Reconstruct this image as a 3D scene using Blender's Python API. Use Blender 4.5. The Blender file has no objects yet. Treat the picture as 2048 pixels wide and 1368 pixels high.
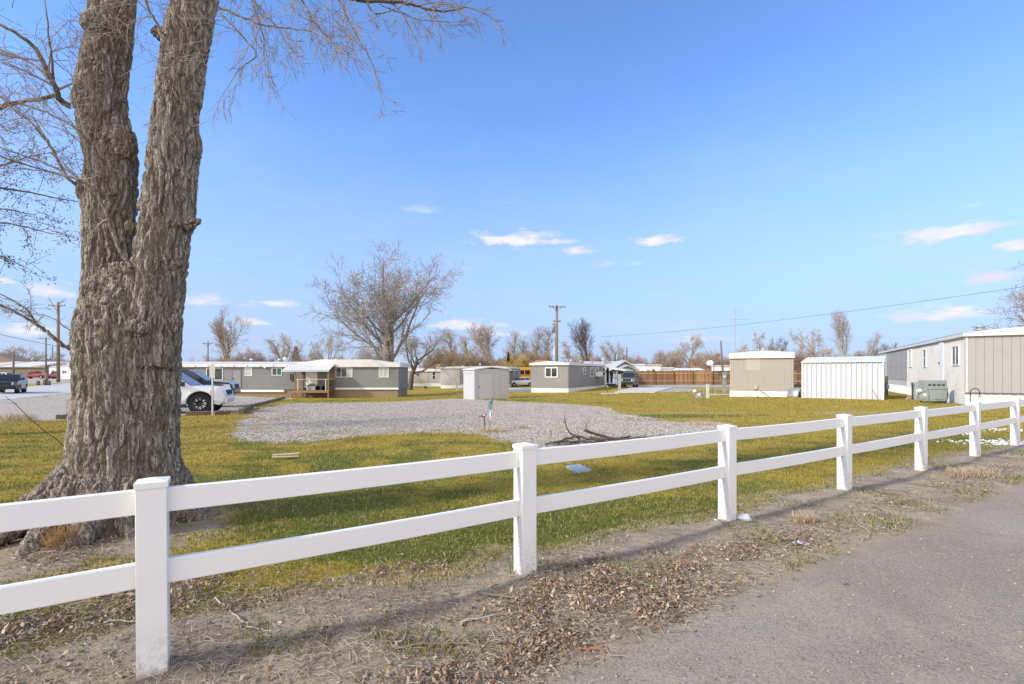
EXPO = 1.5
SUN_E = 1.55
SKY_S, SKY_TINT, SKY_SAT, SKY_HUE = .15, (.495, .60, .765), 1.0, .5
GOLD0, GOLD1 = (.25, .178, .022), (.42, .325, .055)
GRN0, GRN1 = (.075, .095, .016), (.17, .175, .035)
DIRT0, DIRT1 = (.255, .20, .14), (.38, .315, .23)
ASP0, ASP1 = (.28, .242, .186), (.36, .315, .248)
import bpy, math, random
import numpy as np
from mathutils import Vector, Matrix
R = math.radians
random.seed(7)
RNG = np.random.default_rng(11)
SC = bpy.context.scene
COL = SC.collection
EYE, FPX, CX, HY = 1.52, 940.0, 1024.0, 745.0      # eye height (m), focal length, centre and horizon of the photo

# ------------------------------------------------------------------ noise
def _hash(ix, iy, iz, seed):
    n = (ix.astype(np.int64) * 374761393 + iy.astype(np.int64) * 668265263 + iz.astype(np.int64) * 2147483647 + seed * 974634217) & 0xffffffff
    n = ((n ^ (n >> 13)) * 1274126177) & 0xffffffff
    n = ((n ^ (n >> 16)) * 2246822519) & 0xffffffff
    return ((n ^ (n >> 15)) & 0xffffff) / float(0xffffff)

def vn(x, y, z=None, seed=0):
    x = np.asarray(x, float); y = np.asarray(y, float)
    z = np.zeros_like(x) if z is None else np.asarray(z, float)
    ix, iy, iz = np.floor(x), np.floor(y), np.floor(z)
    fx, fy, fz = x - ix, y - iy, z - iz
    fx, fy, fz = [f * f * (3 - 2 * f) for f in (fx, fy, fz)]
    r = 0
    for dx in (0, 1):
        for dy in (0, 1):
            for dz in (0, 1):
                w = (fx if dx else 1 - fx) * (fy if dy else 1 - fy) * (fz if dz else 1 - fz)
                r = r + w * _hash(ix + dx, iy + dy, iz + dz, seed)
    return r

def fbm(x, y, z=None, seed=0, oct=3):
    s, a, t = 0, 1.0, 0
    zz = None if z is None else np.asarray(z, float)
    for k in range(oct):
        s = s + a * vn(np.asarray(x) * 2 ** k, np.asarray(y) * 2 ** k, None if zz is None else zz * 2 ** k, seed + k)
        t += a; a *= .5
    return s / t

def sst(e0, e1, x):
    t = np.clip((np.asarray(x, float) - e0) / (e1 - e0), 0, 1)
    return t * t * (3 - 2 * t)

# ------------------------------------------------------------------ terrain
_kx = np.array([-200, -70, -50, -30, -15, 5, 20, 60.]); _kv = np.array([.002, .003, .009, .017, .0255, .0145, .003, .001])
_py = np.array([-50, 6, 12, 46, 80, 110, 900.]); _pv = np.array([0, 0, 4.2, 38, 38, 0, 0.])
_kxs = np.linspace(-200, 60, 1301); _kvs = np.interp(_kxs, _kx, _kv)
_kvs = np.convolve(np.pad(_kvs, 20, mode='edge'), np.ones(41) / 41, 'valid')
_pys = np.linspace(-50, 300, 1751); _pvs = np.interp(_pys, _py, _pv)
_pvs = np.convolve(np.pad(_pvs, 20, mode='edge'), np.ones(41) / 41, 'valid')

def gz(X, Y):
    return -np.interp(X, _kxs, _kvs) * np.interp(Y, _pys, _pvs)

FU = np.array([math.sin(R(58.74)), math.cos(R(58.74))])    # along the rail fence
FN = np.array([FU[1], -FU[0]])                             # from the fence to the drive
P2 = np.array([.097, 3.501])
def fst(X, Y):
    dx, dy = np.asarray(X) - P2[0], np.asarray(Y) - P2[1]
    return dx * FU[0] + dy * FU[1], dx * FN[0] + dy * FN[1]

def ray(px, py):
    return np.array([(px - CX) / FPX, 1.0, -(py - HY) / FPX])

def G(px, py):
    """ground point seen at a pixel of the photo"""
    d = ray(px, py); lo, hi = 1.0, 400.0
    f = lambda t: EYE + d[2] * t - float(gz(d[0] * t, t))
    t = 1.0
    while f(t) > 0 and t < 400: t *= 1.02
    lo, hi = t / 1.02, t
    for _ in range(40):
        m = (lo + hi) / 2
        if f(m) > 0: lo = m
        else: hi = m
    return np.array([d[0] * lo, lo, float(gz(d[0] * lo, lo))])

def at(px, Y): return (px - CX) / FPX * Y
def hz(py, Y): return EYE - (py - HY) / FPX * Y

def poly_sd(X, Y, P):
    """signed distance to a polygon, positive inside"""
    P = np.asarray(P, float); X = np.asarray(X, float); Y = np.asarray(Y, float)
    d = np.full(X.shape, 1e9); ins = np.zeros(X.shape, bool)
    for i in range(len(P)):
        a, b = P[i], P[(i + 1) % len(P)]
        e = b - a; wx, wy = X - a[0], Y - a[1]
        t = np.clip((wx * e[0] + wy * e[1]) / (e @ e + 1e-12), 0, 1)
        d = np.minimum(d, (wx - t * e[0]) ** 2 + (wy - t * e[1]) ** 2)
        c = ((a[1] > Y) != (b[1] > Y))
        with np.errstate(divide='ignore', invalid='ignore'):
            xi = (b[0] - a[0]) * (Y - a[1]) / (b[1] - a[1] + 1e-30) + a[0]
        ins ^= c & (X < xi)
    return np.where(ins, 1, -1) * np.sqrt(d)

# ------------------------------------------------------------------ zones of the ground
PAD = [G(*p)[:2] for p in [(462, 868), (490, 882), (560, 886), (640, 882), (730, 873), (800, 867), (880, 865), (955, 871), (1010, 884), (1075, 900), (1180, 905), (1300, 896), (1390, 876), (1440, 858), (1452, 846), (1400, 845), (1335, 842), (1255, 830), (1215, 815), (1130, 808), (1040, 804), (950, 799), (905, 797), (800, 803), (690, 806), (600, 806), (545, 810), (500, 826), (468, 848)]]
PARK = [G(*p)[:2] for p in [(-300, 870), (-60, 846), (60, 843), (150, 840), (260, 838), (370, 831), (450, 829), (500, 818), (545, 803), (590, 797), (520, 793.5), (300, 789), (170, 784)]] + [G(145, 784.2)[:2], G(0, 800)[:2], G(-300, 834)[:2]]
ST0, ST1 = G(0, 800)[:2], G(145, 784.2)[:2]
STD = (ST1 - ST0) / np.linalg.norm(ST1 - ST0)
STN = np.array([-STD[1], STD[0]])                          # to the far side of the street
if STN @ np.array([-1, 0]) < 0: STN = -STN
STW = 8.3
LOT = [G(*p)[:2] for p in [(60, 767.5), (-200, 767.5)]] + [np.array([-300, 95.]), np.array([-300, 190.]), np.array([-40, 190.]), np.array([-60, 105.])] + [G(150, 766.)[:2]]
TRACK = [np.array(p) for p in [(15.8, 56.5), (17, 53.5), (40, 49.5), (46, 61), (20, 63.2), (14, 64)]]

def zones(X, Y):
    s, t = fst(X, Y)
    wob = (fbm(s * .8, t * .8 + 9, seed=3) - .5)
    w2 = (fbm(s * 4, t * 4, seed=5) - .5)
    sda = t - 1.02 - .22 * wob - .08 * w2 - .14 * np.exp(-((s - 6) / 2) ** 2)
    edge = -.27 - .33 * (1 - sst(-2.4, .1, s)) - .1 * np.exp(-((s - .1) / .35) ** 2) * 4
    sdd = t - edge - .5 * wob - .22 * w2
    # the trunk stands in a ring of bare earth
    tr = .9 - np.hypot((X + 4.0) * .84, (Y - 4.33) * .88) + .5 * w2
    sdd = np.maximum(sdd, tr)
    sdg = np.maximum(poly_sd(X, Y, PAD), poly_sd(X, Y, PARK)) + .7 * (fbm(X * .9, Y * .9, seed=8) - .5) + .8 * (fbm(X * 3, Y * 3, seed=18) - .5)
    q = (X - ST0[0]) * STN[0] + (Y - ST0[1]) * STN[1]
    sds = np.minimum(q, STW - q)
    sdl = np.maximum(poly_sd(X, Y, LOT), poly_sd(X, Y, TRACK)) + .9 * (fbm(X * .5, Y * .5, seed=28) - .5)
    return sda, sdd, sdg, sds, sdl

_GREEN = [(G(1320, 832), 2.4, .8, 1.1), (G(660, 802), 5.5, 1.3, .6), (G(950, 801), 2.5, 1.2, .5), (G(1060, 801), 2.2, 1.6, .5), (G(1180, 806), 3.5, 1.0, .3), (G(700, 1010), 2.4, .9, .25), (G(1250, 1060), 1.2, .4, .5), (G(940, 1110), .8, .3, .4), (G(230, 1270), 1.5, .25, .4), (G(900, 1060), 2.0, .6, .3), (G(620, 830), 2.2, .5, .15)]
_BROWN = [(G(1390, 826), 2.2, .7, .7), (G(1745, 826), 2.6, .9, .8), (G(1420, 838), 1.5, .6, .5), (G(1270, 818), 1.6, .7, .4), (G(510, 806), 2.6, 1.2, .5)]
def greenness(X, Y):
    g = .44 - .24 * sst(6, 17, Y) + .5 * (fbm(X * .55, Y * .8, seed=41) - .5) + 1.1 * (fbm(X * 1.7, Y * 2.2, seed=43, oct=4) - .5)
    for c, rx, ry, a in _GREEN:
        g = g + a * np.exp(-((X - c[0]) / rx) ** 2 - ((Y - c[1]) / ry) ** 2)
    return np.clip(g, 0, 1)
def brownness(X, Y):
    g = .9 * (fbm(X * 1.1, Y * 1.3, seed=47, oct=4) - .46)
    for c, rx, ry, a in _BROWN:
        g = g + a * np.exp(-((X - c[0]) / rx) ** 2 - ((Y - c[1]) / ry) ** 2)
    return np.clip(g, 0, 1)

POSTS = [-2.211 + i * 2.44 if False else 0 for i in range(1)]
PS = [-4.65, -2.211] + [2.44 * i for i in range(7)]
def micro(X, Y):
    s, t = fst(X, Y)
    near = 1 - sst(9, 14, Y)
    rough = 1 - sst(.9, 1.15, t)
    m = near * ((.05 * (fbm(X * 1.1, Y * 1.1, seed=51) - .5) + .03 * (fbm(X * 5, Y * 5, seed=52) - .5) + .018 * (fbm(X * 17, Y * 17, seed=55, oct=2) - .5)) * rough + .006 * (fbm(X * 3, Y * 3, seed=53) - .5))
    for p in PS:
        m = m + .035 * np.exp(-((s - p) ** 2 + (t - .03) ** 2) / .05)
    m = m + .10 * np.exp(-((X + 3.8) ** 2 + (Y - 4.55) ** 2) / .9)
    return m
def gzf(X, Y): return gz(X, Y) + micro(X, Y)

# ------------------------------------------------------------------ materials
class NT:
    def __init__(s, name):
        s.m = bpy.data.materials.new(name); s.m.use_nodes = True
        s.t = s.m.node_tree; s.b = s.t.nodes['Principled BSDF']; s.o = s.t.nodes['Material Output']
    def n(s, typ, **kw):
        d = s.t.nodes.new(typ)
        for k, v in kw.items():
            if hasattr(d, k) and k not in ('color',): setattr(d, k, v)
        return d
    def put(s, sock, v):
        if isinstance(v, bpy.types.NodeSocket): s.t.links.new(v, sock)
        elif isinstance(v, (tuple, list)) and sock.type == 'RGBA' and len(v) == 3: sock.default_value = (*v, 1)
        else: sock.default_value = v
    def attr(s, name, out='Fac'):
        d = s.n('ShaderNodeAttribute'); d.attribute_name = name; return d.outputs[out]
    def pos(s, obj=True):
        return s.n('ShaderNodeTexCoord').outputs['Object'] if obj else s.n('ShaderNodeNewGeometry').outputs['Position']
    def map(s, vec, scale):
        d = s.n('ShaderNodeMapping'); s.put(d.inputs['Vector'], vec); d.inputs['Scale'].default_value = scale; return d.outputs[0]
    def noise(s, vec, scale=5, detail=4, rough=.55, dist=0, col=False):
        d = s.n('ShaderNodeTexNoise'); s.put(d.inputs['Vector'], vec)
        d.inputs['Scale'].default_value = scale; d.inputs['Detail'].default_value = detail
        d.inputs['Roughness'].default_value = rough; d.inputs['Distortion'].default_value = dist
        return d.outputs['Color' if col else 'Fac']
    def voro(s, vec, scale, out='Color', feature='F1', rnd=1):
        d = s.n('ShaderNodeTexVoronoi'); d.feature = feature; s.put(d.inputs['Vector'], vec)
        d.inputs['Scale'].default_value = scale; d.inputs['Randomness'].default_value = rnd
        return d.outputs[out]
    def math(s, op, a, b=0, c=0, clamp=False):
        d = s.n('ShaderNodeMath'); d.operation = op; d.use_clamp = clamp
        s.put(d.inputs[0], a); s.put(d.inputs[1], b); s.put(d.inputs[2], c); return d.outputs[0]
    def rng(s, v, a, b, c=0., d=1., smooth=True):
        m = s.n('ShaderNodeMapRange'); m.interpolation_type = 'SMOOTHSTEP' if smooth else 'LINEAR'
        s.put(m.inputs['Value'], v)
        for i, x in zip(('From Min', 'From Max', 'To Min', 'To Max'), (a, b, c, d)): s.put(m.inputs[i], x)
        return m.outputs[0]
    def mix(s, f, a, b, blend='MIX'):
        d = s.n('ShaderNodeMix'); d.data_type = 'RGBA'; d.blend_type = blend
        s.put(d.inputs[0], f); s.put(d.inputs[6], a); s.put(d.inputs[7], b); return d.outputs[2]
    def ramp(s, f, stops):
        d = s.n('ShaderNodeValToRGB'); s.put(d.inputs[0], f)
        e = d.color_ramp.elements
        while len(e) < len(stops): e.new(.5)
        for el, (p, c) in zip(e, stops): el.position = p; el.color = (*c, 1)
        return d.outputs[0]
    def bump(s, h, strength=.3, dist=.01, normal=None):
        d = s.n('ShaderNodeBump'); s.put(d.inputs['Height'], h); d.inputs['Strength'].default_value = strength
        d.inputs['Distance'].default_value = dist
        if normal is not None: s.put(d.inputs['Normal'], normal)
        return d.outputs[0]
    def done(s, color, rough=.7, normal=None, metal=0, spec=.4):
        s.put(s.b.inputs['Base Color'], color); s.put(s.b.inputs['Roughness'], rough)
        s.put(s.b.inputs['Metallic'], metal); s.put(s.b.inputs['Specular IOR Level'], spec)
        if normal is not None: s.put(s.b.inputs['Normal'], normal)
        return s.m

def sc3(c, k): return tuple(min(1, x * k) for x in c)
def pm(name, c, var=.14, rough=.6, scale=3., bump=.15, bdist=.004, metal=0, stretch=(1, 1, 1), spec=.4, dirt=None, fine=40.):
    """weathered paint, metal or timber: two scales of variation, optional grime colour, fine bump"""
    n = NT(name); p = n.map(n.pos(), stretch)
    a = n.noise(p, scale, 5, .6); f = n.noise(p, fine, 3, .6)
    col = n.mix(a, sc3(c, 1 - var), sc3(c, 1 + var))
    col = n.mix(n.math('MULTIPLY', f, .35), col, sc3(c, 1 - 1.6 * var))
    if dirt:
        d = n.rng(n.noise(p, scale * .7, 6, .7, .6), .5, .75, 0, .55)
        col = n.mix(d, col, dirt)
    rg = n.rng(f, .2, .8, rough * .85, min(1, rough * 1.15))
    return n.done(col, rg, n.bump(f, bump, bdist) if bump else None, metal, spec)

# ------------------------------------------------------------------ mesh building
class MB:
    def __init__(s): s.v = []; s.f = []
    def add(s, vs, fs):
        o = len(s.v); s.v += [tuple(map(float, v)) for v in vs]; s.f += [tuple(i + o for i in f) for f in fs]; return s
    def box(s, x0, x1, y0, y1, z0, z1):
        return s.add([(x0, y0, z0), (x1, y0, z0), (x1, y1, z0), (x0, y1, z0), (x0, y0, z1), (x1, y0, z1), (x1, y1, z1), (x0, y1, z1)],
                     [(0, 3, 2, 1), (4, 5, 6, 7), (0, 1, 5, 4), (1, 2, 6, 5), (2, 3, 7, 6), (3, 0, 4, 7)])
    def hexa(s, b, t):
        return s.add(list(b) + list(t), [(0, 3, 2, 1), (4, 5, 6, 7), (0, 1, 5, 4), (1, 2, 6, 5), (2, 3, 7, 6), (3, 0, 4, 7)])
    def prism(s, pts, axis, a, b):
        """polygon (2-D) extruded along axis 'x','y' or 'z' from a to b"""
        n = len(pts)
        def m(p, w): return {'x': (w, p[0], p[1]), 'y': (p[0], w, p[1]), 'z': (p[0], p[1], w)}[axis]
        vs = [m(p, a) for p in pts] + [m(p, b) for p in pts]
        return s.add(vs, [tuple(range(n))[::-1], tuple(range(n, 2 * n))] + [(i, (i + 1) % n, n + (i + 1) % n, n + i) for i in range(n)])
    def tube(s, pts, rad, sides=6, cap=True):
        pts = [Vector(p) for p in pts]; n = len(pts)
        if not hasattr(rad, '__len__'): rad = [rad] * n
        vs = []; up = None
        for i in range(n):
            t = (pts[min(i + 1, n - 1)] - pts[max(i - 1, 0)])
            t = t.normalized() if t.length > 1e-9 else Vector((0, 0, 1))
            if up is None: up = t.orthogonal().normalized()
            up = (up - t * up.dot(t)); up = up.normalized() if up.length > 1e-6 else t.orthogonal().normalized()
            w = t.cross(up)
            for k in range(sides):
                a = 2 * math.pi * k / sides
                vs.append(pts[i] + (up * math.cos(a) + w * math.sin(a)) * rad[i])
        fs = [(i * sides + k, i * sides + (k + 1) % sides, (i + 1) * sides + (k + 1) % sides, (i + 1) * sides + k) for i in range(n - 1) for k in range(sides)]
        if cap: fs += [tuple(range(sides))[::-1], tuple(range((n - 1) * sides, n * sides))]
        return s.add(vs, fs)
    def lathe(s, prof, c=(0, 0, 0), axis='z', seg=16):
        """prof: (radius, along) pairs"""
        vs = []
        for r, h in prof:
            for k in range(seg):
                a = 2 * math.pi * k / seg; x, y = r * math.cos(a), r * math.sin(a)
                p = {'z': (x, y, h), 'y': (x, h, y), 'x': (h, x, y)}[axis]
                vs.append((c[0] + p[0], c[1] + p[1], c[2] + p[2]))
        n = len(prof)
        fs = [(i * seg + k, i * seg + (k + 1) % seg, (i + 1) * seg + (k + 1) % seg, (i + 1) * seg + k) for i in range(n - 1) for k in range(seg)]
        fs += [tuple(range(seg))[::-1], tuple(range((n - 1) * seg, n * seg))]
        return s.add(vs, fs)
    def sphere(s, c, r, seg=10, rings=6):
        if not hasattr(r, '__len__'): r = (r, r, r)
        pr = [(math.sin(math.pi * i / rings), -math.cos(math.pi * i / rings)) for i in range(1, rings)]
        o = MB().lathe(pr, seg=seg)
        return s.add([(c[0] + v[0] * r[0], c[1] + v[1] * r[1], c[2] + v[2] * r[2]) for v in o.v], o.f)
    def ribs(s, side, u0, u1, z0, z1, pitch=.15, depth=.02, off=0., duty=.3):
        """a ribbed sheet standing proud of a wall plane"""
        n = max(1, round((u1 - u0) / pitch)); p = (u1 - u0) / n; pr = []
        for i in range(n):
            a = u0 + i * p
            pr += [(a, 0), (a + p * (1 - duty) * .9, 0), (a + p * (1 - duty), depth), (a + p * .95, depth)]
        pr.append((u1, 0))
        vs = []
        for u, d in pr:
            for z in (z0, z1):
                vs.append((u, off - d, z) if side == 'front' else (off - d, u, z))
        m = len(pr)
        return s.add(vs, [(2 * i, 2 * i + 2, 2 * i + 3, 2 * i + 1) if side == 'front' else (2 * i, 2 * i + 1, 2 * i + 3, 2 * i + 2) for i in range(m - 1)])
    def sbox(s, side, u0, u1, o0, o1, z0, z1, off=0.):
        """box on a wall: u along, o outward"""
        if side == 'front': return s.box(u0, u1, off - o1, off - o0, z0, z1)
        return s.box(off - o1, off - o0, u0, u1, z0, z1)
    def build(s, name, m, parent=None, smooth=False, bevel=0, seg=2):
        me = bpy.data.meshes.new(name); me.from_pydata(s.v, [], s.f); me.update()
        o = bpy.data.objects.new(name, me); COL.objects.link(o)
        if m: me.materials.append(m)
        if parent: o.parent = parent
        if smooth: me.polygons.foreach_set('use_smooth', [True] * len(me.polygons))
        if bevel:
            b = o.modifiers.new('edge', 'BEVEL'); b.width = bevel; b.segments = seg; b.limit_method = 'ANGLE'; b.angle_limit = R(35)
        return o

def npmesh(name, V, Fc, m, attrs=None, cols=None, smooth=False, parent=None):
    V = np.asarray(V, np.float32); Fc = np.asarray(Fc, np.int32); k = Fc.shape[1]
    me = bpy.data.meshes.new(name); me.vertices.add(len(V)); me.vertices.foreach_set('co', V.ravel())
    me.loops.add(Fc.size); me.loops.foreach_set('vertex_index', Fc.ravel())
    me.polygons.add(len(Fc)); me.polygons.foreach_set('loop_start', np.arange(0, Fc.size, k, dtype=np.int32))
    me.update(calc_edges=True)
    for a, d in (attrs or {}).items():
        at_ = me.attributes.new(a, 'FLOAT', 'POINT'); at_.data.foreach_set('value', np.asarray(d, np.float32))
    if cols is not None:
        at_ = me.attributes.new('Col', 'FLOAT_COLOR', 'POINT'); at_.data.foreach_set('color', np.c_[cols, np.ones(len(cols))].astype(np.float32).ravel())
    if smooth: me.polygons.foreach_set('use_smooth', np.ones(len(Fc), bool))
    me.validate(); me.materials.append(m)
    o = bpy.data.objects.new(name, me); COL.objects.link(o)
    if parent: o.parent = parent
    return o

def tag(o, label=None, cat=None, group=None, kind=None):
    if label: o['label'] = label
    if cat: o['category'] = cat
    if group: o['group'] = group
    if kind: o['kind'] = kind
    return o
def thing(name, label, cat, loc=(0, 0, 0), rot=0, group=None):
    o = bpy.data.objects.new(name, None); COL.objects.link(o); o.empty_display_size = .2
    o.location = [float(x) for x in loc]; o.rotation_euler = (0, 0, rot)
    return tag(o, label, cat, group)
def kids(o): return [c for c in COL.objects if c.parent == o]
def copy_tree(o, parent=None):
    c = o.copy(); COL.objects.link(c); c.parent = parent
    for ch in kids(o): copy_tree(ch, c)
    return c
def fw(T, side, px, py, off=0.):
    """(along, height) where the photo's pixel meets a wall plane of thing T"""
    M = Matrix.Translation(T.location) @ Matrix.Rotation(T.rotation_euler.z, 4, 'Z'); Mi = M.inverted()
    o = Mi @ Vector((0, 0, EYE)); d = Mi.to_3x3() @ Vector(ray(px, py))
    if side == 'front': t = (off - o.y) / d.y; p = o + d * t; return p.x, p.z
    t = (off - o.x) / d.x; p = o + d * t; return p.y, p.z
# ------------------------------------------------------------------ camera, sun, sky
cam = bpy.data.cameras.new('camera'); co = bpy.data.objects.new('camera', cam); COL.objects.link(co)
cam.sensor_width = 36; cam.lens = 36 * FPX / 2048; cam.shift_y = (HY - 684) / 2048; cam.clip_end = 4000; cam.clip_start = .05
co.location = (0, 0, EYE); co.rotation_euler = (R(90), 0, 0); SC.camera = co
SC.view_settings.view_transform = 'Standard'; SC.view_settings.look = 'None'; SC.view_settings.gamma = 1
SC.view_settings.exposure = EXPO
SC.cycles.use_denoising = True; SC.cycles.denoiser = 'OPENIMAGEDENOISE'; SC.cycles.denoising_input_passes = 'RGB_ALBEDO_NORMAL'; SC.cycles.denoising_prefilter = 'ACCURATE'
SC.cycles.max_bounces = 6; SC.cycles.diffuse_bounces = 3; SC.cycles.transparent_max_bounces = 8
SC.cycles.sample_clamp_indirect = 6

SUN_D = Vector((.895, .446, 0)).normalized()     # where the light travels, on the ground
SUN_EL = 32
su = bpy.data.lights.new('sun', 'SUN'); so = bpy.data.objects.new('sun', su); COL.objects.link(so)
su.energy = SUN_E; su.angle = R(5); su.color = (1, .95, .87)
dv = Vector((SUN_D.x * math.cos(R(SUN_EL)), SUN_D.y * math.cos(R(SUN_EL)), -math.sin(R(SUN_EL))))
so.rotation_euler = dv.to_track_quat('-Z', 'Y').to_euler(); so.location = (-20, -10, 30)

W = bpy.data.worlds.new('World'); SC.world = W; W.use_nodes = True
w = NT.__new__(NT); w.t = W.node_tree
bg = w.t.nodes['Background']
sky = w.n('ShaderNodeTexSky'); sky.sky_type = 'NISHITA'; sky.sun_disc = False
sky.sun_elevation = R(SUN_EL); sky.sun_rotation = math.atan2(-SUN_D.x, -SUN_D.y)
sky.air_density = 1.0; sky.dust_density = .1; sky.ozone_density = 2.0; sky.altitude = 700
geo = w.n('ShaderNodeTexCoord').outputs['Generated']
sx = w.n('ShaderNodeSeparateXYZ'); w.put(sx.inputs[0], geo)
az = w.math('ARCTAN2', sx.outputs[0], sx.outputs[1]); el = w.math('ARCSINE', sx.outputs[2])
cv = w.n('ShaderNodeCombineXYZ'); w.put(cv.inputs[0], az); w.put(cv.inputs[1], w.math('MULTIPLY', el, 2.6))
n1 = w.noise(cv.outputs[0], 26, 6, .58); n2 = w.noise(cv.outputs[0], 9, 4, .5); n3 = w.noise(cv.outputs[0], 3.2, 5, .6, .4)
CL = [(1030, 482, 92, 17, 1.), (1120, 484, 50, 9, .7), (1155, 503, 48, 10, .75), (1312, 483, 55, 12, .95), (840, 422, 50, 9, .38), (1015, 405, 16, 5, .25), (1880, 470, 112, 22, 1.), (1995, 452, 60, 9, .7), (2045, 492, 52, 18, 1.), (1975, 557, 62, 17, .85),
      (1885, 632, 112, 18, 1.), (1820, 638, 50, 12, .8), (105, 584, 64, 15, .95), (400, 601, 66, 15, .9), (555, 607, 52, 9, .7), (490, 612, 40, 7, .35), (505, 646, 42, 9, .8), (930, 652, 90, 14, .75), (40, 662, 80, 16, .8), (1215, 528, 40, 8, .35), (1270, 527, 26, 6, .3), (10, 562, 30, 9, .9), (1950, 411, 36, 6, .45), (1390, 680, 80, 10, .6), (1000, 668, 60, 9, .6), (-120, 600, 60, 15, .8), (2200, 560, 80, 22, .8), (1770, 433, 16, 5, .3), (230, 640, 60, 12, .7)]
tot = None
for x, y, a, b, k in CL:
    b *= 1.18; tx = (x - CX) / FPX; a0 = math.atan(tx); e0 = math.atan((HY - y) / FPX / math.sqrt(1 + tx * tx))
    aw = a / FPX / (1 + tx * tx); bw = b / FPX / math.sqrt(1 + tx * tx)
    dx = w.math('MULTIPLY_ADD', az, 1 / aw, -a0 / aw); dy = w.math('MULTIPLY_ADD', el, 1 / bw, -e0 / bw)
    # flatter underside: stretch the part below the centre
    dy = w.math('MAXIMUM', dy, w.math('MULTIPLY', dy, -1.7))
    d = w.math('SQRT', w.math('ADD', w.math('MULTIPLY', dx, dx), w.math('MULTIPLY', dy, dy)))
    m = w.math('SUBTRACT', 1.3, d)
    m = w.math('MULTIPLY', w.math('ADD', m, w.math('MULTIPLY_ADD', n1, 2.6, -1.45)), k)
    tot = m if tot is None else w.math('SMOOTH_MAX', tot, m, .15)
mask = w.rng(tot, .0, 1.0, 0, .94)
n4 = w.noise(w.map(cv.outputs[0], (1, 2.2, 1)), 5.5, 7, .62, .9)
veil = w.math('ADD', w.math('MULTIPLY', w.rng(n3, .42, .8, 0, .34), w.rng(el, .02, .55, 1, .12)), w.math('MULTIPLY', w.rng(n4, .52, .75, 0, .42), w.rng(el, .03, .42, 1, 0)), clamp=True)
col = w.mix(1.0, sky.outputs[0], SKY_TINT, 'MULTIPLY')
hs = w.n('ShaderNodeHueSaturation'); hs.inputs['Saturation'].default_value = SKY_SAT; hs.inputs['Hue'].default_value = SKY_HUE; w.put(hs.inputs['Color'], col)
low = w.mix(w.rng(el, -.05, .55, .97, 0), hs.outputs[0], (1.02, 1.33, 2.0))
col = w.mix(veil, low, (1.62, 1.8, 2.18))
bk = w.rng(sx.outputs[1], .15, -.6, 0, .8)      # unseen whitish veil added behind the camera to lift and neutralise the ambient light
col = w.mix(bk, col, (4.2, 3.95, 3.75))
ccol = w.mix(w.rng(n2, .35, .7), (1.95, 1.9, 2.2), (2.5, 2.38, 2.48))
col = w.mix(mask, col, ccol)
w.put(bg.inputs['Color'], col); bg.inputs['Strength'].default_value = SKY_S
W.cycles.sampling_method = 'MANUAL'; W.cycles.sample_map_resolution = 512

# ------------------------------------------------------------------ ground: one material, the zones told apart by distance fields
n = NT('ground_soil')
P = n.pos(False)
sda, sdd, sdg, sds, sdl = [n.attr(a) for a in ('sda', 'sdd', 'sdg', 'sds', 'sdl')]
gr, br = n.attr('gr'), n.attr('br')
nA = n.noise(P, 14, 5, .65); nB = n.noise(P, 70, 4, .65); nC = n.noise(P, 2.2, 5, .6); nD = n.noise(P, 260, 2, .6); nE = n.noise(P, .35, 4, .55)
# lawn
gold = n.mix(nB, GOLD0, GOLD1); grn = n.mix(nB, GRN0, GRN1)
thatch = n.mix(nB, (.25, .19, .085), (.47, .37, .19))
lf = n.math('ADD', gr, n.math('MULTIPLY_ADD', nA, .9, -.45))
lawn = n.mix(n.rng(lf, .25, .72), gold, grn)
lawn = n.mix(n.rng(n.math('ADD', br, n.math('MULTIPLY_ADD', nA, .8, -.4)), .25, .7, 0, .85), lawn, thatch)
lawn = n.mix(n.rng(nB, .62, .8, 0, .5), lawn, (.16, .12, .04))
# stones
vc = n.voro(P, 26, 'Color'); sv = n.n('ShaderNodeSeparateColor'); n.put(sv.inputs[0], vc)
stone = n.ramp(sv.outputs[0], [(0, (.21, .183, .153)), (.3, (.34, .303, .26)), (.65, (.45, .408, .352)), (1, (.60, .55, .485))])
stone = n.mix(n.rng(nC, .5, .75, 0, .3), stone, (.33, .28, .21))
stone = n.mix(n.rng(n.math('MULTIPLY', nA, n.rng(n.noise(P, .8, 4, .6), .5, .68)), .3, .5, 0, .5), stone, (.30, .27, .10))
# bare earth
dirt = n.mix(n.rng(nC, .3, .7), DIRT0, DIRT1)
dirt = n.mix(n.rng(nB, .45, .75, 0, .5), dirt, (.20, .155, .115))
dirt = n.mix(n.rng(n.noise(P, 3.3, 5, .6), .62, .74, 0, .6), dirt, (.62, .53, .39))
# worn asphalt
av = n.voro(P, 120, 'Color'); sa = n.n('ShaderNodeSeparateColor'); n.put(sa.inputs[0], av)
asp = n.mix(n.rng(nE, .35, .65), ASP0, ASP1)
asp = n.mix(n.rng(nC, .35, .7, 0, .6), asp, (.205, .18, .155))
asp = n.mix(n.rng(n.noise(P, 1.1, 5, .65), .5, .75, 0, .5), asp, (.36, .325, .285))
asp = n.mix(n.rng(n.math('ADD', n.math('MULTIPLY', sa.outputs[0], .55), n.math('MULTIPLY', nD, .5)), .42, .9, 0, .5), asp, (.47, .41, .345))
asp = n.mix(n.rng(n.math('ADD', n.math('MULTIPLY', sa.outputs[1], .6), n.math('MULTIPLY', nB, .5)), .55, .95, 0, .55), asp, (.075, .07, .066))
street = n.mix(nA, (.42, .41, .40), (.52, .51, .50))
lot = n.mix(n.rng(nA, .3, .7), (.30, .27, .23), (.44, .40, .35))
k = n.math('MULTIPLY_ADD', nA, .5, -.25); k2 = n.math('MULTIPLY_ADD', nB, .3, -.15)
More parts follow.
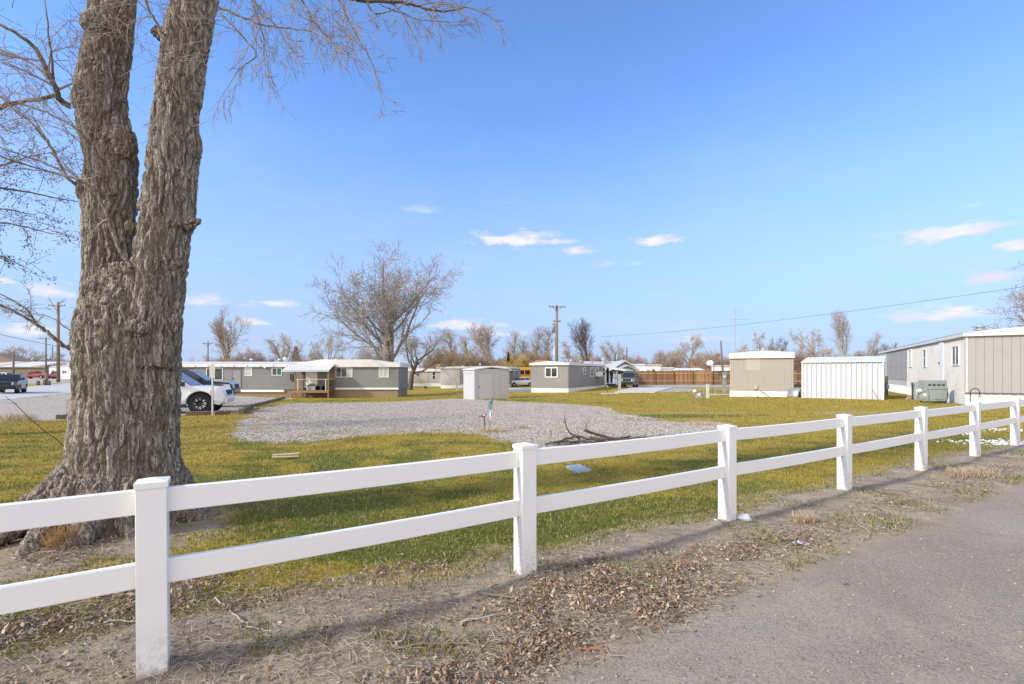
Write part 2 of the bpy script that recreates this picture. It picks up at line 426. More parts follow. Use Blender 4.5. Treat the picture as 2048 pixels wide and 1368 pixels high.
def zone(sd, lo, hi, a=1.0): return n.rng(n.math('ADD', sd, n.math('MULTIPLY', n.math('ADD', k, k2), a)), lo, hi)
c = n.mix(zone(sdl, -.3, .3), lawn, lot)
c = n.mix(zone(sdg, -.12, .14), c, stone)
c = n.mix(zone(sdd, -.06, .12, .6), c, dirt)
c = n.mix(zone(sds, -.1, .1, .5), c, street)
za = zone(sda, -.10, .16, .55)
c = n.mix(za, c, asp)
h = n.math('ADD', n.math('MULTIPLY', nB, .6), n.math('ADD', n.math('MULTIPLY', nA, .7), n.math('MULTIPLY', nD, .25)))
hg = n.voro(P, 26, 'Distance')
h = n.math('ADD', h, n.math('MULTIPLY', n.math('MULTIPLY', hg, -1.4), zone(sdg, -.12, .14)))
GROUND = n.done(c, .95, n.bump(h, .55, .03), 0, .15)

def axis(lo, hi, f0, f1, fine, grow, mx):
    a = [f0]
    while a[-1] < f1: a.append(a[-1] + fine)
    s = fine
    while a[-1] < hi: s = min(s * grow, mx if a[-1] < 130 else 60); a.append(a[-1] + s)
    b = [f0]; s = fine
    while b[-1] > lo: s = min(s * grow, mx if b[-1] > -130 else 60); b.append(b[-1] - s)
    return np.array(b[:0:-1] + a)
ax = axis(-900, 900, -3.8, 6.5, .036, 1.045, 1.6); ay = axis(-30, 1500, 2.0, 7.5, .036, 1.045, 1.6)
XX, YY = np.meshgrid(ax, ay)
jx = (RNG.random(XX.shape) - .5) * .022; jy = (RNG.random(XX.shape) - .5) * .022
XX = XX + jx; YY = YY + jy
shp = XX.shape; X, Y = XX.ravel(), YY.ravel()
Z = gzf(X, Y)
zz = zones(X, Y)
sda_, sdd_, sdg_, sds_, sdl_ = zz
GRV = greenness(X, Y); BRV = np.clip(brownness(X, Y) + .75 * np.exp(-((sdd_ + .1) / .15) ** 2), 0, 1)
idx = np.arange(X.size).reshape(shp)
Q = np.stack([idx[:-1, :-1], idx[:-1, 1:], idx[1:, 1:], idx[1:, :-1]], -1).reshape(-1, 4)
mean = lambda a: a[Q].mean(1)
fa, fd, fg, fs, fl = map(mean, zz)
cls = np.zeros(len(Q), int)                     # lawn
cls[fl > 0] = 4; cls[fg > 0] = 1; cls[fd > 0] = 2; cls[fs > 0] = 5; cls[fa > 0] = 3
# only one gravel sheet is the pad, the other is the parking ground
fpark = poly_sd(X, Y, PARK); fpark = mean(fpark)
cls[(cls == 1) & (fpark > -1.5)] = 6
QX, QY = mean(X), mean(Y)
NAMES = {0: ('lawn_ground', 'dormant gold and green lawn between the fence and the trailers'), 1: ('gravel_pad', 'grey gravel pad in the middle of the lawn'), 2: ('dirt_verge', 'bare brown earth between fence and drive'), 3: ('asphalt_drive', 'worn grey asphalt drive in the lower right corner'), 4: ('dirt_lot', 'bare parking ground'), 5: ('street', 'pale street beyond the gravel on the left'), 6: ('gravel_parking', 'gravel parking ground behind the big tree')}
for cl, (nm, lb) in NAMES.items():
    q = Q[cls == cl]
    if not len(q): continue
    used, inv = np.unique(q, return_inverse=True)
    o = npmesh(nm, np.c_[X, Y, Z][used], inv.reshape(-1, 4), GROUND, dict(sda=sda_[used], sdd=sdd_[used], sdg=sdg_[used], sds=sds_[used], sdl=sdl_[used], gr=GRV[used], br=BRV[used]), smooth=True)
    tag(o, lb, 'ground', kind='structure')
# ------------------------------------------------------------------ white rail fence
n = NT('white_vinyl'); p = n.pos()
v = n.mix(n.noise(p, 3, 4), (.775, .765, .75), (.83, .82, .81))
v = n.mix(n.rng(n.noise(n.map(p, (1, 1, 6)), 9, 6, .7), .62, .8, 0, .22), v, (.52, .47, .40))
zs = n.n('ShaderNodeSeparateXYZ'); n.put(zs.inputs[0], p)
mud = n.math('MULTIPLY', n.rng(zs.outputs[2], .03, .34, 1, 0), n.rng(n.noise(p, 26, 5, .75), .4, .68, 0, .75))
v = n.mix(mud, v, (.40, .33, .25))
v = n.mix(n.rng(n.noise(n.map(p, (1.2, 8, 14)), 4, 6, .75, .5), .66, .8, 0, .25), v, (.50, .46, .38))
VINYL = n.done(v, .42, n.bump(n.noise(p, 90, 2), .04, .001), 0, .4)
fo = P2 + FU * -2.211
fence = thing('rail_fence', 'white two-rail vinyl fence along the drive', 'fence', (fo[0], fo[1], 0), math.atan2(FU[1], FU[0]))
PX = [s + 2.211 for s in PS] + [16.95]
hw = .0625
for i, x in enumerate(PX):
    q = fo + FU * x; g = float(gzf(q[0], q[1]))
    tw = random.uniform(-.006, .006); zt = .975 + random.uniform(-.006, .006)
    m = MB(); m.hexa([(x - hw, -hw, g - .12), (x + hw, -hw, g - .12), (x + hw, hw, g - .12), (x - hw, hw, g - .12)],
                     [(x - hw + tw, -hw, zt), (x + hw + tw, -hw, zt), (x + hw + tw, hw, zt), (x - hw + tw, hw, zt)])
    po = m.build('post', VINYL, fence, bevel=.004)
    c = MB(); e = hw + .005; xc = x + tw
    c.box(xc - e, xc + e, -e, e, zt - .022, zt + .006)
    c.add([(xc - e, -e, zt + .006), (xc + e, -e, zt + .006), (xc + e, e, zt + .006), (xc - e, e, zt + .006), (xc, 0, zt + .022)], [(0, 1, 4), (1, 2, 4), (2, 3, 4), (3, 0, 4)])
    c.build('cap', VINYL, po)
    if i + 1 < len(PX):
        x2 = PX[i + 1]
        for z0 in (.462, .822):
            d1, d2 = random.uniform(-.004, .004), random.uniform(-.004, .004)
            r = MB(); a, b = x + hw - .012, x2 - hw + .012
            N = 8
            for k in range(N):      # a slight sag between posts
                t0, t1 = k / N, (k + 1) / N
                sg = lambda t: -.007 * 4 * t * (1 - t) + d1 * (1 - t) + d2 * t
                xa, xb = a + (b - a) * t0, a + (b - a) * t1
                r.hexa([(xa, -.019, z0 + sg(t0)), (xb, -.019, z0 + sg(t1)), (xb, .019, z0 + sg(t1)), (xa, .019, z0 + sg(t0))],
                       [(xa, -.019, z0 + .122 + sg(t0)), (xb, -.019, z0 + .122 + sg(t1)), (xb, .019, z0 + .122 + sg(t1)), (xa, .019, z0 + .122 + sg(t0))])
            o = r.build('rail', VINYL, fence)
            bm_ = o.data
            import bmesh
            bb = bmesh.new(); bb.from_mesh(bm_); bmesh.ops.remove_doubles(bb, verts=bb.verts, dist=1e-5)
            inner = [f for f in bb.faces if all(not e.is_boundary and len(e.link_faces) > 2 for e in f.edges)]
            bmesh.ops.delete(bb, geom=inner, context='FACES_ONLY'); bb.to_mesh(bm_); bb.free()
            bv = o.modifiers.new('edge', 'BEVEL'); bv.width = .005; bv.segments = 2; bv.limit_method = 'ANGLE'; bv.angle_limit = R(40)

# ------------------------------------------------------------------ the big two-stemmed tree
TY = 4.6
def tp(px, py, Y=TY): return Vector((at(px, Y), Y, hz(py, Y)))
n = NT('furrowed_bark'); p = n.pos()
hgt = n.attr('hgt'); 
b1 = n.mix(n.noise(p, 2.5, 5), (.32, .27, .215), (.47, .405, .335))
b2 = n.mix(n.noise(p, 3.5, 5), (.51, .455, .39), (.69, .63, .55))
bc = n.mix(n.rng(hgt, .35, .85), b1, b2)
# long furrows, dark inner bark in them, pale weathered edges
wp = n.n('ShaderNodeVectorMath'); wp.operation = 'MULTIPLY_ADD'; n.put(wp.inputs[0], n.noise(p, 5, 3, .5, 0, True)); wp.inputs[1].default_value = (.10, .10, .25); n.put(wp.inputs[2], p)
def furrow(sc, lo, hi):
    q = n.noise(n.map(wp.outputs[0], sc), 1, 3, .55); return n.rng(n.math('ABSOLUTE', n.math('SUBTRACT', q, .5)), lo, hi)
q1, q2, q3 = furrow((17, 17, 2.3), .0, .075), furrow((34, 34, 5), .0, .09), furrow((70, 70, 13), 0, .12)
fr = n.math('MULTIPLY', n.math('MULTIPLY_ADD', q1, .6, .4), n.math('MULTIPLY', n.math('MULTIPLY_ADD', q2, .5, .5), n.math('MULTIPLY_ADD', q3, .3, .7)))
bc = n.mix(n.rng(fr, .2, .75), (.185, .142, .107), bc)
bc = n.mix(n.rng(n.noise(n.map(wp.outputs[0], (36, 36, 6)), 1, 4, .65, .4), .56, .70, 0, .6), bc, (.72, .65, .55))
bc = n.mix(n.rng(n.noise(p, 1.1, 4), .55, .72, 0, .5), bc, (.38, .265, .165))
bc = n.mix(n.rng(n.noise(p, 1.7, 5, .6, .5), .58, .74, 0, .6), bc, (.27, .245, .195))
fine = n.noise(n.map(p, (60, 60, 14)), 1, 6, .75, .6)
BARK = n.done(bc, .95, n.bump(n.math('ADD', n.math('MULTIPLY', fine, .5), n.math('MULTIPLY', fr, 1.2)), 1.0, .03), 0, .1)

kpx = 4.6 * .777 / FPX
TRUNK = [(238, 1150, 205), (242, 1100, 180), (246, 1060, 158), (250, 1020, 139), (252, 960, 121), (252, 880, 114), (257, 800, 112), (258, 730, 116), (258, 660, 118), (260, 620, 108), (255, 585, 88), (250, 555, 60), (248, 530, 30)]
LEFT = [(212, 700, 66), (206, 640, 62), (206, 570, 60), (208, 500, 60), (209, 400, 60), (213, 310, 61), (199, 230, 57), (192, 185, 57), (200, 130, 55), (208, 80, 53), (216, 0, 52), (226, -120, 50), (215, -300, 46), (185, -560, 38), (150, -820, 26), (130, -1000, 12)]
RIGHT = [(295, 730, 80), (305, 660, 72), (318, 590, 64), (333, 500, 59), (345, 420, 59), (352, 330, 57), (360, 250, 56), (369, 180, 55), (378, 110, 54), (390, 40, 53), (404, -40, 52), (430, -200, 48), (490, -420, 40), (560, -680, 29), (600, -900, 14)]
tm = MB()
def stem_tube(S, yoff=0, sides=24):
    pts, rad = [], []
    for i in range(len(S) - 1):
        for k in range(6):
            t = k / 6; a = [S[i][j] * (1 - t) + S[i + 1][j] * t for j in range(3)]
            q = tp(a[0], a[1]); q.y += yoff
            pts.append(q); rad.append((a[2] - 5) * kpx)
    # smooth radii
    rad = list(np.convolve(np.pad(rad, 4, mode='edge'), np.ones(9) / 9, 'valid'))
    tm.tube(pts, rad, sides)
stem_tube(TRUNK); stem_tube(LEFT, .05); stem_tube(RIGHT, -.06)
# buttress roots
def root(pts, rad): tm.tube([Vector(q) for q in pts], rad, 10)
tc = Vector((at(248, TY), TY, 0))
def rt(dx, dy, ln, r0, h=.5):
    d = Vector((dx, dy, 0)).normalized(); pts = []; rad = []
    for i in range(11):
        t = i / 10; rr = .34 + t * ln
        x = tc + d * rr + Vector((-d.y, d.x, 0)) * .12 * math.sin(t * 3 + dx * 5) * t
        z = float(gzf(x.x, x.y)) + h * (1 - t) ** 1.9 + .05 - .13 * t
        pts.append((x.x, x.y, z)); rad.append(r0 * (1 - .66 * t))
    root(pts, rad)
rt(-.62, -.78, 1.05, .17, .42); rt(-1, -.25, .85, .15); rt(.2, -1, .5, .15, .4); rt(-.28, -1, .6, .15, .4); rt(.75, -.66, .38, .14, .42); rt(1, .1, .42, .15, .42); rt(.4, 1, .6, .16); rt(-.6, .8, .6, .15); rt(-.85, -.55, .8, .13, .45); rt(.95, .5, .4, .13)
# burls, stubs
def burl(px, py, r, dy=0, sq=(1, .8, 1)):
    q = tp(px, py, TY + dy); tm.sphere((q.x, TY + dy, q.z), (r * sq[0], r * sq[1], r * sq[2]), 14, 10)
burl(203, 583, .17, -.2, (1, .8, .9)); burl(246, 285, .12, -.02, (1, .9, 1.5)); burl(172, 690, .15, -.05, (.75, 1, 1.5)); burl(172, 205, .11, -.02, (.8, 1, 1.4)); burl(163, 378, .07, -.03, (.8, .9, 1.5)); burl(196, 52, .13, -.07, (1, 1, 1.1)); burl(265, 540, .07, -.22); burl(338, 645, .10, -.1, (1, .8, 1.2)); burl(360, 445, .12, -.06, (1.1, 1, 1)); burl(266, 455, .05, -.05); burl(275, 655, .09, -.3, (1.2, .8, 1)); burl(338, 74, .085, -.08, (1.1, 1, 1.1)); burl(388, 290, .08, -.03, (.7, .8, 2.0)); burl(180, 775, .14, -.2, (.8, 1, .8)); burl(240, 10, .12, -.18)
q = tp(385, 445); tm.tube([tp(370, 448, TY - .1), tp(392, 444, TY - .12), tp(403, 444, TY - .12)], [.07, .045, .03], 8)
q = tp(318, 66); tm.tube([tp(335, 75, TY - .08), tp(316, 66, TY - .1), tp(306, 58, TY - .1)], [.08, .05, .04], 8)
tm.tube([tp(283, 420, TY - .05), tp(280, 405, TY - .05), tp(279, 394, TY - .05)], [.03, .02, .015], 6)

tmp = tm.build('tmp', None)
rm = tmp.modifiers.new('r', 'REMESH'); rm.mode = 'VOXEL'; rm.voxel_size = .0095; rm.use_smooth_shade = True
sm = tmp.modifiers.new('s', 'SMOOTH'); sm.factor = .5; sm.iterations = 18
dg = bpy.context.evaluated_depsgraph_get(); ev = tmp.evaluated_get(dg); me = bpy.data.meshes.new_from_object(ev)
me.name = 'trunk'; bpy.data.objects.remove(tmp)
nv = len(me.vertices); cox = np.empty(nv * 3, np.float32); me.vertices.foreach_get('co', cox); cox = cox.reshape(-1, 3).astype(float)
nrm = np.empty(nv * 3, np.float32); me.vertex_normals.foreach_get('vector', nrm); nrm = nrm.reshape(-1, 3).astype(float)
x, y, z = cox.T
def worley(px, py, pz, seed):
    """F1 and F2 of a jittered cell pattern"""
    ix, iy, iz = np.floor(px), np.floor(py), np.floor(pz); f1 = np.full(px.shape, 9.); f2 = np.full(px.shape, 9.)
    for dx in (-1, 0, 1):
        for dy in (-1, 0, 1):
            for dz in (-1, 0, 1):
                cx, cy, cz = ix + dx, iy + dy, iz + dz
                d = np.sqrt((cx + _hash(cx, cy, cz, seed) - px) ** 2 + (cy + _hash(cx, cy, cz, seed + 7) - py) ** 2 + (cz + _hash(cx, cy, cz, seed + 13) - pz) ** 2)
                f2 = np.minimum(f2, np.maximum(f1, d)); f1 = np.minimum(f1, d)
    return f1, f2
wx = (fbm(x * 4, y * 4, z * 3, 61) - .5) * .16; wy = (fbm(x * 4, y * 4, z * 3, 63) - .5) * .16
wz = (fbm(x * 5, y * 5, z * 3, 65) - .5) * .35
f1, f2 = worley((x + wx) * 14, (y + wy) * 14, (z + wz) * 1.3, 71)
e1 = sst(.0, .3, f2 - f1)
f1, f2 = worley((x + wx * .8) * 27, (y + wy * .8) * 27, (z + wz) * 2.9, 79)
e2 = sst(.0, .34, f2 - f1)
e3 = fbm(x * 60, y * 60, z * 9, 85, 2)
lump = fbm(x * 3.2, y * 3.2, z * 1.2, 69) - .5
H = .46 * e1 + .34 * e2 + .3 * (e3 - .1)
H = H / np.percentile(H, 97)
upz = sst(6.5, 3.0, z) if False else 1 - sst(3.5, 7.5, z) * .45
small = np.clip((np.hypot(x - at(200, TY), y - TY)) / .3, .5, 1)
D = (-.046 * (1 - np.clip(H, 0, 1.15)) + .016) * upz + lump * .06
flat = sst(.28, .02, z - gzf(x, y)) * .4
D *= 1 - flat
cox = cox + nrm * D[:, None]
me.vertices.foreach_set('co', cox.astype(np.float32).ravel())
a_ = me.attributes.new('hgt', 'FLOAT', 'POINT'); a_.data.foreach_set('value', np.clip(H, 0, 1).astype(np.float32))
me.polygons.foreach_set('use_smooth', np.ones(len(me.polygons), bool)); me.update(); me.materials.append(BARK)
tree = thing('cottonwood_tree', 'massive two-stemmed tree with furrowed bark, behind the near end of the white fence', 'tree')
to = bpy.data.objects.new('trunk', me); COL.objects.link(to); to.parent = tree

TWIG = pm('twig_bark', (.33, .28, .235), .3, .9, 6, 0, spec=.1)
def rv(s=1.): return Vector((random.gauss(0, s), random.gauss(0, s), random.gauss(0, s)))
def sprout(m, p, d, L, r, lvl, droop=.0, kids_n=(4, 7), wander=.22, sides=4, ratio=(.35, .65), rmin=.0016):
    """a branch that wanders and carries smaller ones"""
    N = max(3, int(4 + lvl)); pts = [p.copy()]; rad = [r]; d = d.normalized(); dirs = [d]
    for i in range(N):
        d = (d + rv(wander) * .6 + Vector((0, 0, -droop))).normalized()
        pts.append(pts[-1] + d * L / N); rad.append(max(rmin, r * (1 - .75 * (i + 1) / N))); dirs.append(d)
    m.tube(pts, rad, sides if lvl > 1 else 3, cap=False)
    if lvl <= 0: return
    for k in range(random.randint(*kids_n)):
        t = random.uniform(.2, 1) * N; i = min(int(t), N - 1)
        q = pts[i].lerp(pts[i + 1], t - i)
        dd = (dirs[i] + rv(.55)).normalized()
        sprout(m, q, dd, L * random.uniform(*ratio), max(rmin, rad[i] * .55), lvl - 1, droop, kids_n, wander, sides, ratio, rmin)
lim = MB(); tw = MB()
def limb(px, r0, r1, Y0=4.45, Y1=4.45, n=5, L=.5, lvl=2, droop=.02, kn=(3, 6)):
    """a limb drawn through the given points with twigs along it"""
    N = len(px); pts = [tp(a, b, Y0 + (Y1 - Y0) * i / (N - 1)) for i, (a, b) in enumerate(px)]
    f = []; 
    for i in range(N - 1):
        p0, p1, p2, p3 = pts[max(i - 1, 0)], pts[i], pts[i + 1], pts[min(i + 2, N - 1)]
        for k in range(5):
            t = k / 5
            f.append(.5 * ((2 * p1) + (p2 - p0) * t + (2 * p0 - 5 * p1 + 4 * p2 - p3) * t * t + (3 * p1 - p0 - 3 * p2 + p3) * t ** 3) + rv(.004))
    f.append(pts[-1]); M = len(f)
    rad = [r0 + (r1 - r0) * i / (M - 1) for i in range(M)]
    lim.tube(f, [q_ * .82 for q_ in rad], 7)
    for k in range(max(1, int(n * .75))):
        i = random.randint(int(M * .2), M - 2); d = (f[i + 1] - f[i]).normalized()
        sprout(tw, f[i], d + rv(.6), L * random.uniform(.5, 1.2), max(.0026, rad[i] * .42), lvl, droop, kn)
    sprout(tw, f[-1], (f[-1] - f[-2]), L, max(.003, r1), lvl, droop, kn)
limb([(140, 212), (118, 196), (106, 165), (70, 98), (30, 66), (-40, 30)], .036, .012, 4.55, 4.1, 9, .6)
limb([(118, 196), (108, 168), (104, 120), (97, 72), (92, 20)], .018, .006, 4.5, 4.3, 5, .4)
limb([(112, 190), (70, 200), (22, 206), (-30, 222)], .022, .012, 4.5, 4.4, 8, .6)
limb([(22, 206), (-10, 215), (-80, 150)], .016, .008, 4.4, 4.2, 3, .5)
limb([(108, 168), (60, 125), (0, 100), (-50, 80)], .016, .007, 4.5, 4.7, 6, .5)
limb([(150, 368), (128, 348), (100, 290), (62, 246), (30, 222)], .018, .008, 4.4, 4.3, 8, .55)
limb([(265, 537), (235, 490), (212, 425), (193, 382), (180, 330), (172, 282), (140, 248), (60, 212), (10, 205)], .023, .006, 4.2, 4.05, 20, .55, 2, .02)
limb([(193, 380), (150, 358), (80, 322), (0, 296), (-40, 280)], .012, .006, 4.1, 4.0, 10, .5)
limb([(150, 698), (128, 692), (100, 668), (72, 648), (40, 628), (-10, 606)], .024, .012, 4.5, 4.3, 5, .4)
limb([(72, 648), (50, 616), (0, 588)], .012, .006, 4.4, 4.3, 5, .35)
limb([(150, 668), (110, 640), (60, 618)], .006, .003, 4.5, 4.4, 3, .3)
# limbs that hang into the top of the picture from the crown above
limb([(440, 15), (470, 28), (520, 48), (570, 56), (625, 62)], .014, .005, 4.5, 4.2, 6, .35)
limb([(442, 28), (485, 72), (512, 108), (490, 128), (470, 150)], .010, .004, 4.4, 4.3, 6, .4)
limb([(490, -60), (505, 10), (524, 62), (528, 110)], .010, .004, 4.6, 4.4, 9, .4, 2, .08)
limb([(470, -60), (516, 12), (560, 60)], .010, .004, 4.6, 4.6, 6, .4, 2, .08)
limb([(560, -60), (605, 2), (628, 42), (660, 78), (700, 108)], .016, .004, 4.7, 4.5, 12, .4, 2, .08)
limb([(640, -60), (678, 0), (694, 32), (716, 78), (740, 118), (760, 170)], .014, .004, 4.8, 4.7, 9, .35, 2, .06)
limb([(560, -70), (690, -8), (790, 3), (830, 10), (875, 22), (940, 16)], .035, .006, 4.9, 4.9, 16, .45, 2, .05)
limb([(735, 5), (745, 22), (762, 28), (790, 18)], .012, .005, 4.9, 4.8, 6, .3, 2, .05)
limb([(760, 10), (810, 28), (840, 40), (900, 44)], .008, .003, 4.9, 4.9, 7, .3, 2, .05)
limb([(330, 72), (310, 40), (290, 0), (282, -60)], .014, .008, 4.35, 4.2, 10, .4, 2, .12)
limb([(340, 98), (352, 130), (345, 180), (330, 215)], .01, .004, 4.1, 4.1, 6, .3, 2, .05)
# the crown above the frame
limb([(226, -120), (120, -260), (0, -380), (-160, -500)], .16, .03, 4.6, 4.2, 14, 1.2, 3)
limb([(430, -200), (600, -300), (760, -330), (900, -300)], .15, .03, 4.6, 5.0, 14, 1.2, 3)
limb([(215, -300), (300, -520), (330, -760)], .13, .03, 4.6, 3.6, 12, 1.2, 3)
limb([(490, -420), (420, -640), (400, -900)], .13, .03, 4.6, 5.8, 12, 1.2, 3)
# a thicket of fine shoots round the cut at the top of the left stem
for k in range(46):
    q = tp(random.uniform(185, 265), random.uniform(-5, 75), 4.33 + random.uniform(-.02, .06))
    sprout(tw, q, Vector((random.gauss(.1, .7), -random.uniform(.2, .9), random.gauss(-.15, .6))), random.uniform(.15, .42), .004, 1, .1, (2, 4), .35)
for k in range(26):
    q = tp(random.uniform(160, 200), random.uniform(60, 340), 4.3)
    sprout(tw, q, Vector((random.gauss(.2, .8), -random.uniform(.3, .8), random.gauss(.1, .5))), random.uniform(.15, .4), .003, 1, .05, (2, 4), .3)
for k in range(40):
    q = tp(random.uniform(320, 430), random.uniform(-20, 180), 4.2)
    sprout(tw, q, Vector((random.gauss(.0, .8), -random.uniform(.3, .8), random.gauss(-.3, .5))), random.uniform(.12, .35), .0028, 1, .1, (1, 3), .3)
for k in range(16):
    q = tp(random.uniform(-60, 140), random.uniform(-10, 180), random.uniform(4.0, 5.0))
    sprout(tw, q, Vector((random.gauss(-.3, .8), random.gauss(0, .5), random.gauss(-.2, .7))), random.uniform(.2, .6), .0035, 2, .05, (2, 5), .3)
for k in range(26):
    q = tp(random.uniform(460, 720), random.uniform(-40, 20), random.uniform(4.4, 5.2))
    sprout(tw, q, Vector((random.gauss(.3, .5), random.gauss(0, .4), -random.uniform(.3, 1))), random.uniform(.25, .6), .0035, 2, .05, (2, 4), .28)
lim.build('limbs', BARK, tree, smooth=True); tw.build('twigs', TWIG, tree)
# ------------------------------------------------------------------ grass, leaves, litter
def vcol(name, rough=.8, trans=.25):
    n = NT(name); c = n.attr('Col', 'Color')
    n.done(c, rough, None, 0, .12)
    d = n.n('ShaderNodeBsdfTranslucent'); n.put(d.inputs[0], c); mx = n.n('ShaderNodeMixShader'); mx.inputs[0].default_value = trans
    n.t.links.new(n.b.outputs[0], mx.inputs[1]); n.t.links.new(d.outputs[0], mx.inputs[2]); n.t.links.new(mx.outputs[0], n.o.inputs[0])
    return n.m
BLADE = vcol('grass_blade'); LEAFM = vcol('dead_leaf', .75, .12); STRAW = vcol('dry_stem', .8, .15)

def wedge(Nn, y0, y1, side=1.14, extra=1.2, p=1.):
    u = RNG.random(Nn)
    Y = y0 * (y1 / y0) ** u if p == 1 else (y0 ** (1 - p) + u * (y1 ** (1 - p) - y0 ** (1 - p))) ** (1 / (1 - p))
    X = (RNG.random(Nn) * 2 - 1) * (side * Y + extra)
    return X, Y
def blades(name, X, Y, h, w, cols, m, lean=.6, parent=None, z=None):
    N_ = len(X); z = gzf(X, Y) if z is None else z
    a = RNG.random(N_) * 2 * np.pi; b = RNG.random(N_) * 2 * np.pi; l = lean * RNG.random(N_)
    ux, uy = np.cos(a) * w / 2, np.sin(a) * w / 2
    lx, ly = np.cos(b) * l * h, np.sin(b) * l * h
    base = np.c_[X, Y, z - .004]
    V = np.empty((N_, 5, 3)); U = np.c_[ux, uy, np.zeros(N_)]
    V[:, 0] = base - U; V[:, 1] = base + U
    mid = base + np.c_[lx * .35, ly * .35, h * .6]
    V[:, 2] = mid + U * .75; V[:, 3] = mid - U * .75
    V[:, 4] = base + np.c_[lx, ly, h * np.sqrt(np.clip(1 - .6 * l ** 2, .2, 1))]
    o = np.arange(N_)[:, None] * 5
    F = np.concatenate([o + np.array([[0, 1, 2]]), o + np.array([[0, 2, 3]]), o + np.array([[3, 2, 4]])])
    return npmesh(name, V.reshape(-1, 3), F, m, cols=np.repeat(cols, 5, 0), parent=parent)
def lerp(a, b, t): return np.asarray(a) * (1 - t)[:, None] + np.asarray(b) * t[:, None]

X, Y = wedge(330000, 2.5, 46)
a_, d_, g_, s_, l_ = zones(X, Y)
inl = -np.maximum.reduce([a_, d_, s_, l_, g_ + .02])
keep = (inl + .1 * (RNG.random(len(X)) - .3) > 0) & (np.abs(X) < 60)
# bare patches and sparse spots
keep &= (RNG.random(len(X)) < np.clip(1.25 - 1.1 * brownness(X, Y), .1, 1))
# a few sprigs spread over the gravel and the verge
sp = fbm(X * .8, Y * .8, seed=77) > .66
keep |= (g_ > 0) & (g_ < 2.2) & sp & (RNG.random(len(X)) < .6) & (s_ < 0)
s__, t__ = fst(X, Y)
vt = ((fbm(X * 2.2, Y * 2.2, seed=79) > .62) & (d_ > 0) & (a_ < -.05) & (RNG.random(len(X)) < .55))
for (cx_, cy_, r_) in [(860, 1322, .28), (1000, 1352, .22), (960, 1330, .3), (1710, 1045, .35), (1830, 1010, .3), (1780, 1040, .3), (1530, 1085, .12), (1080, 1330, .12), (620, 1110, .3)]:
    c = G(cx_, cy_); vt |= (np.hypot(X - c[0], Y - c[1]) < r_ * (.4 + .9 * RNG.random(len(X)))) & (RNG.random(len(X)) < .6)
keep |= vt
onv = vt[keep]
X, Y = X[keep], Y[keep]
g = greenness(X, Y); b = brownness(X, Y)
g = np.where(onv, .9, g); r = RNG.random(len(X)); j = (RNG.random(len(X)) - .5) * .5
t = sst(.2, .75, g + j)
col = lerp(GOLD0, GOLD1, RNG.random(len(X))); gc = lerp((.07, .115, .012), (.20, .24, .035), RNG.random(len(X)))
col = col * (1 - t)[:, None] + gc * t[:, None]
st = (r < .30 + .5 * b)
col[st] = lerp((.30, .235, .10), (.46, .37, .19), RNG.random(st.sum()))
near = sst(12, 5, Y) if False else 1 - sst(5, 14, Y)
h = (.014 + .020 * RNG.random(len(X))) * (1 + .25 * g) + .012 * (1 - near) + .0006 * Y
h *= np.where(onv, 1.1, 1) * (.65 + .7 * fbm(X * 3, Y * 3, seed=81))
w = .0034 + .00095 * Y
tag(blades('lawn_grass', X, Y, h, w, col, BLADE, .95), 'short half-dormant grass of the lawn', 'grass', kind='stuff')

# dead leaves
def leaf_mesh(name, X, Y, size, cols, lift, m=LEAFM, curl=.5, asp=.55):
    N_ = len(X); z = gzf(X, Y) + lift
    a = RNG.random(N_) * 2 * np.pi; ti = (RNG.random(N_) - .5) * 1.5; ro = (RNG.random(N_) - .5) * 1.6
    L = size; Wd = size * asp * (.6 + .8 * RNG.random(N_)); cu = curl * size * (RNG.random(N_) - .35)
    # local outline: base, sides folded up, tip
    loc = np.zeros((N_, 6, 3))
    loc[:, 0, 0] = -L / 2; loc[:, 3, 0] = L / 2; loc[:, 3, 2] = cu
    for k, (fx, sg) in {1: (-.12, -1), 2: (.2, -1), 4: (.2, 1), 5: (-.12, 1)}.items():
        loc[:, k, 0] = fx * L; loc[:, k, 1] = sg * Wd * (.5 if k in (1, 5) else .42); loc[:, k, 2] = cu * .3 + np.abs(cu) * .5 * RNG.random(N_)
    ct, st_ = np.cos(ti), np.sin(ti); cr, sr = np.cos(ro), np.sin(ro)
    x, y, zz_ = loc[..., 0], loc[..., 1], loc[..., 2]
    x, zz_ = x * ct[:, None] - zz_ * st_[:, None], x * st_[:, None] + zz_ * ct[:, None]
    y, zz_ = y * cr[:, None] - zz_ * sr[:, None], y * sr[:, None] + zz_ * cr[:, None]
    ca, sa_ = np.cos(a)[:, None], np.sin(a)[:, None]
    x, y = x * ca - y * sa_, x * sa_ + y * ca
    mn = zz_.min(1, keepdims=True)
    V = np.stack([x + X[:, None], y + Y[:, None], zz_ - mn * .75 + z[:, None]], -1).reshape(-1, 3)
    o = np.arange(N_)[:, None] * 6
    F = np.concatenate([o + np.array([[0, 1, 5]]), o + np.array([[1, 2, 4]]), o + np.array([[1, 4, 5]]), o + np.array([[2, 3, 4]])])
    return npmesh(name, V, F, m, cols=np.repeat(cols, 6, 0))
PAL = np.array([(.34, .22, .14), (.27, .18, .125), (.43, .31, .20), (.55, .43, .30), (.21, .145, .11), (.40, .23, .11), (.50, .41, .33), (.36, .29, .24), (.46, .37, .30)])
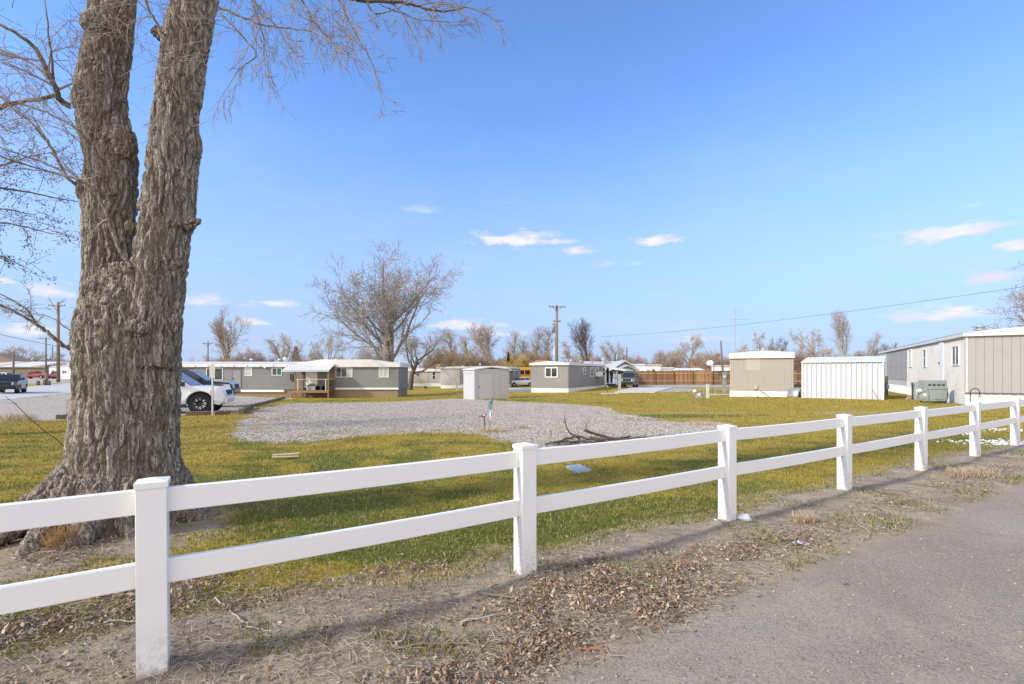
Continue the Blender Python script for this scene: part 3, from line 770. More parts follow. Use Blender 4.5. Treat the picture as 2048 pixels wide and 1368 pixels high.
HEAP = [(1210, 1165, .75, .30, 1.), (1330, 1160, .7, .28, .9), (1150, 1230, .6, .22, 1.), (1300, 1215, .5, .16, .8), (1050, 1290, .55, .2, .9), (950, 1330, .4, .14, .6), (1470, 1110, .6, .18, .55), (1600, 1075, .7, .2, .55), (1180, 1120, .4, .14, .7), (430, 1200, .5, .16, .5), (560, 1190, .5, .12, .6), (150, 1230, .8, .25, .7), (300, 1190, .6, .16, .6), (1900, 965, 1.3, .3, .55), (1780, 1010, .8, .2, .5), (1990, 940, 1.2, .4, .5), (700, 1165, .5, .12, .5), (130, 1120, .5, .3, .4), (850, 1140, .3, .1, .4)]
X, Y = wedge(520000, 2.2, 10.5, 1.15, .8, 1.4)
s, t = fst(X, Y)
pr = np.zeros(len(X))
for cx_, cy_, rs, rt_, a in HEAP:
    c = G(cx_, cy_); cs, ct_ = fst(c[0], c[1])
    pr = np.maximum(pr, a * np.exp(-((s - cs) / rs) ** 2 - ((t - ct_) / rt_) ** 2))
pr *= .32 + 1.1 * sst(.36, .56, fbm(X * 3.0, Y * 3.0, seed=91))
pr = np.maximum(pr, .05 * ((t > -.6) & (t < 1.05)) * sst(.4, .6, fbm(X * 2, Y * 2, seed=92)))
pr = np.maximum(pr, .022 * (t < -.2)); pr *= 1 - sst(1.0, 1.35, t) * .97
pr = np.maximum(pr, .07 * np.exp(-((t + .35) / .25) ** 2))
k = RNG.random(len(X)) < pr * .85
X, Y, pk = X[k], Y[k], pr[k]
c = PAL[RNG.integers(0, len(PAL), len(X))] * (.5 + .65 * RNG.random((len(X), 1)))
tag(leaf_mesh('fallen_leaves', X, Y, .012 + .032 * RNG.random(len(X)) ** 2.3, np.clip(c, 0, 1), .03 * RNG.random(len(X)) * np.clip(pk * 1.3, 0, 1) + .004, LEAFM, .9, .36), 'brown dead leaves drifted along the fence', 'leaves', kind='stuff')

# dry stems and broken twigs lying about
def strands(name, X, Y, L, r, cols, lab, cat, lift=.012, up=.1):
    N_ = len(X); a = RNG.random(N_) * 2 * np.pi; K = 4
    V = np.zeros((N_, K, 3, 3)); bend = (RNG.random(N_) - .5) * 1.6; x, y = X.copy(), Y.copy(); hgt_ = RNG.random(N_) * up * L
    for i in range(K):
        th = a + bend * i / K; z = gzf(x, y) + lift * RNG.random(N_) + hgt_ * np.sin(np.pi * i / (K - 1)) + .003
        for q in range(3):
            ph = 2 * np.pi * q / 3; rr = r * (1 - .6 * i / (K - 1))
            V[:, i, q] = np.c_[x - np.sin(th) * np.cos(ph) * rr, y + np.cos(th) * np.cos(ph) * rr, z + np.sin(ph) * rr]
        x = x + np.cos(th) * L / (K - 1); y = y + np.sin(th) * L / (K - 1)
    o = np.arange(N_)[:, None] * (K * 3); F = []
    for i in range(K - 1):
        for q in range(3): F.append(o + np.array([[i * 3 + q, i * 3 + (q + 1) % 3, (i + 1) * 3 + (q + 1) % 3, (i + 1) * 3 + q]]))
    return tag(npmesh(name, V.reshape(-1, 3), np.concatenate(F), STRAW, cols=np.repeat(cols, K * 3, 0)), lab, cat, kind='stuff')
X, Y = wedge(200000, 2.2, 10.5, 1.15, .8, 1.4); s, t = fst(X, Y)
pr = np.zeros(len(X))
for cx_, cy_, rs, rt_, a in HEAP + [(760, 1230, 1.1, .35, .5), (500, 1300, .9, .3, .5), (1400, 1090, .9, .2, .5), (1120, 1120, .5, .15, .6), (1730, 1000, 1., .25, .5)]:
    c = G(cx_, cy_); cs, ct_ = fst(c[0], c[1]); pr = np.maximum(pr, a * np.exp(-((s - cs) / rs / 1.2) ** 2 - ((t - ct_) / rt_ / 1.3) ** 2))
pr = np.maximum(pr, .16 * ((t > -.5) & (t < 1.0))); pr = np.maximum(pr, .008 * (t > -1.4) * (t < .9)); pr *= 1 - sst(.95, 1.25, t) * .985
k = RNG.random(len(X)) < pr * .4
X, Y = X[k], Y[k]; n_ = len(X); q = RNG.random(n_)
c = np.where((q < .6)[:, None], lerp((.50, .41, .30), (.66, .57, .46), RNG.random(n_)), lerp((.22, .17, .13), (.40, .34, .28), RNG.random(n_)))
strands('twig_litter', X, Y, .04 + .11 * RNG.random(n_) ** 2, .0012 + .0014 * RNG.random(n_), c, 'thin dry twigs and stems strewn over the bare earth', 'twigs', .015, .12)

# frosted dead grass along the lawn's edge
X, Y = wedge(120000, 2.4, 11, 1.15, .8, 1.2); a_, d_, g_, s_, l_ = zones(X, Y); s, t = fst(X, Y)
pr = np.exp(-((d_ - .04) / .10) ** 2) * sst(.42, .62, fbm(s * 1.6, t * 1.6, seed=95)) + .04 * ((d_ > 0) & (t < .95))
pr *= t < 1.0
k = RNG.random(len(X)) < pr * .55
X, Y = X[k], Y[k]
tag(blades('dead_grass', X, Y, .02 + .035 * RNG.random(len(X)), .003 + .0005 * Y, lerp((.36, .28, .19), (.58, .50, .41), RNG.random(len(X))), STRAW, 1.5), 'bleached dead grass matted along the edge of the lawn', 'dead grass', kind='stuff')

# pebbles
ico = np.array([(0, 0, 1), (.89, 0, .45), (.28, .85, .45), (-.72, .53, .45), (-.72, -.53, .45), (.28, -.85, .45), (.72, .53, -.45), (-.28, .85, -.45), (-.89, 0, -.45), (-.28, -.85, -.45), (.72, -.53, -.45), (0, 0, -1)])
icf = np.array([(0, 1, 2), (0, 2, 3), (0, 3, 4), (0, 4, 5), (0, 5, 1), (1, 6, 2), (2, 7, 3), (3, 8, 4), (4, 9, 5), (5, 10, 1), (2, 6, 7), (3, 7, 8), (4, 8, 9), (5, 9, 10), (1, 10, 6), (6, 11, 7), (7, 11, 8), (8, 11, 9), (9, 11, 10), (10, 11, 6)])
def stones(name, X, Y, r, cols, lab, sink=.35):
    N_ = len(X); z = gzf(X, Y)
    jit = 1 + .5 * (RNG.random((N_, 12, 3)) - .5); a = RNG.random(N_) * 6.283
    V = ico[None] * jit * r[:, None, None] * np.array([1, .8, .62])[None, None]
    x = V[..., 0] * np.cos(a)[:, None] - V[..., 1] * np.sin(a)[:, None]; y = V[..., 0] * np.sin(a)[:, None] + V[..., 1] * np.cos(a)[:, None]
    V = np.stack([x + X[:, None], y + Y[:, None], V[..., 2] + (z + r * (.62 - sink))[:, None]], -1)
    F = (np.arange(N_)[:, None, None] * 12 + icf[None]).reshape(-1, 3)
    return tag(npmesh(name, V.reshape(-1, 3), F, STONEM, cols=np.repeat(cols, 12, 0)), lab, 'stones', kind='stuff')
n = NT('pebble'); STONEM = n.done(n.attr('Col', 'Color'), .85, None, 0, .25)
X, Y = wedge(42000, 2.2, 8, 1.15, .5, 1.3); a_, d_, g_, s_, l_ = zones(X, Y); s, t = fst(X, Y)
k = (((a_ > -.3) & (RNG.random(len(X)) < .14 + .35 * np.exp(-(a_ / .12) ** 2))) | ((d_ > 0) & (RNG.random(len(X)) < .16)))
X, Y = X[k], Y[k]; gq = RNG.random(len(X)); 
tag(stones('pebbles', X, Y, .0022 + .010 * RNG.random(len(X)) ** 7, lerp((.20, .165, .13), (.38, .33, .27), gq) , 'small pebbles on the edge of the drive'), None, None)
X, Y = wedge(150000, 10.2, 34, .95, 0, 1.25); a_, d_, g_, s_, l_ = zones(X, Y)
k = (g_ > -.15) & (RNG.random(len(X)) < np.clip(.3 + g_ * 4, .05, .9))
X, Y = X[k], Y[k]; q = RNG.random(len(X))
col = lerp((.18, .156, .13), (.60, .55, .475), q ** 1.1)
stones('gravel_stones', X, Y, .007 + .010 * RNG.random(len(X)) ** 2 + .0004 * Y, col, 'loose crushed stones of the gravel pad')
# the last snow
X = []; Y = []
for (cx_, cy_, rx, ry, m_) in [(1965, 884, 1.0, .5, 130), (2025, 888, .7, .4, 90), (1880, 866, .9, .35, 40), (1990, 860, 1.4, .5, 60), (1440, 1046, .06, .03, 6)]:
    c = G(cx_, cy_); X += list(c[0] + RNG.normal(size=m_) * rx * .5); Y += list(c[1] + RNG.normal(size=m_) * ry * .5)
X, Y = np.array(X), np.array(Y)
so_ = stones('snow', X, Y, .015 + .03 * RNG.random(len(X)) ** 2, np.tile((.78, .84, .88), (len(X), 1)), 'thin remnants of snow on the grass by the far fence posts', .45)
so_['category'] = 'snow'

def weed(lab, px, py, r, hh, n_, cols=((.42, .32, .2), (.62, .51, .37))):
    c = G(px, py); x, y = c[0] + np.clip(RNG.normal(size=n_), -1.4, 1.4) * r * .42, c[1] + np.clip(RNG.normal(size=n_), -1.4, 1.4) * r * .26
    o = blades('dry_weed', x - c[0], y - c[1], hh * (.4 + .8 * RNG.random(n_)), np.full(n_, .004 + .0005 * c[1]), lerp(*cols, RNG.random(n_)), STRAW, 1.3, z=gzf(x, y) - float(gzf(c[0], c[1])))
    o.location = (c[0], c[1], float(gzf(c[0], c[1]))); tag(o, lab, 'weed', 'dry weeds')
weed('big tan clump of dry weeds right of the fourth fence post from the left', 1945, 952, .42, .15, 800)
weed('dry weed clump on bare earth between the plastic cup and the next fence post', 1606, 1042, .16, .12, 240)
weed('rust-brown dead weed at the foot of the big tree', 128, 1112, .17, .24, 260, ((.32, .19, .09), (.52, .34, .18)))
weed('straw clump round the base of the water standpipe', 985, 864, .5, .22, 300, ((.5, .4, .25), (.72, .6, .42)))
weed('straw tuft alone on the gravel right of the standpipe', 1043, 857, .35, .14, 160, ((.5, .38, .22), (.7, .55, .35)))
weed('dead tumbleweed pile at the gravel edge left of the big tree', 32, 842, .9, .35, 420, ((.42, .32, .2), (.62, .5, .34)))
weed('pale weed among the sticks of the brush pile', 1195, 885, .3, .2, 160, ((.5, .36, .2), (.66, .5, .3)))
weed('small rusty tuft on the gravel near the end of the timber edging', 505, 836, .4, .13, 130, ((.45, .3, .18), (.6, .42, .27)))
weed('small straw tuft in the middle of the near gravel', 520, 858, .4, .12, 130, ((.45, .33, .2), (.62, .48, .32)))
weed('straw fringe where the gravel meets the fence rail', 1400, 850, .6, .18, 220, ((.45, .35, .22), (.65, .53, .36)))
# ------------------------------------------------------------------ small things near the fence
WOODD = pm('dead_wood', (.20, .155, .125), .35, .9, 8, .4, .004, fine=60)
WOODG = pm('bleached_wood', (.42, .36, .30), .3, .9, 8, .4, .004, fine=60)
def stick(lab, px, r, m, sub=(), lift=.01, name='stick', cat='stick'):
    pts = [Vector(G(*q)) for q in px]; c = pts[0].copy(); c.z = float(gzf(c.x, c.y))
    f = []
    for i in range(len(pts) - 1):
        for k in range(4):
            q = pts[i].lerp(pts[i + 1], k / 4); q += rv(.006); q.z = float(gzf(q.x, q.y)) + lift + r * .6 + random.uniform(0, .008); f.append(q - c)
    q = pts[-1].copy(); q.z = float(gzf(q.x, q.y)) + lift; f.append(q - c)
    b = MB(); b.tube(f, [r * (1 - .6 * i / (len(f) - 1)) for i in range(len(f))], 7)
    for i, d, L in sub:
        p0 = f[min(i, len(f) - 1)]; b.tube([p0, p0 + Vector(d) * L * .5 + rv(.006), p0 + Vector(d) * L], [r * .5, r * .4, r * .2], 5)
    o = b.build(name, m, smooth=True); o.location = c
    return tag(o, lab, cat, 'fallen sticks')
stick('dark bent stick below the second fence post from the left', [(955, 1193), (1000, 1198), (1042, 1203), (1080, 1212), (1122, 1218)], .011, WOODD, [(9, (.3, .3, .5), .1)])
stick('pale straight stick just below the dark bent one', [(922, 1246), (990, 1234), (1062, 1222)], .007, WOODG, [(5, (.4, -.5, .1), .12)])
stick('forked dark stick lying along the leaf drift near the bottom edge', [(786, 1300), (850, 1294), (905, 1290), (975, 1294), (1020, 1288)], .009, WOODD, [(4, (.2, .8, .1), .16), (8, (.5, .6, .1), .12)])
stick('short pale crooked stick at the left end of the leaf drift', [(790, 1298), (806, 1284), (812, 1262)], .009, WOODG)
stick('long thin pale stick on bare earth right of the nearest fence post', [(432, 1203), (475, 1242), (505, 1266), (552, 1270)], .006, WOODG)
stick('grey crooked stick at the bottom edge below the nearest fence post', [(445, 1357), (462, 1335), (505, 1305), (520, 1300)], .008, WOODD, [(5, (.8, -.1, .05), .2)])
stick('thin stick slanting over the leaf heap', [(1026, 1310), (1050, 1286), (1074, 1234)], .005, WOODG)
stick('pale stick on top of the leaf heap right of the second post', [(1150, 1120), (1185, 1140), (1222, 1170)], .005, WOODG)
stick('thin dark stick beside the crumpled plastic cup', [(1432, 1045), (1455, 1060), (1478, 1080)], .006, WOODD)
stick('hooked dark stick on the verge below the fourth post', [(1800, 1012), (1812, 1007), (1826, 1008), (1836, 1014)], .008, WOODD)
stick('pale forked stick at the edge of the asphalt', [(1716, 1050), (1736, 1064), (1738, 1076), (1724, 1086)], .008, WOODG)
stick('dark rotten stick at the asphalt edge below the leaf heap', [(1345, 1241), (1365, 1232), (1390, 1222)], .009, WOODD)
stick('tiny dark twig alone on the asphalt', [(1687, 1169), (1700, 1172)], .006, WOODD, lift=.004)
stick('pale twig curving out of the grass at the nearest post', [(208, 1262), (245, 1258), (275, 1265)], .005, WOODG, lift=.03)
RUST = pm('bark_strip', (.36, .15, .07), .3, .85, 8, .3)
stick('rust-red strip of bark at the edge of the asphalt', [(1156, 1303), (1185, 1305), (1214, 1307)], .008, RUST, name='bark_strip', cat='bark')

n = NT('frosted_plastic'); PLAST = n.done((.80, .83, .86), .3, None, 0, .5); n.b.inputs['Transmission Weight'].default_value = .35
c = G(1490, 1047); b = MB()
b.lathe([(.03, -.05), (.036, -.048), (.04, -.02), (.043, .01), (.047, .045), (.049, .05), (.046, .05), (.043, .02), (.034, -.044), (.004, -.046)], axis='x', seg=18)
b.v = [(x + .006 * math.sin(9 * y + 60 * z), y * (1 + .25 * math.sin(40 * x)) , z * (.8 + .25 * math.sin(37 * x + 2))) for x, y, z in b.v]
o = b.build('plastic_cup', PLAST, smooth=True); o.location = (c[0], c[1], float(gzf(c[0], c[1])) + .036); o.rotation_euler = (0, .15, 2.4)
tag(o, 'crumpled translucent plastic cup on the dirt beside the third fence post', 'cup')
BLUEP = pm('blue_scrap', (.45, .52, .68), .1, .4, 5, 0)
for lab, px, py, s in [('crumpled bluish wrapper in the leaf litter below the plastic cup', 1599, 1090, .05), ('small blue wrapper in the green weeds by the asphalt', 1767, 1059, .03)]:
    c = G(px, py); b = MB(); K = 5
    vs = [((i / K - .5) * s * 2, (j / K - .5) * s, abs(random.gauss(0, .35 * s)) + .006) for i in range(K + 1) for j in range(K + 1)]
    b.add(vs, [(i * (K + 1) + j, (i + 1) * (K + 1) + j, (i + 1) * (K + 1) + j + 1, i * (K + 1) + j + 1) for i in range(K) for j in range(K)])
    o = b.build('wrapper', BLUEP); o.location = (c[0], c[1], float(gzf(c[0], c[1]))); o.rotation_euler = (0, 0, random.random()); tag(o, lab, 'wrapper', 'litter')

LIDM = pm('lid_concrete', (.33, .39, .41), .12, .7, 6, .3, .003, dirt=(.35, .33, .25))
c0, c1, c2, c3 = [G(*q) for q in ((1131, 938), (1152, 950), (1184, 946), (1160, 935))]
o = MB(); zz0 = float(gzf(c0[0], c0[1]))
ctr = (np.array(c0) + c1 + c2 + c3) / 4
o.prism([(q[0] - ctr[0], q[1] - ctr[1]) for q in (c0, c1, c2, c3)], 'z', -.05, .035)
o = o.build('utility_box', LIDM, bevel=.008); o.location = (ctr[0], ctr[1], float(gzf(ctr[0], ctr[1])) + .01); tag(o, 'pale blue-grey utility box lid set in the lawn behind the fence', 'utility lid')
RAW = pm('raw_lumber', (.62, .50, .34), .2, .8, 4, .3, .002, stretch=(1, 8, 8))
for lab, pa, pb in [('upper of the two short pale boards lying on the lawn', (545, 913.5), (598, 911)), ('lower of the two short pale boards lying on the lawn', (544, 919), (598, 915.5))]:
    a, b_ = Vector(G(*pa)), Vector(G(*pb)); d = (b_ - a); L = d.length
    o = MB().box(0, L, -.035, .035, .0, .02).build('board', RAW, bevel=.003); o.location = (a.x, a.y, float(gzf(a.x, a.y)) + .028)
    o.rotation_euler = (0, -math.asin(max(-1, min(1, (float(gzf(b_.x, b_.y)) - float(gzf(a.x, a.y))) / L))), math.atan2(d.y, d.x)); tag(o, lab, 'board', 'boards on the lawn')

# brush pile
c = G(1180, 888); br_ = MB(); zc = float(gzf(c[0], c[1]))
Yb = c[1]
def bp(px, py, dy=0): return Vector((at(px, Yb + dy) - c[0], dy, hz(py, Yb + dy) - zc))
def blimb(px, r0, r1, dy=0, n=4, L=.3):
    pts = [bp(a, b_, dy + random.uniform(-.03, .03)) for a, b_ in px]; f = []
    for i in range(len(pts) - 1):
        for k in range(4): f.append(pts[i].lerp(pts[i + 1], k / 4) + rv(.006))
    f.append(pts[-1]); br_.tube(f, [r0 + (r1 - r0) * i / (len(f) - 1) for i in range(len(f))], 7)
    for k in range(n):
        i = random.randrange(1, len(f)); sprout(br_, f[i], (f[-1] - f[0]).normalized() + rv(.5), L * random.uniform(.4, 1.2), .006, 1, .05, (2, 4))
blimb([(1106, 890), (1125, 880), (1155, 872), (1170, 876)], .03, .02, 0, 4)
blimb([(1160, 878), (1140, 866), (1133, 855), (1129, 832)], .022, .008, .05, 3, .2)
blimb([(1168, 876), (1215, 884), (1262, 890), (1290, 886)], .022, .008, -.1, 4)
blimb([(1168, 860), (1185, 866), (1220, 876), (1258, 878)], .03, .03, .1, 4)
blimb([(1170, 862), (1173, 855), (1172, 845)], .012, .006, .1, 2, .2)
blimb([(1180, 875), (1210, 880), (1265, 872)], .02, .01, .15, 4)
blimb([(1085, 892), (1120, 890), (1160, 892)], .018, .01, -.15, 6)
blimb([(1270, 879), (1310, 876), (1326, 879)], .02, .012, .3, 3)
blimb([(1190, 884), (1240, 886), (1320, 890)], .014, .006, .2, 5)
for k in range(18):
    a0 = (random.uniform(1080, 1260), random.uniform(878, 893)); blimb([a0, (a0[0] + random.uniform(20, 45), a0[1] + random.uniform(-8, 5)), (a0[0] + random.uniform(50, 95), a0[1] + random.uniform(-12, 6))], random.uniform(.012, .026), .007, random.uniform(-.3, .35), 6)
br_.v = [(x, y, max(z, float(gzf(x + c[0], y + c[1])) - zc + .012)) for x, y, z in br_.v]
o = br_.build('brush_pile', pm('dark_brush', (.10, .078, .065), .35, .9, 8, .4, .004, fine=60), smooth=True); o.location = (c[0], c[1], zc); tag(o, 'pile of dark broken branches on the gravel behind the fence', 'branches')

# standpipe with electric head, hydrant
GALV = pm('galvanised_steel', (.45, .48, .49), .15, .45, 8, .1, .002, .6)
GRNP = pm('green_box', (.16, .27, .25), .2, .5, 8, .15)
c = G(981, 861); t_ = thing('standpipe', 'tall thin galvanised pipe with a green head on the gravel', 'standpipe', (c[0], c[1], c[2]))
k = c[1] / FPX
MB().lathe([(.022, -.1), (.022, 46 * k)]).build('pipe', GALV, t_, True)
b = MB(); b.box(-.055, .055, -.04, .05, 44 * k, 56 * k); b.lathe([(.06, 56 * k), (.06, 59 * k), (.03, 63 * k)], seg=12)
b.build('valve_box', GRNP, t_, bevel=.008)
c = G(969, 864); t_ = thing('yard_hydrant', 'short dark yard hydrant with a spout left of the standpipe', 'hydrant', (c[0], c[1], c[2]))
MB().lathe([(.02, -.05), (.02, 30 * k), (.035, 30 * k), (.035, 34 * k), (.012, 35 * k)]).build('pipe', GALV, t_, True)
b = MB(); b.tube([(0, 0, 30 * k), (-.1, -.02, 30.5 * k), (-.15, -.02, 29 * k)], .022, 8); b.box(-.06, .07, -.02, .02, 33 * k, 35 * k); b.build('spout', WOODD, t_)
MB().lathe([(.012, -.05), (.012, 27 * k)], c=(-.165, -.02, 0), seg=8).build('riser', GALV, t_)

# timber edging
RTIE = pm('old_railway_timber', (.18, .135, .10), .35, .95, 5, .5, .01, stretch=(2, 12, 12), dirt=(.36, .30, .24))
TIES = [((482, 829), (503, 816), 'thickest dark timber at the near end of the slanting edging'), ((501, 815), (520, 810.5), 'second timber of the slanting edging, pale on top'), ((520, 810), (537, 805.5), 'middle timber of the slanting edging'), ((537, 805.5), (553, 801), 'fourth timber of the slanting edging, leaning'), ((553, 801), (568, 797), 'timber at the far end of the slanting edging'), ((372, 831.5), (424, 830), 'flat timber at the left of the sign post, in front of the white vehicle'), ((427, 830.5), (458, 828.5), 'short timber right of the sign post'), ((112, 838.5), (143, 837.5), 'lone timber at the gravel edge left of the big tree')]
for pa, pb, lab in TIES:
    a, b_ = Vector(G(*pa)), Vector(G(*pb)); d = b_ - a; L = math.hypot(d.x, d.y)
    m = MB(); S = 6; wv = [(random.uniform(-.012, .012), random.uniform(-.015, .015)) for _ in range(S + 1)]
    hh = .24 if 'thick' in lab else .17
    for i in range(S):
        x0, x1 = L * i / S, L * (i + 1) / S; (a0, c0_), (a1, c1_) = wv[i], wv[i + 1]
        m.hexa([(x0, -.1 + a0, -.05), (x1, -.1 + a1, -.05), (x1, .1 + a1, -.05), (x0, .1 + a0, -.05)], [(x0, -.1 + a0, hh + c0_), (x1, -.1 + a1, hh + c1_), (x1, .1 + a1, hh + c1_), (x0, .1 + a0, hh + c0_)])
    o = m.build('timber_edging', RTIE, bevel=.012); o.location = (a.x, a.y, a.z); o.rotation_euler = (0, -math.atan2(d.z, L), math.atan2(d.y, d.x)); tag(o, lab, 'timber', 'timbers edging the gravel')

# sign post seen from behind
c = G(425, 832); k = c[1] / FPX; t_ = thing('sign_post', 'grey metal post carrying a small sign seen edge-on, before the white vehicle', 'sign post', (c[0], c[1], c[2]), R(-8))
b = MB(); b.prism([(-.035, -.02), (.035, -.02), (.035, .02), (.02, .02), (.02, -.005), (-.02, -.005), (-.02, .02), (-.035, .02)], 'z', -.2, 104 * k); b.build('post', GALV, t_)
SIGNB = pm('sign_back', (.46, .43, .37), .1, .5, 4, .05, dirt=(.36, .33, .28))
b = MB(); b.box(-.17, -.02, .03, .036, 77 * k, 101.5 * k); b.box(.0, .16, -.06, -.054, 76 * k, 101.5 * k); b.build('sign_plate', SIGNB, t_)

# ------------------------------------------------------------------ mobile homes, sheds
n = NT('window_glass'); GLASS = n.done((.035, .04, .045), .06, None, 0, .6)
CURT = pm('curtain_behind_glass', (.45, .47, .42), .12, .25, 5, 0, stretch=(14, 14, 1))
GREENC = pm('green_curtain', (.03, .12, .085), .2, .25, 5, 0)
WHITE = pm('white_trim', (.80, .80, .79), .06, .5, 4, .05, dirt=(.6, .57, .5))
WROOF = pm('white_metal_roof', (.66, .66, .65), .07, .45, 2, .06, .003, dirt=(.56, .52, .46))
GREY = pm('grey_siding', (.205, .205, .205), .07, .75, 1.2, .2, .003, dirt=(.27, .26, .245))
GREY2 = pm('lighter_grey_siding', (.255, .25, .245), .08, .7, 1.5, .15, .003, dirt=(.33, .32, .30))
BEIGE = pm('beige_siding', (.46, .415, .365), .06, .65, 1.5, .1, .003, dirt=(.52, .48, .43))
PALE = pm('pale_grey_siding', (.50, .485, .475), .05, .65, 1.5, .1, .003, dirt=(.43, .41, .385))
TAUPE = pm('taupe_panel', (.37, .358, .347), .06, .75, 1.5, .15, .003, dirt=(.31, .285, .26))
TAUPE2 = pm('light_taupe_siding', (.60, .57, .53), .06, .65, 1.5, .1, .003, dirt=(.38, .355, .325))
SHEDW = pm('white_steel', (.55, .575, .60), .05, .4, 1.6, .05, .002, dirt=(.55, .53, .45))
BROWNS = pm('brown_skirting', (.27, .20, .125), .14, .9, 1.6, .3, .006, dirt=(.22, .17, .12))
SKIRT = pm('white_skirting', (.74, .74, .73), .07, .6, 1.4, .1, .003, dirt=(.50, .46, .38))
CEDAR = pm('cedar_timber', (.29, .165, .095), .25, .8, 3, .2, .003, stretch=(6, 6, 1))
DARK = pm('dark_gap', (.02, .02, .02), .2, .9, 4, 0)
SEAM = pm('dark_seam', (.12, .115, .11), .2, .9, 4, 0)
DKGREY = pm('dark_metal', (.06, .06, .065), .2, .5, 8, .1)
CONC = pm('concrete', (.52, .50, .47), .1, .9, 1.5, .3, .004, dirt=(.42, .39, .34))
BLACK = pm('black_plastic', (.018, .018, .02), .2, .5, 8, .1)

def window(T, side, u0, u1, z0, z1, bar='v', off=0., pane=None, ft=.055, fm=None, name='window', proud=.045):
    m = MB()
    m.sbox(side, u0, u1, -.02, proud, z0, z0 + ft, off); m.sbox(side, u0, u1, -.02, proud, z1 - ft, z1, off)
    m.sbox(side, u0, u0 + ft, -.02, proud, z0 + ft, z1 - ft, off); m.sbox(side, u1 - ft, u1, -.02, proud, z0 + ft, z1 - ft, off)
    um, zm = (u0 + u1) / 2, (z0 + z1) / 2
    if bar == 'v': m.sbox(side, um - ft * .4, um + ft * .4, -.02, proud - .008, z0 + ft, z1 - ft, off)
    if bar == 'vv':
        for q in (.33, .67): m.sbox(side, u0 + (u1 - u0) * q - ft * .4, u0 + (u1 - u0) * q + ft * .4, -.02, proud - .008, z0 + ft, z1 - ft, off)
    if bar == 'h': m.sbox(side, u0 + ft, u1 - ft, -.02, proud - .008, zm - ft * .4, zm + ft * .4, off)
    w_ = m.build(name, fm or WHITE, T)
    ps = pane if isinstance(pane, list) else [pane]
    for i, pmat in enumerate(ps):
        a = u0 + ft * .5 + (u1 - u0 - ft) * i / len(ps); b = u0 + ft * .5 + (u1 - u0 - ft) * (i + 1) / len(ps)
        MB().sbox(side, a, b, -.015, .012, z0 + ft * .5, z1 - ft * .5, off).build('pane', pmat or GLASS, w_)
    return w_
def winpx(T, side, x0, x1, y0, y1, **kw):
    a, b = fw(T, side, x0, (y0 + y1) / 2, kw.get('off', 0)), fw(T, side, x1, (y0 + y1) / 2, kw.get('off', 0))
    xm = (x0 + x1) / 2
    z1, z0 = fw(T, side, xm, y0, kw.get('off', 0))[1], fw(T, side, xm, y1, kw.get('off', 0))[1]
    return window(T, side, min(a[0], b[0]), max(a[0], b[0]), z0, z1, **kw)
def vent(T, x, y, z, h=.35, r=.12):
    m = MB(); m.lathe([(r * .6, z - .1), (r * .6, z + h * .55), (r, z + h * .55), (r, z + h * .75), (r * .5, z + h)], c=(x, y, 0), seg=12); return m.build('roof_vent', GALV, T, True)

# --- long grey home on the left
c = G(803, 794.5); YA = c[1]
A = thing('mobile_home', 'long dark grey single-wide home with a cedar porch, left of the middle', 'mobile home', (at(250, YA), YA, c[2] - .06))
LA = at(797, YA) - at(250, YA); F_ = lambda px, py: fw(A, 'front', px, py)
zb, zt = F_(700, 779)[1], F_(700, 733)[1]
MB().box(0, LA, 0, 4.1, zb, zt).build('wall', GREY, A)
m = MB(); xa = F_(596, 700)[0]
zr, zf = F_(500, 723.5)[1], F_(500, 734)[1]
m.box(-.1, xa, -.16, 4.3, zf, zr - .12); m.prism([(-.19, zr - .12), (2.05, zr + .05), (4.33, zr - .12)], 'x', -.1, xa)
e1, e2, e3 = F_(645, 0)[0], F_(745, 0)[0], LA + .2
zp = F_(700, 719)[1]
m.prism([(xa + .003, zf), (xa + .003, zr - .1), (e1, zp), (e2, zp), (F_(775, 0)[0], zr - .02), (e3, zr - .06), (e3, zf)], 'y', -.2, 4.34)
for px in np.arange(262, 802, 26): 
    u = F_(px, 730)[0]; m.sbox('front', u - .012, u + .012, .14, .215, zf + .01, zf + .2)
m.build('roof', WROOF, A)
m = MB(); m.sbox('front', .0, F_(569, 0)[0], 0, .04, F_(500, 784)[1], F_(500, 779.5)[1]); m.sbox('front', F_(671, 0)[0], LA, 0, .04, F_(700, 779)[1], F_(700, 775.5)[1]); m.build('trim_board', WHITE, A)
m = MB(); m.box(.05, LA - .05, .08, 4.0, -.5, zb); 
for u in np.arange(1.5, LA, 2.44): m.sbox('front', u - .01, u + .01, -.1, -.07, -.3, zb - .01)
m.build('skirting', BROWNS, A)
winpx(A, 'front', 413, 446, 735.6, 760.6, bar='v'); winpx(A, 'front', 490, 504.5, 735, 752, bar='h', pane=CURT)
winpx(A, 'front', 544, 564, 735.6, 751, bar='v', pane=[GLASS, GREENC]); winpx(A, 'front', 671.5, 705, 735, 754.6, bar='vv', pane=[GLASS, GLASS, CURT])
winpx(A, 'front', 758, 777.5, 735, 754.8, bar='v', pane=CURT)
u0, u1 = F_(465, 0)[0], F_(482, 0)[0]
d_ = MB(); z0_, z1_ = F_(470, 776)[1], F_(470, 740)[1]
d_.sbox('front', u0, u1, 0, .03, z0_, z1_); d_ = d_.build('door', GREY2, A)
m = MB(); m.sbox('front', u0 - .02, u0, 0, .045, z0_, z1_); m.sbox('front', u1, u1 + .02, 0, .045, z0_, z1_); m.sbox('front', u0 - .02, u1 + .02, 0, .045, z1_, z1_ + .03); m.build('door_gap', SEAM, d_)
m = MB(); m.sbox('front', u0 + .06, u0 + .1, .03, .08, z0_ + .85, z0_ + .97); m.build('handle', DKGREY, d_)
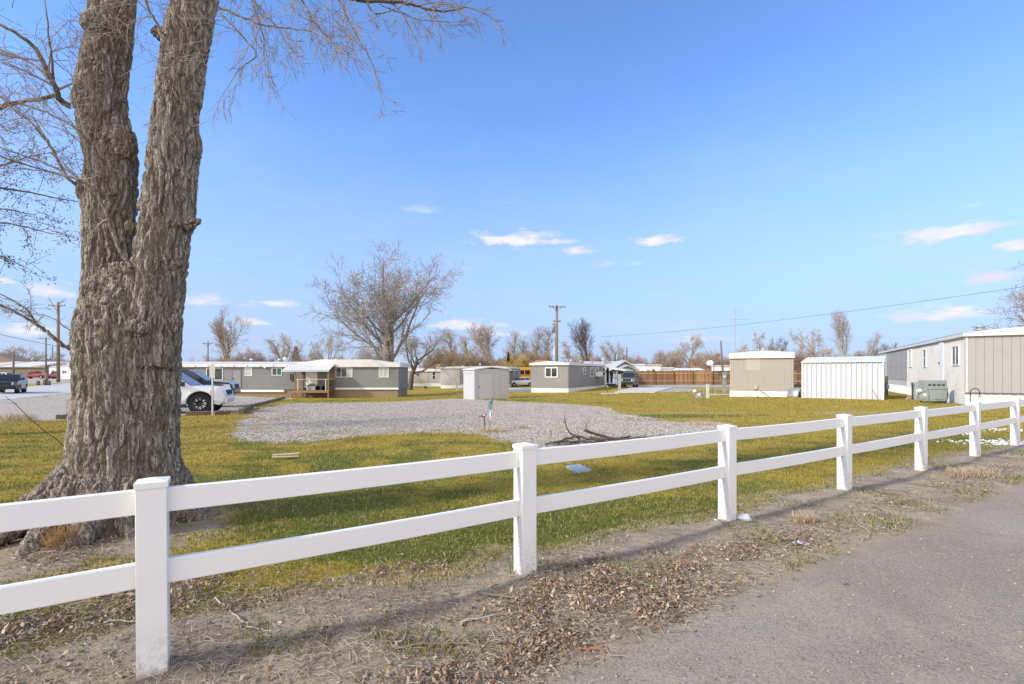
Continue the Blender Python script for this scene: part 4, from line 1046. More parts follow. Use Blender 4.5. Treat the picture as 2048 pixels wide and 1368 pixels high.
m = MB(); u = F_(585.5, 0)[0]; m.sbox('front', u - .09, u + .09, 0, .12, F_(585, 762)[1], F_(585, 748)[1]); u = F_(581, 0)[0]; m.sbox('front', u - .04, u + .04, 0, .06, F_(585, 758)[1], F_(585, 747)[1]); m.lathe([(.09, 0), (.09, .1), (.05, .13)], c=(F_(585.5, 0)[0], -.12, F_(585, 760)[1]), axis='y'); m.build('meter_box', DKGREY, A)
m = MB(); u, z = F_(531, 735.5); m.sphere((u, -.12, z), .09); m.box(u - .04, u + .04, -.1, 0, z - .03, z + .05); m.build('wall_lamp', WHITE, A)
for px in (476, 535): vent(A, F_(px, 0)[0], 2.4, zr - .05, .45, .22)
u = F_(545, 0)[0]; m = MB(); m.sphere((u, 2.5, zr + .25), (.26, .1, .26)); m.lathe([(.03, zr - .1), (.03, zr + .2)], c=(u, 2.5, 0), seg=8); m.build('satellite_dish', GALV, A)
# porch
pz, px0, px1 = F_(640, 779.5)[1], F_(605, 0)[0], F_(671.5, 0)[0]; PD = 1.7
porch = MB(); porch.box(px0, px1, -PD, -.02, pz - .06, pz)
for i in range(3): porch.box(px0, px1, -PD + i * .8 - .02, -PD + i * .8 + .02, pz - .22, pz - .062)
porch = porch.build('porch_deck', CEDAR, A)
for (u, y) in ((px0 + .06, -PD + .06), (px1 - .06, -PD + .06), (px0 + .06, -.12), (px1 - .06, -.12)):
    MB().box(u - .055, u + .055, y - .055, y + .055, -.45, F_(605, 741)[1] if y < -.5 else F_(605, 737)[1]).build('porch_post', CEDAR, A)
m = MB(); rz = F_(640, 757.5)[1]; m.box(px0 + .12, px1 - .12, -PD + .03, -PD + .1, rz - .05, rz); m.box(px0 + .03, px0 + .1, -PD + .12, -.2, rz - .05, rz); m.box(px1 - .1, px1 - .03, -PD + .12, -.2, rz - .05, rz)
for i in range(2): u = (px0 + .3, px1 - .3)[i]; m.box(u - .04, u + .04, -PD + .03, -PD + .1, pz, rz - .05)
m.build('porch_rail', RAW, A)
az0, az1 = F_(627, 742)[1], F_(627, 728)[1]; ua, ub = F_(581.5, 0)[0], F_(672.5, 0)[0]
m = MB(); n_ = 30; 
vs = []; 
for i in range(n_ * 2 + 1):
    u = ua + (ub - ua) * i / (n_ * 2); dz = .035 if i % 2 else 0
    vs += [(u, -PD - .15, az0 + .02 + dz), (u, -.25, az1 + dz)]
m.add(vs, [(2 * i, 2 * i + 2, 2 * i + 3, 2 * i + 1) for i in range(n_ * 2)])
m.box(ua, ub, -PD - .13, -PD - .08, az0 - .06, az0 + .01); m.build('porch_awning', WROOF, A)
dz0, dz1 = pz, F_(625, 738)[1]; u0, u1 = F_(612, 0)[0], F_(635, 0)[0]
d_ = MB().sbox('front', u0, u1, 0, .05, dz0, dz1).build('door', WHITE, A)
MB().sbox('front', u0 + .08, u0 + .13, .05, .11, dz0 + .9, dz0 + .98).build('handle', DKGREY, d_)
st_ = MB(); 
for i in range(4):
    x1 = px0 - .27 * i; st_.box(x1 - .3, x1, -PD + .1, -PD + 1.1, pz - .17 * (i + 1) - .04, pz - .17 * (i + 1))
    st_.box(x1 - .3, x1, -PD + .06, -PD + .1, -.35, pz - .17 * (i + 1)) if i > 0 else None
st_.build('porch_steps', CEDAR, A)
m = MB(); u = F_(583.5, 0)[0]; m.tube([(u, -PD + .1, -.1), (u, -PD + .1, F_(583, 768)[1]), (px0, -PD + .08, rz)], .02, 6); m.build('handrail', RUST, A)
wx = lambda px, y=-.9: (at(px, YA + y))
def on_deck(name, lab, cat, px, parts, y=-.9):
    T = thing(name, lab, cat, (at(px, YA + y), YA + y, A.location.z + pz))
    for nm, mb, mt, bv in parts: mb.build(nm, mt, T, bevel=bv)
    return T
BINM = pm('grey_tote', (.34, .36, .42), .08, .5, 5, 0); LIDG = pm('lime_lid', (.28, .55, .06), .1, .4, 5, 0); CHG = pm('green_canvas', (.025, .12, .07), .2, .7, 8, .1)
on_deck('storage_tote', 'grey plastic storage tote heaped with things on the porch', 'storage tote', 625, [('bin', MB().hexa([(-.36, -.25, 0), (.36, -.25, 0), (.36, .25, 0), (-.36, .25, 0)], [(-.42, -.3, .42), (.42, -.3, .42), (.42, .3, .42), (-.42, .3, .42)]), BINM, .02), ('lid', MB().box(-.45, .45, -.33, .33, .42, .47), DKGREY, .01)])
on_deck('gardening_bag', 'lime green and black bundle on top of the grey tote', 'bundle', 624, [('bag', MB().sphere((0, 0, .56), (.24, .18, .1), 12, 8), LIDG, 0), ('strap', MB().tube([(-.3, 0, .5), (-.05, -.1, .62), (.3, 0, .52)], .04, 6), BLACK, 0)])
ch = MB(); 
for s_ in (-1, 1): ch.tube([(s_ * .3, -.25, 0), (s_ * .28, .22, .52)], .018, 6); ch.tube([(s_ * .3, .25, 0), (s_ * .28, -.22, .52)], .018, 6); ch.tube([(s_ * .28, .2, .5), (s_ * .3, .34, 1.0)], .018, 6)
ch.tube([(-.28, .22, .50), (.28, .22, .50)], .018, 6); ch.tube([(-.28, -.22, .5), (.28, -.22, .5)], .018, 6)
sb_ = MB(); sb_.hexa([(-.27, -.22, .43), (.27, -.22, .43), (.27, .2, .38), (-.27, .2, .38)], [(-.27, -.22, .46), (.27, -.22, .46), (.27, .2, .41), (-.27, .2, .41)])
bk = MB(); bk.hexa([(-.28, .2, .42), (.28, .2, .42), (.28, .23, .42), (-.28, .23, .42)], [(-.28, .32, 1.0), (.28, .32, 1.0), (.28, .35, 1.0), (-.28, .35, 1.0)])
on_deck('folding_chair', 'dark green folding chair on the porch', 'chair', 655, [('frame', ch, BLACK, 0), ('seat', sb_, CHG, 0), ('backrest', bk, CHG, 0)])
on_deck('garden_tools', 'tangle of dark tools standing at the left porch post', 'tools', 609, [('handle', MB().tube([(0, 0, 0), (.12, .1, 1.1)], .02, 6).tube([(.1, 0, 0), (-.05, .1, .95)], .018, 6), RAW, 0), ('tool_head', MB().box(-.12, .18, -.04, .04, .0, .22), BLACK, .01)], -1.2)
on_deck('toy_bicycle', 'small dark bicycle between tote and chair on the porch', 'bicycle', 641, [('wheel', MB().lathe([(.2, -.02), (.2, .02), (.16, .02), (.16, -.02), (.2, -.02)], c=(-.25, 0, .2), axis='y'), BLACK, 0), ('wheel', MB().lathe([(.2, -.02), (.2, .02), (.16, .02), (.16, -.02), (.2, -.02)], c=(.3, 0, .2), axis='y'), BLACK, 0), ('frame', MB().tube([(-.25, 0, .2), (-.1, 0, .45), (.2, 0, .5), (.3, 0, .2)], .02, 6).tube([(-.1, 0, .45), (.05, 0, .2), (.22, 0, .5), (.18, -.2, .62)], .02, 6), CHG, 0)], -1.3)
def on_lawn(name, lab, cat, px, py, rot=0, group=None):
    q = G(px, py); return thing(name, lab, cat, q, rot, group)
T = on_lawn('small_bench', 'little white bench by the brown skirting right of the porch', 'bench', 690, 795)
MB().box(-.4, .4, -.12, .12, .3, .35).build('seat', WHITE, T)
for s_ in (-1, 1): MB().box(s_ * .34 - .03, s_ * .34 + .03, -.1, .1, -.02, .3).build('leg', WHITE, T)
T = on_lawn('vent_panel', 'grey slatted panel leaning on the brown skirting', 'panel', 716, 794.5)
m = MB(); [m.hexa([(-.3 + i * .1, -.02, 0), (-.22 + i * .1, -.02, 0), (-.22 + i * .1, .02, 0), (-.3 + i * .1, .02, 0)], [(-.36 + i * .1, .2, .72), (-.28 + i * .1, .2, .72), (-.28 + i * .1, .24, .72), (-.36 + i * .1, .24, .72)]) for i in range(6)]; m.build('slat_panel', GALV, T); MB().hexa([(-.31, -.03, .0), (.31, -.03, .0), (.31, -.02, .0), (-.31, -.02, .0)], [(-.32, 0, .08), (.3, 0, .08), (.3, .01, .08), (-.32, .01, .08)]).build('frame', GALV, T)
T = on_lawn('black_bucket', 'black bucket on the ground right of the porch', 'bucket', 676, 794)
MB().lathe([(.16, 0), (.2, .42), (.215, .42), (.215, .45), (.19, .45), (.15, .05)], seg=16).build('pail', BLACK, T, True); MB().tube([(-.2, 0, .43), (0, 0, .55), (.2, 0, .43)], .012, 6).build('handle', GALV, T)

# --- beige home behind, with the ribbed end
def home(name, lab, px, py, rot, Lf, Ld, zw0, zw1, zroof, wallm, endm, roofm=WROOF, skm=SKIRT, ribp=.2, crown=.15, ov=.08, side=None, cat='mobile home', grp=None):
    c = G(px, py); T = thing(name, lab, cat, c, rot, grp)
    return T
c = G(855.8, 773); B_ = thing('mobile_home', 'beige home with ribbed end far behind the grey one, left of the pale home', 'mobile home', c, R(-8))
f = lambda px, py: fw(B_, 'front', px, py)
w0 = f(815.5, 760)[0]; z0, z1, z2 = f(830, 766)[1], f(830, 743)[1], f(830, 737)[1]
MB().box(w0, 0, 0, 3, z0, z1).ribs('front', w0, 0, z0, z1, .35, .05, -.002).build('wall', BEIGE, B_)
MB().box(0.003, 2.6, .02, 9, z0, z1).build('side_wall', TAUPE, B_)
MB().box(w0 - .12, 2.75, -.2, 9.1, z1, z2 - .1).prism([(w0 - .12, z2 - .1), (w0 + 1.2, z2 + .05), (2.75, z2 - .1)], 'y', -.2, 9.1).build('roof', WROOF, B_)
MB().box(w0 + .02, 2.58, .05, 8.9, -.4, z0).build('skirting', SKIRT, B_)
winpx(B_, 'front', 832, 840.5, 743, 752, bar='h', off=-.05); winpx(B_, 'front', 864.5, 871, 743, 759, bar='h', off=.02)
m = MB(); u, z = f(869, 737); m.box(u - .4, u + .4, 2, 2.8, z2 - .1, z2 + .72); m.build('swamp_cooler', pm('rusty_tan', (.42, .29, .15), .15, .7), B_)
c = G(919.6, 776.5); C_ = thing('mobile_home', 'pale grey home behind the small white shed', 'mobile home', c, R(-14))
f = lambda px, py: fw(C_, 'front', px, py); z0, z1, z2 = f(900, 769)[1], f(900, 737)[1], f(900, 734.5)[1]; w0 = f(880.8, 760)[0]
MB().box(w0, 0, 0, 3, z0, z1).ribs('front', w0, 0, z0, z1, .3, .03, -.002).build('wall', PALE, C_)
u1 = f(1013, 760)[0]
MB().box(.003, u1, .03, 9, z0, z1).build('side_wall', GREY2, C_)
MB().box(w0 - .1, u1 + .1, -.15, 9.1, z1, z2).prism([(w0 - .1, z2), (w0 + 2, z2 + .12), (u1 - 2, z2 + .16), (u1 + .1, z2)], 'y', -.15, 9.1).build('roof', WROOF, C_)
MB().box(w0 + .02, u1 - .02, .05, 8.9, -.5, z0).build('skirting', SKIRT, C_)
for px, h in ((912, .3), (948, .65), (982, .25)): vent(C_, f(px, 0)[0], 3, z2, h, .16)
MB().box(u1 + .1, u1 + .75, 0, 4, z2 - .5, z2 - .42).build('lean_to', WROOF, C_)
for y in (.2, 3.6): MB().box(u1 + .62, u1 + .7, y, y + .1, -.3, z2 - .5).build('lean_to_post', DKGREY, C_)

# --- small white shed
c = G(949.5, 799); D = thing('garden_shed', 'small off-white board shed with a plain door at the edge of the gravel', 'shed', c, R(30))
f = lambda px, py: fw(D, 'front', px, py); wR = f(1018, 780)[0]; zt = f(950, 737.5)[1]; zr = f(985, 733)[1]
LBD = 2.08
SHED = pm('shed_paint', (.50, .487, .50), .05, .7, 1.5, .15, .003, dirt=(.52, .50, .47))
MB().box(0, wR, 0, LBD, -.12, zt).build('wall', SHED, D)
m = MB()
for u in np.arange(.2, wR, .2): m.sbox('front', u - .006, u + .006, 0, .004, -.05, zt - .1)
for u in np.arange(.35, LBD, .4): m.sbox('left', u - .006, u + .006, 0, .004, -.05, zt - .15)
m.build('groove', SEAM, D)
m = MB(); m.sbox('front', -.03, .06, .004, .03, -.1, zt - .06); m.sbox('left', -.03, .06, .004, .03, -.1, zt - .2); m.sbox('left', 0, LBD, .004, .03, zt - .34, zt - .22); m.sbox('front', wR - .07, wR, .004, .03, -.1, zt - .06); m.build('corner_trim', SHED, D)
m = MB(); m.prism([(-.1, zt - .08), (-.1, zt - .02), (wR * .45, zr), (wR + .12, zt + .02), (wR + .12, zt - .05), (wR * .45, zr - .07)], 'y', -.12, LBD + .1); m.build('roof', WROOF, D)
u0, u1 = f(957, 770)[0], f(984, 770)[0]; z1_ = f(970, 747.5)[1]
d_ = MB().sbox('front', u0, u1, .004, .012, .0, z1_).build('door', pm('shed_door_paint', (.52, .507, .52), .05, .7, 1.5, .15, .003, dirt=(.56, .54, .51)), D)
m = MB(); m.sbox('front', u0 - .014, u0, .004, .014, 0, z1_); m.sbox('front', u1, u1 + .012, .004, .014, 0, z1_); m.sbox('front', u0 - .014, u1 + .012, .004, .014, z1_, z1_ + .012); m.build('door_gap', GREY2, d_)
MB().sbox('front', u0 + .03, u0 + .08, .03, .07, .9, 1.02).build('handle', DKGREY, d_)

# --- grey home in the middle
c = G(1136.7, 784.7); ANG = math.atan2(-.443, .896)
E = thing('mobile_home', 'grey home with white trim and a porch canopy, seen from its corner in the middle', 'mobile home', c, ANG)
f = lambda px, py: fw(E, 'front', px, py); w0 = f(1062, 760)[0]; z0, z1, z2 = f(1100, 776)[1], f(1100, 730)[1], f(1100, 724.5)[1]
def side_len(T, px, x=0):
    return fw(T, 'right', px, 760, x)[0]
ev_ = E.rotation_euler.z
LE = 14.0
# walls: local x<0 is the end facing us, x=0 the long right-hand wall
MB().box(w0, 0, 0, LE, z0, z1).ribs('front', w0 + .05, -.05, z0, z1, .3, .018, -.002).build('wall', GREY2, E)
def rbox(m, u0, u1, o0, o1, za, zb_): return m.box(o0, o1, u0, u1, za, zb_)
m = MB(); m.box(w0 - .12, .12, -.18, LE + .1, z1 - .02, z2 - .06); m.prism([(w0 - .14, z2 - .06), (w0 / 2, z2 + .12), (.14, z2 - .06)], 'y', -.2, LE + .12); m.build('roof', WROOF, E)
MB().box(w0 + .03, -.03, .04, LE - .05, -.4, z0).ribs('front', w0 + .03, -.03, -.3, z0, .3, .02, .03).build('skirting', SKIRT, E)
m = MB(); rbox(m, .0, LE, -.03, -.008, -.4, z0 - .01); m.build('side_skirting', WHITE, E)
winpx(E, 'front', 1090, 1115.5, 734.5, 755, bar='v', ft=.1, off=-.018)
def rwin(T, x0, x1, y0, y1, xo=0., bar='h', pane=None):
    (ua, za), (ub, zb_) = fw(T, 'left', x0, y0, xo), fw(T, 'left', x1, y1, xo)
    um = (ua + ub) / 2; m = MB(); ft = .07
    lo, hi = min(za, zb_), max(za, zb_)
    for (p0, p1, q0, q1) in ((ua, ub, lo, lo + ft), (ua, ub, hi - ft, hi), (ua, ua + ft, lo + ft, hi - ft), (ub - ft, ub, lo + ft, hi - ft), (ua + ft, ub - ft, (lo + hi) / 2 - .03, (lo + hi) / 2 + .03)): rbox(m, p0, p1, xo - .02, xo + .045, q0, q1)
    w_ = m.build('window', WHITE, T); rbox(MB(), ua + .03, ub - .03, xo - .01, xo + .012, lo + .03, hi - .03).build('pane', pane or GLASS, w_); return w_
rwin(E, 1166, 1171, 735, 748.5); rwin(E, 1181, 1187.3, 735, 753); rwin(E, 1191, 1197.4, 735, 746); rwin(E, 1204, 1209.6, 735, 752)
ua, za = fw(E, 'left', 1191, 743.5, 0); ub, zb_ = fw(E, 'left', 1197.5, 753, 0)
rbox(MB(), ua, ub, 0, .55, min(za, zb_), max(za, zb_)).build('window_cooler', WHITE, E, bevel=.03)
ud, _ = fw(E, 'left', 1213, 760, 0); m = MB(); rbox(m, ud, ud + 1.1, -.005, .03, .62, 2.65); m.build('door', DARK, E)
for px, h in ((1131, .35), (1143, .4), (1162, .35), (1184, .3)):
    q = fw(E, 'left', px, 720, -1)[0]; vent(E, -1, q, z2, h, .2)
uc = ud - .6
cp = MB(); cp.hexa([(.05, uc, z1 - .18), (2.6, uc, z1 - .62), (2.6, uc + 4.5, z1 - .62), (.05, uc + 4.5, z1 - .18)], [(.05, uc, z1 - .05), (2.6, uc, z1 - .48), (2.6, uc + 4.5, z1 - .48), (.05, uc + 4.5, z1 - .05)]); cp.build('canopy', WROOF, E)
for y in (uc + .2, uc + 2.2, uc + 4.3): MB().box(2.4, 2.52, y, y + .12, -.3, z1 - .6).build('canopy_post', CEDAR, E)
stp = MB()
for i in range(4): stp.box(.05, .9 + .28 * i, uc + .3, uc + 1.9, -.3 if i == 3 else .55 - .17 * (i + 1), .55 - .17 * i) if False else stp.box(.05 + (0 if i == 0 else .9 + .28 * (i - 1)), .95 + .28 * i, uc + .3, uc + 1.9, -.3, .55 - .16 * i)
stp.build('steps', DKGREY, E)
m = MB(); 
for y in (uc + .25, uc + 1.95): m.tube([(1.8, y, .0), (1.8, y, .95), (.9, y, 1.45)], .03, 6)
m.build('handrail', CEDAR, E)
E_UC = uc

# person on the steps
def person(lab, loc, rot, jacket, legs, skin, hair):
    T = thing('person', lab, 'person', loc, rot)
    def skinned(name, verts, edges, rad, m, root=0):
        me = bpy.data.meshes.new(name); me.from_pydata(verts, edges, []); o = bpy.data.objects.new('tmp', me); COL.objects.link(o)
        o.modifiers.new('k', 'SKIN'); s = o.modifiers.new('s', 'SUBSURF'); s.levels = 1; s.render_levels = 1
        for i, r in enumerate(rad): me.skin_vertices[0].data[i].radius = (r[0], r[1]) if hasattr(r, '__len__') else (r, r)
        for i in range(len(verts)): me.skin_vertices[0].data[i].use_root = (i == root)
        d = bpy.context.evaluated_depsgraph_get(); em = bpy.data.meshes.new_from_object(o.evaluated_get(d)); em.name = name; bpy.data.objects.remove(o)
        em.materials.clear(); em.materials.append(m); em.polygons.foreach_set('use_smooth', np.ones(len(em.polygons), bool))
        r = bpy.data.objects.new(name, em); COL.objects.link(r); r.parent = T; return r
    V = [(0, 0, .95), (0, .01, 1.15), (0, .02, 1.36), (0, .01, 1.48), (0, 0, 1.53), (0, -.02, 1.62), (0, -.01, 1.72),
         (.18, .02, 1.42), (.24, .03, 1.15), (.22, -.06, .92), (.22, -.09, .84), (-.18, .02, 1.42), (-.25, .0, 1.16), (-.21, -.14, .97), (-.18, -.2, .93),
         (.1, 0, .86), (.11, -.02, .48), (.11, .03, .08), (.11, -.1, .04), (-.1, 0, .86), (-.11, -.04, .48), (-.11, .02, .08), (-.12, -.11, .04)]
    Ed = [(0, 1), (1, 2), (2, 3), (3, 4), (4, 5), (5, 6), (2, 7), (7, 8), (8, 9), (9, 10), (2, 11), (11, 12), (12, 13), (13, 14), (0, 15), (15, 16), (16, 17), (17, 18), (0, 19), (19, 20), (20, 21), (21, 22)]
    Rd = [(.16, .11), (.16, .11), (.17, .11), .06, .055, .09, .07, .07, .05, .038, .04, .07, .05, .038, .04, .09, .065, .048, .04, .09, .065, .048, .04]
    skinned('body', V, Ed, Rd, skin)
    skinned('jacket', [(0, 0, .88), (0, .01, 1.15), (0, .02, 1.38), (0, .01, 1.49), (.19, .02, 1.42), (.245, .03, 1.15), (.225, -.06, .95), (-.19, .02, 1.42), (-.255, 0, 1.16), (-.215, -.13, .99)],
            [(0, 1), (1, 2), (2, 3), (2, 4), (4, 5), (5, 6), (2, 7), (7, 8), (8, 9)], [(.19, .14), (.19, .135), (.19, .13), .075, .085, .065, .05, .085, .065, .05], jacket)
    skinned('trousers', [(0, 0, .93), (.1, 0, .84), (.11, -.02, .48), (.11, .02, .07), (-.1, 0, .84), (-.11, -.04, .48), (-.11, .01, .07)], [(0, 1), (1, 2), (2, 3), (0, 4), (4, 5), (5, 6)], [(.17, .125), .105, .08, .07, .105, .08, .07], legs)
    hm = MB(); hm.sphere((0, .015, 1.66), (.1, .11, .105), 12, 8); hm.build('hair', hair, T, True)
    return T
JK = pm('navy_jacket', (.018, .022, .045), .2, .8, 10, .1); JN = pm('blue_jeans', (.04, .06, .12), .2, .85, 10, .1); SKN = pm('skin', (.50, .32, .24), .05, .6, 10, 0); HR = pm('dark_hair', (.03, .022, .018), .2, .7, 20, .1)
Me = Matrix.Translation(E.location) @ Matrix.Rotation(E.rotation_euler.z, 4, 'Z')
pp = Me @ Vector((.62, uc + .75, .57))
person('person in a navy jacket and jeans at the door of the middle grey home', (pp.x, pp.y, pp.z), R(35), JK, JN, SKN, HR)

# --- gable house behind
c = G(1215, 768); Fh = thing('gable_house', 'blue-grey gabled house with a metal roof behind the grey home in the middle', 'house', (at(1276, 72), 72, -.15), R(0))
BLUEG = pm('blue_grey_siding', (.33, .37, .43), .06, .7, 1, .1); MROOF = pm('grey_metal_roof', (.50, .50, .49), .07, .45, 1, .05, dirt=(.42, .40, .37))
f = lambda px, py: fw(Fh, 'front', px, py)
xr, zr_ = f(1275, 738); xp, zp = f(1249, 721); xl = 2 * xp - xr
MB().prism([(xl + .5, -.2), (xl + .5, zr_), (xp, zp - .2), (xr - .5, zr_ ), (xr - .5, -.2)], 'y', 0, 10).build('wall', BLUEG, Fh)
m = MB(); 
for s_, xe in ((1, xr), (-1, xl)): m.hexa([(xp, -.5, zp - .15), (xe + .2 * s_, -.5, zr_ - .25), (xe + .2 * s_, 10.5, zr_ - .25), (xp, 10.5, zp - .15)], [(xp, -.5, zp + .05), (xe + .2 * s_, -.5, zr_ - .05), (xe + .2 * s_, 10.5, zr_ - .05), (xp, 10.5, zp + .05)])
m.build('roof', MROOF, Fh)
(wl, wz) = f(1177, 722)
m = MB(); m.hexa([(wl, 1.5, zp - 1.5), (xp - .3, 1.5, zp - 1.5), (xp - .3, 5, zp - .1), (wl, 5, zp - .1)], [(wl, 1.5, zp - 1.4), (xp - .3, 1.5, zp - 1.4), (xp - .3, 5, zp), (wl, 5, zp)]); m.build('wing_roof', MROOF, Fh)
MB().box(wl + .3, xp - .4, 1.8, 8, -.2, zp - 1.5).build('wing_wall', BLUEG, Fh)
(x1, y1), (x2, y2), (x3, y3) = f(1232, 737), f(1247, 730), f(1263, 738)
MB().prism([(x1, -.2), (x1, y1 - .1), (x2, y2 - .2), (x3, y3 - .1), (x3, -.2)], 'y', -2.2, -.003).build('porch_gable', BLUEG, Fh)
m = MB(); 
for (xa_, ya_), s_ in (((x1, y1), -1), ((x3, y3), 1)): m.hexa([(x2, -2.6, y2 - .15), (xa_ + .3 * s_, -2.6, ya_ - .25), (xa_ + .3 * s_, -.005, ya_ - .25), (x2, -.005, y2 - .15)], [(x2, -2.6, y2), (xa_ + .3 * s_, -2.6, ya_ - .1), (xa_ + .3 * s_, -.005, ya_ - .1), (x2, -.005, y2)])
m.build('porch_roof', MROOF, Fh)
m = MB(); u, z = f(1217, 716); m.lathe([(.3, z - 1.2), (.3, z - .2), (.42, z - .2), (.42, z + .1), (.2, z + .35)], c=(u, 4, 0)); m.build('chimney', GALV, Fh)
m = MB(); m.box(x1 + .3, x3 - .3, -2.25, -2.205, .1, y1 - .5); m.build('garage_door', PALE, Fh)

# --- ribbed beige home end with white skirting, right
c = G(1460, 793.2); c2 = G(1587, 793.5); H2 = thing('mobile_home', 'tan ribbed home end with white cap and white skirting, left of the metal shed', 'mobile home', c, math.atan2(c2[1] - c[1] - .35, c2[0] - c[0]))
f = lambda px, py: fw(H2, 'front', px, py); wR = f(1587, 750)[0]
z0, z1, z2 = f(1520, 781.5)[1], f(1520, 715.4)[1], f(1520, 705)[1]
TANR = pm('tan_ribbed_metal', (.43, .385, .335), .05, .5, 1.2, .05, .002, dirt=(.40, .345, .285))
MB().box(0, wR, .02, 14, z0, z1).ribs('front', 0, wR, z0, z1, .105, .028, .0, .5).build('wall', TANR, H2)
a = f(1491, 0)[0]; b_ = f(1520, 0)[0]
MB().sbox('front', a, b_, .0, .034, f(1500, 741.5)[1], z1 - .002).build('patch_panel', TANR, H2)
zc = f(1520, 701.2)[1]
MB().box(-.05, wR + .05, -.1, 14.1, z1, z2 + .02).prism([(-.1, z2 + .02), (wR * .08, f(1520, 704.5)[1]), (wR * .55, zc), (wR * .9, f(1520, 704.2)[1]), (wR + .08, z2 + .02)], 'y', -.12, 14.1).build('roof', WROOF, H2)
m = MB(); zz2 = (z1 + z2) / 2; m.sbox('front', -.05, wR + .05, .1, .125, zz2 - .012, zz2 + .012); m.sbox('front', -.06, wR + .06, .1, .15, z1 - .03, z1 + .06); m.build('eave_trim', WHITE, H2)
MB().sbox('front', -.02, wR + .02, 0, .06, z0 - .02, f(0, 777.5)[1] + .02).build('band', WHITE, H2)
MB().box(.02, wR - .02, .06, 13.9, -.4, z0 - .02).ribs('front', .02, wR - .02, -.35, z0 - .02, .4, .03, .05, .2).build('skirting', SKIRT, H2)
m = MB(); u, z = f(1512, 775); m.sbox('front', u - .12, u + .08, .03, .12, z - .12, z + .12); m.build('hose_box', BEIGE, H2)
for px, h in ((1505, .12), (1528, .16)): vent(H2, f(px, 0)[0], 1.5, zc - .1, h + .2, .2)
q = f(1530, 790); m = MB(); m.tube([(q[0] - .3, -.12, .45), (q[0] - .1, -.25, .35), (q[0] + .15, -.35, -.02)], .014, 5); m.tube([(q[0] - .28, -.12, .3), (q[0], -.2, .33), (q[0] + .28, -.35, 0)], .014, 5); 
m.build('garden_hose', DKGREY, H2)

# --- white ribbed steel shed
c = G(1766.6, 799.6); cl_ = Vector((18.45, 29.85)); d = Vector((c[0], c[1])) - cl_
Hs = thing('metal_shed', 'white ribbed steel shed between the tan home end and the right-hand home', 'shed', (cl_.x, cl_.y, float(gz(cl_.x, cl_.y))), math.atan2(d.y, d.x))
LW = d.length; f = lambda px, py: fw(Hs, 'front', px, py); zt = f(1766, 722)[1]; zl = f(1609, 721.5)[1]
WL = 2.3
MB().box(0.01, LW - .01, .02, WL, -.1, zt - .02).ribs('front', 0, LW, -.08, zt - .03, LW / 16, .06, .0, .2).build('wall', SHEDW, Hs)
m = MB(); m.ribs('left', 0, WL, -.08, zt + .1, .3, .01, -.002); m.build('side_wall', SHEDW, Hs)
m = MB(); m.sbox('front', -.04, .05, .0, .065, -.1, zt); m.sbox('front', LW - .05, LW + .03, .0, .065, -.1, zt); m.build('corner_trim', WHITE, Hs)
m = MB(); zb2 = zt + .34
m.hexa([(-.06, -.12, zt - .05), (LW + .06, -.12, zt - .05), (LW + .06, WL + .1, zb2 - .05), (-.06, WL + .1, zb2 - .05)], [(-.06, -.12, zt + .03), (LW + .06, -.12, zt + .03), (LW + .06, WL + .1, zb2 + .02), (-.06, WL + .1, zb2 + .02)]); m.build('roof', WROOF, Hs)
T = on_lawn('leaning_pipe', 'thin dark rod leaning on the right end of the white steel shed', 'rod', 1753, 800.5)
MB().tube([(.12, 0, 0), (-.12, .16, .62)], .014, 6).build('rod', DKGREY, T); MB().sphere((.12, 0, .01), .02, 6, 4).build('rod_foot', DKGREY, T)
T = on_lawn('curled_roofing', 'curled grey sheet of corrugated metal between the tan home and the steel shed', 'sheet metal', 1598, 795, R(20))
m = MB(); vs = []; K = 12
for i in range(K + 1):
    a = R(-20 + 130 * i / K); 
    for y in (0, .8): vs.append((.42 - .5 * math.cos(a) * (1.0), y, .05 + .55 * math.sin(max(a, -.1)) + (.02 if i % 2 else 0)))
m.add(vs, [(2 * i, 2 * i + 1, 2 * i + 3, 2 * i + 2) for i in range(K)]); o = m.build('sheet', GALV, T, True); so2 = o.modifiers.new('t', 'SOLIDIFY'); so2.thickness = .01
m = MB(); m.box(-.05, .3, .2, .6, 0, .28); m.build('scrap', DKGREY, T)
# firewood seen through the gap
T = thing('wood_stack', 'stack of split firewood seen in the gap beside the tan home', 'firewood', (at(1592, 37), 37, float(gz(at(1592, 37), 37))))
for i in range(7):
    for j in range(5):
        MB().lathe([(.085 + random.uniform(-.015, .02), 0), (.085, .5)], c=(-.5 + i * .18 + (j % 2) * .09, 0, .1 + j * .155), axis='y', seg=7).build('log', RAW if random.random() < .6 else CEDAR, T)

# --- home at the right edge
c = G(1931.4, 810); I_ = thing('mobile_home', 'large taupe home at the right edge, panelled end wall and long windowed side', 'mobile home', c, math.atan2(-.505, .863))
f = lambda px, py: fw(I_, 'front', px, py); g_ = lambda px, py: fw(I_, 'left', px, py)
z0 = f(1945, 785)[1]; z1 = f(1945, 672)[1]; z2 = f(1935, 663.4)[1]
LI = g_(1760, 740)[0]; print('LI', LI, 'z', z0, z1, z2)
WI = 4.3
MB().box(0.02, WI, .02, LI, z0, z1).build('wall', TAUPE, I_)
m = MB(); m.sbox('front', 0.02, WI, 0, .012, z0, z1, .02)
m.build('end_panel', TAUPE, I_)
m = MB()
for u in np.arange(.36, WI, .305): m.sbox('front', u - .005, u + .005, .0122, .0135, z0, z1, .02)
m.build('end_groove', SEAM, I_)
uA = g_(1813.5, 740)[0]; uB = g_(1774, 740)[0]
MB().ribs('left', 0.06, uA, z0 - .05, z1, .14, .014, .018, .35).build('ribbed_side', TAUPE2, I_)
zq = g_(1795, 759.5)[1]
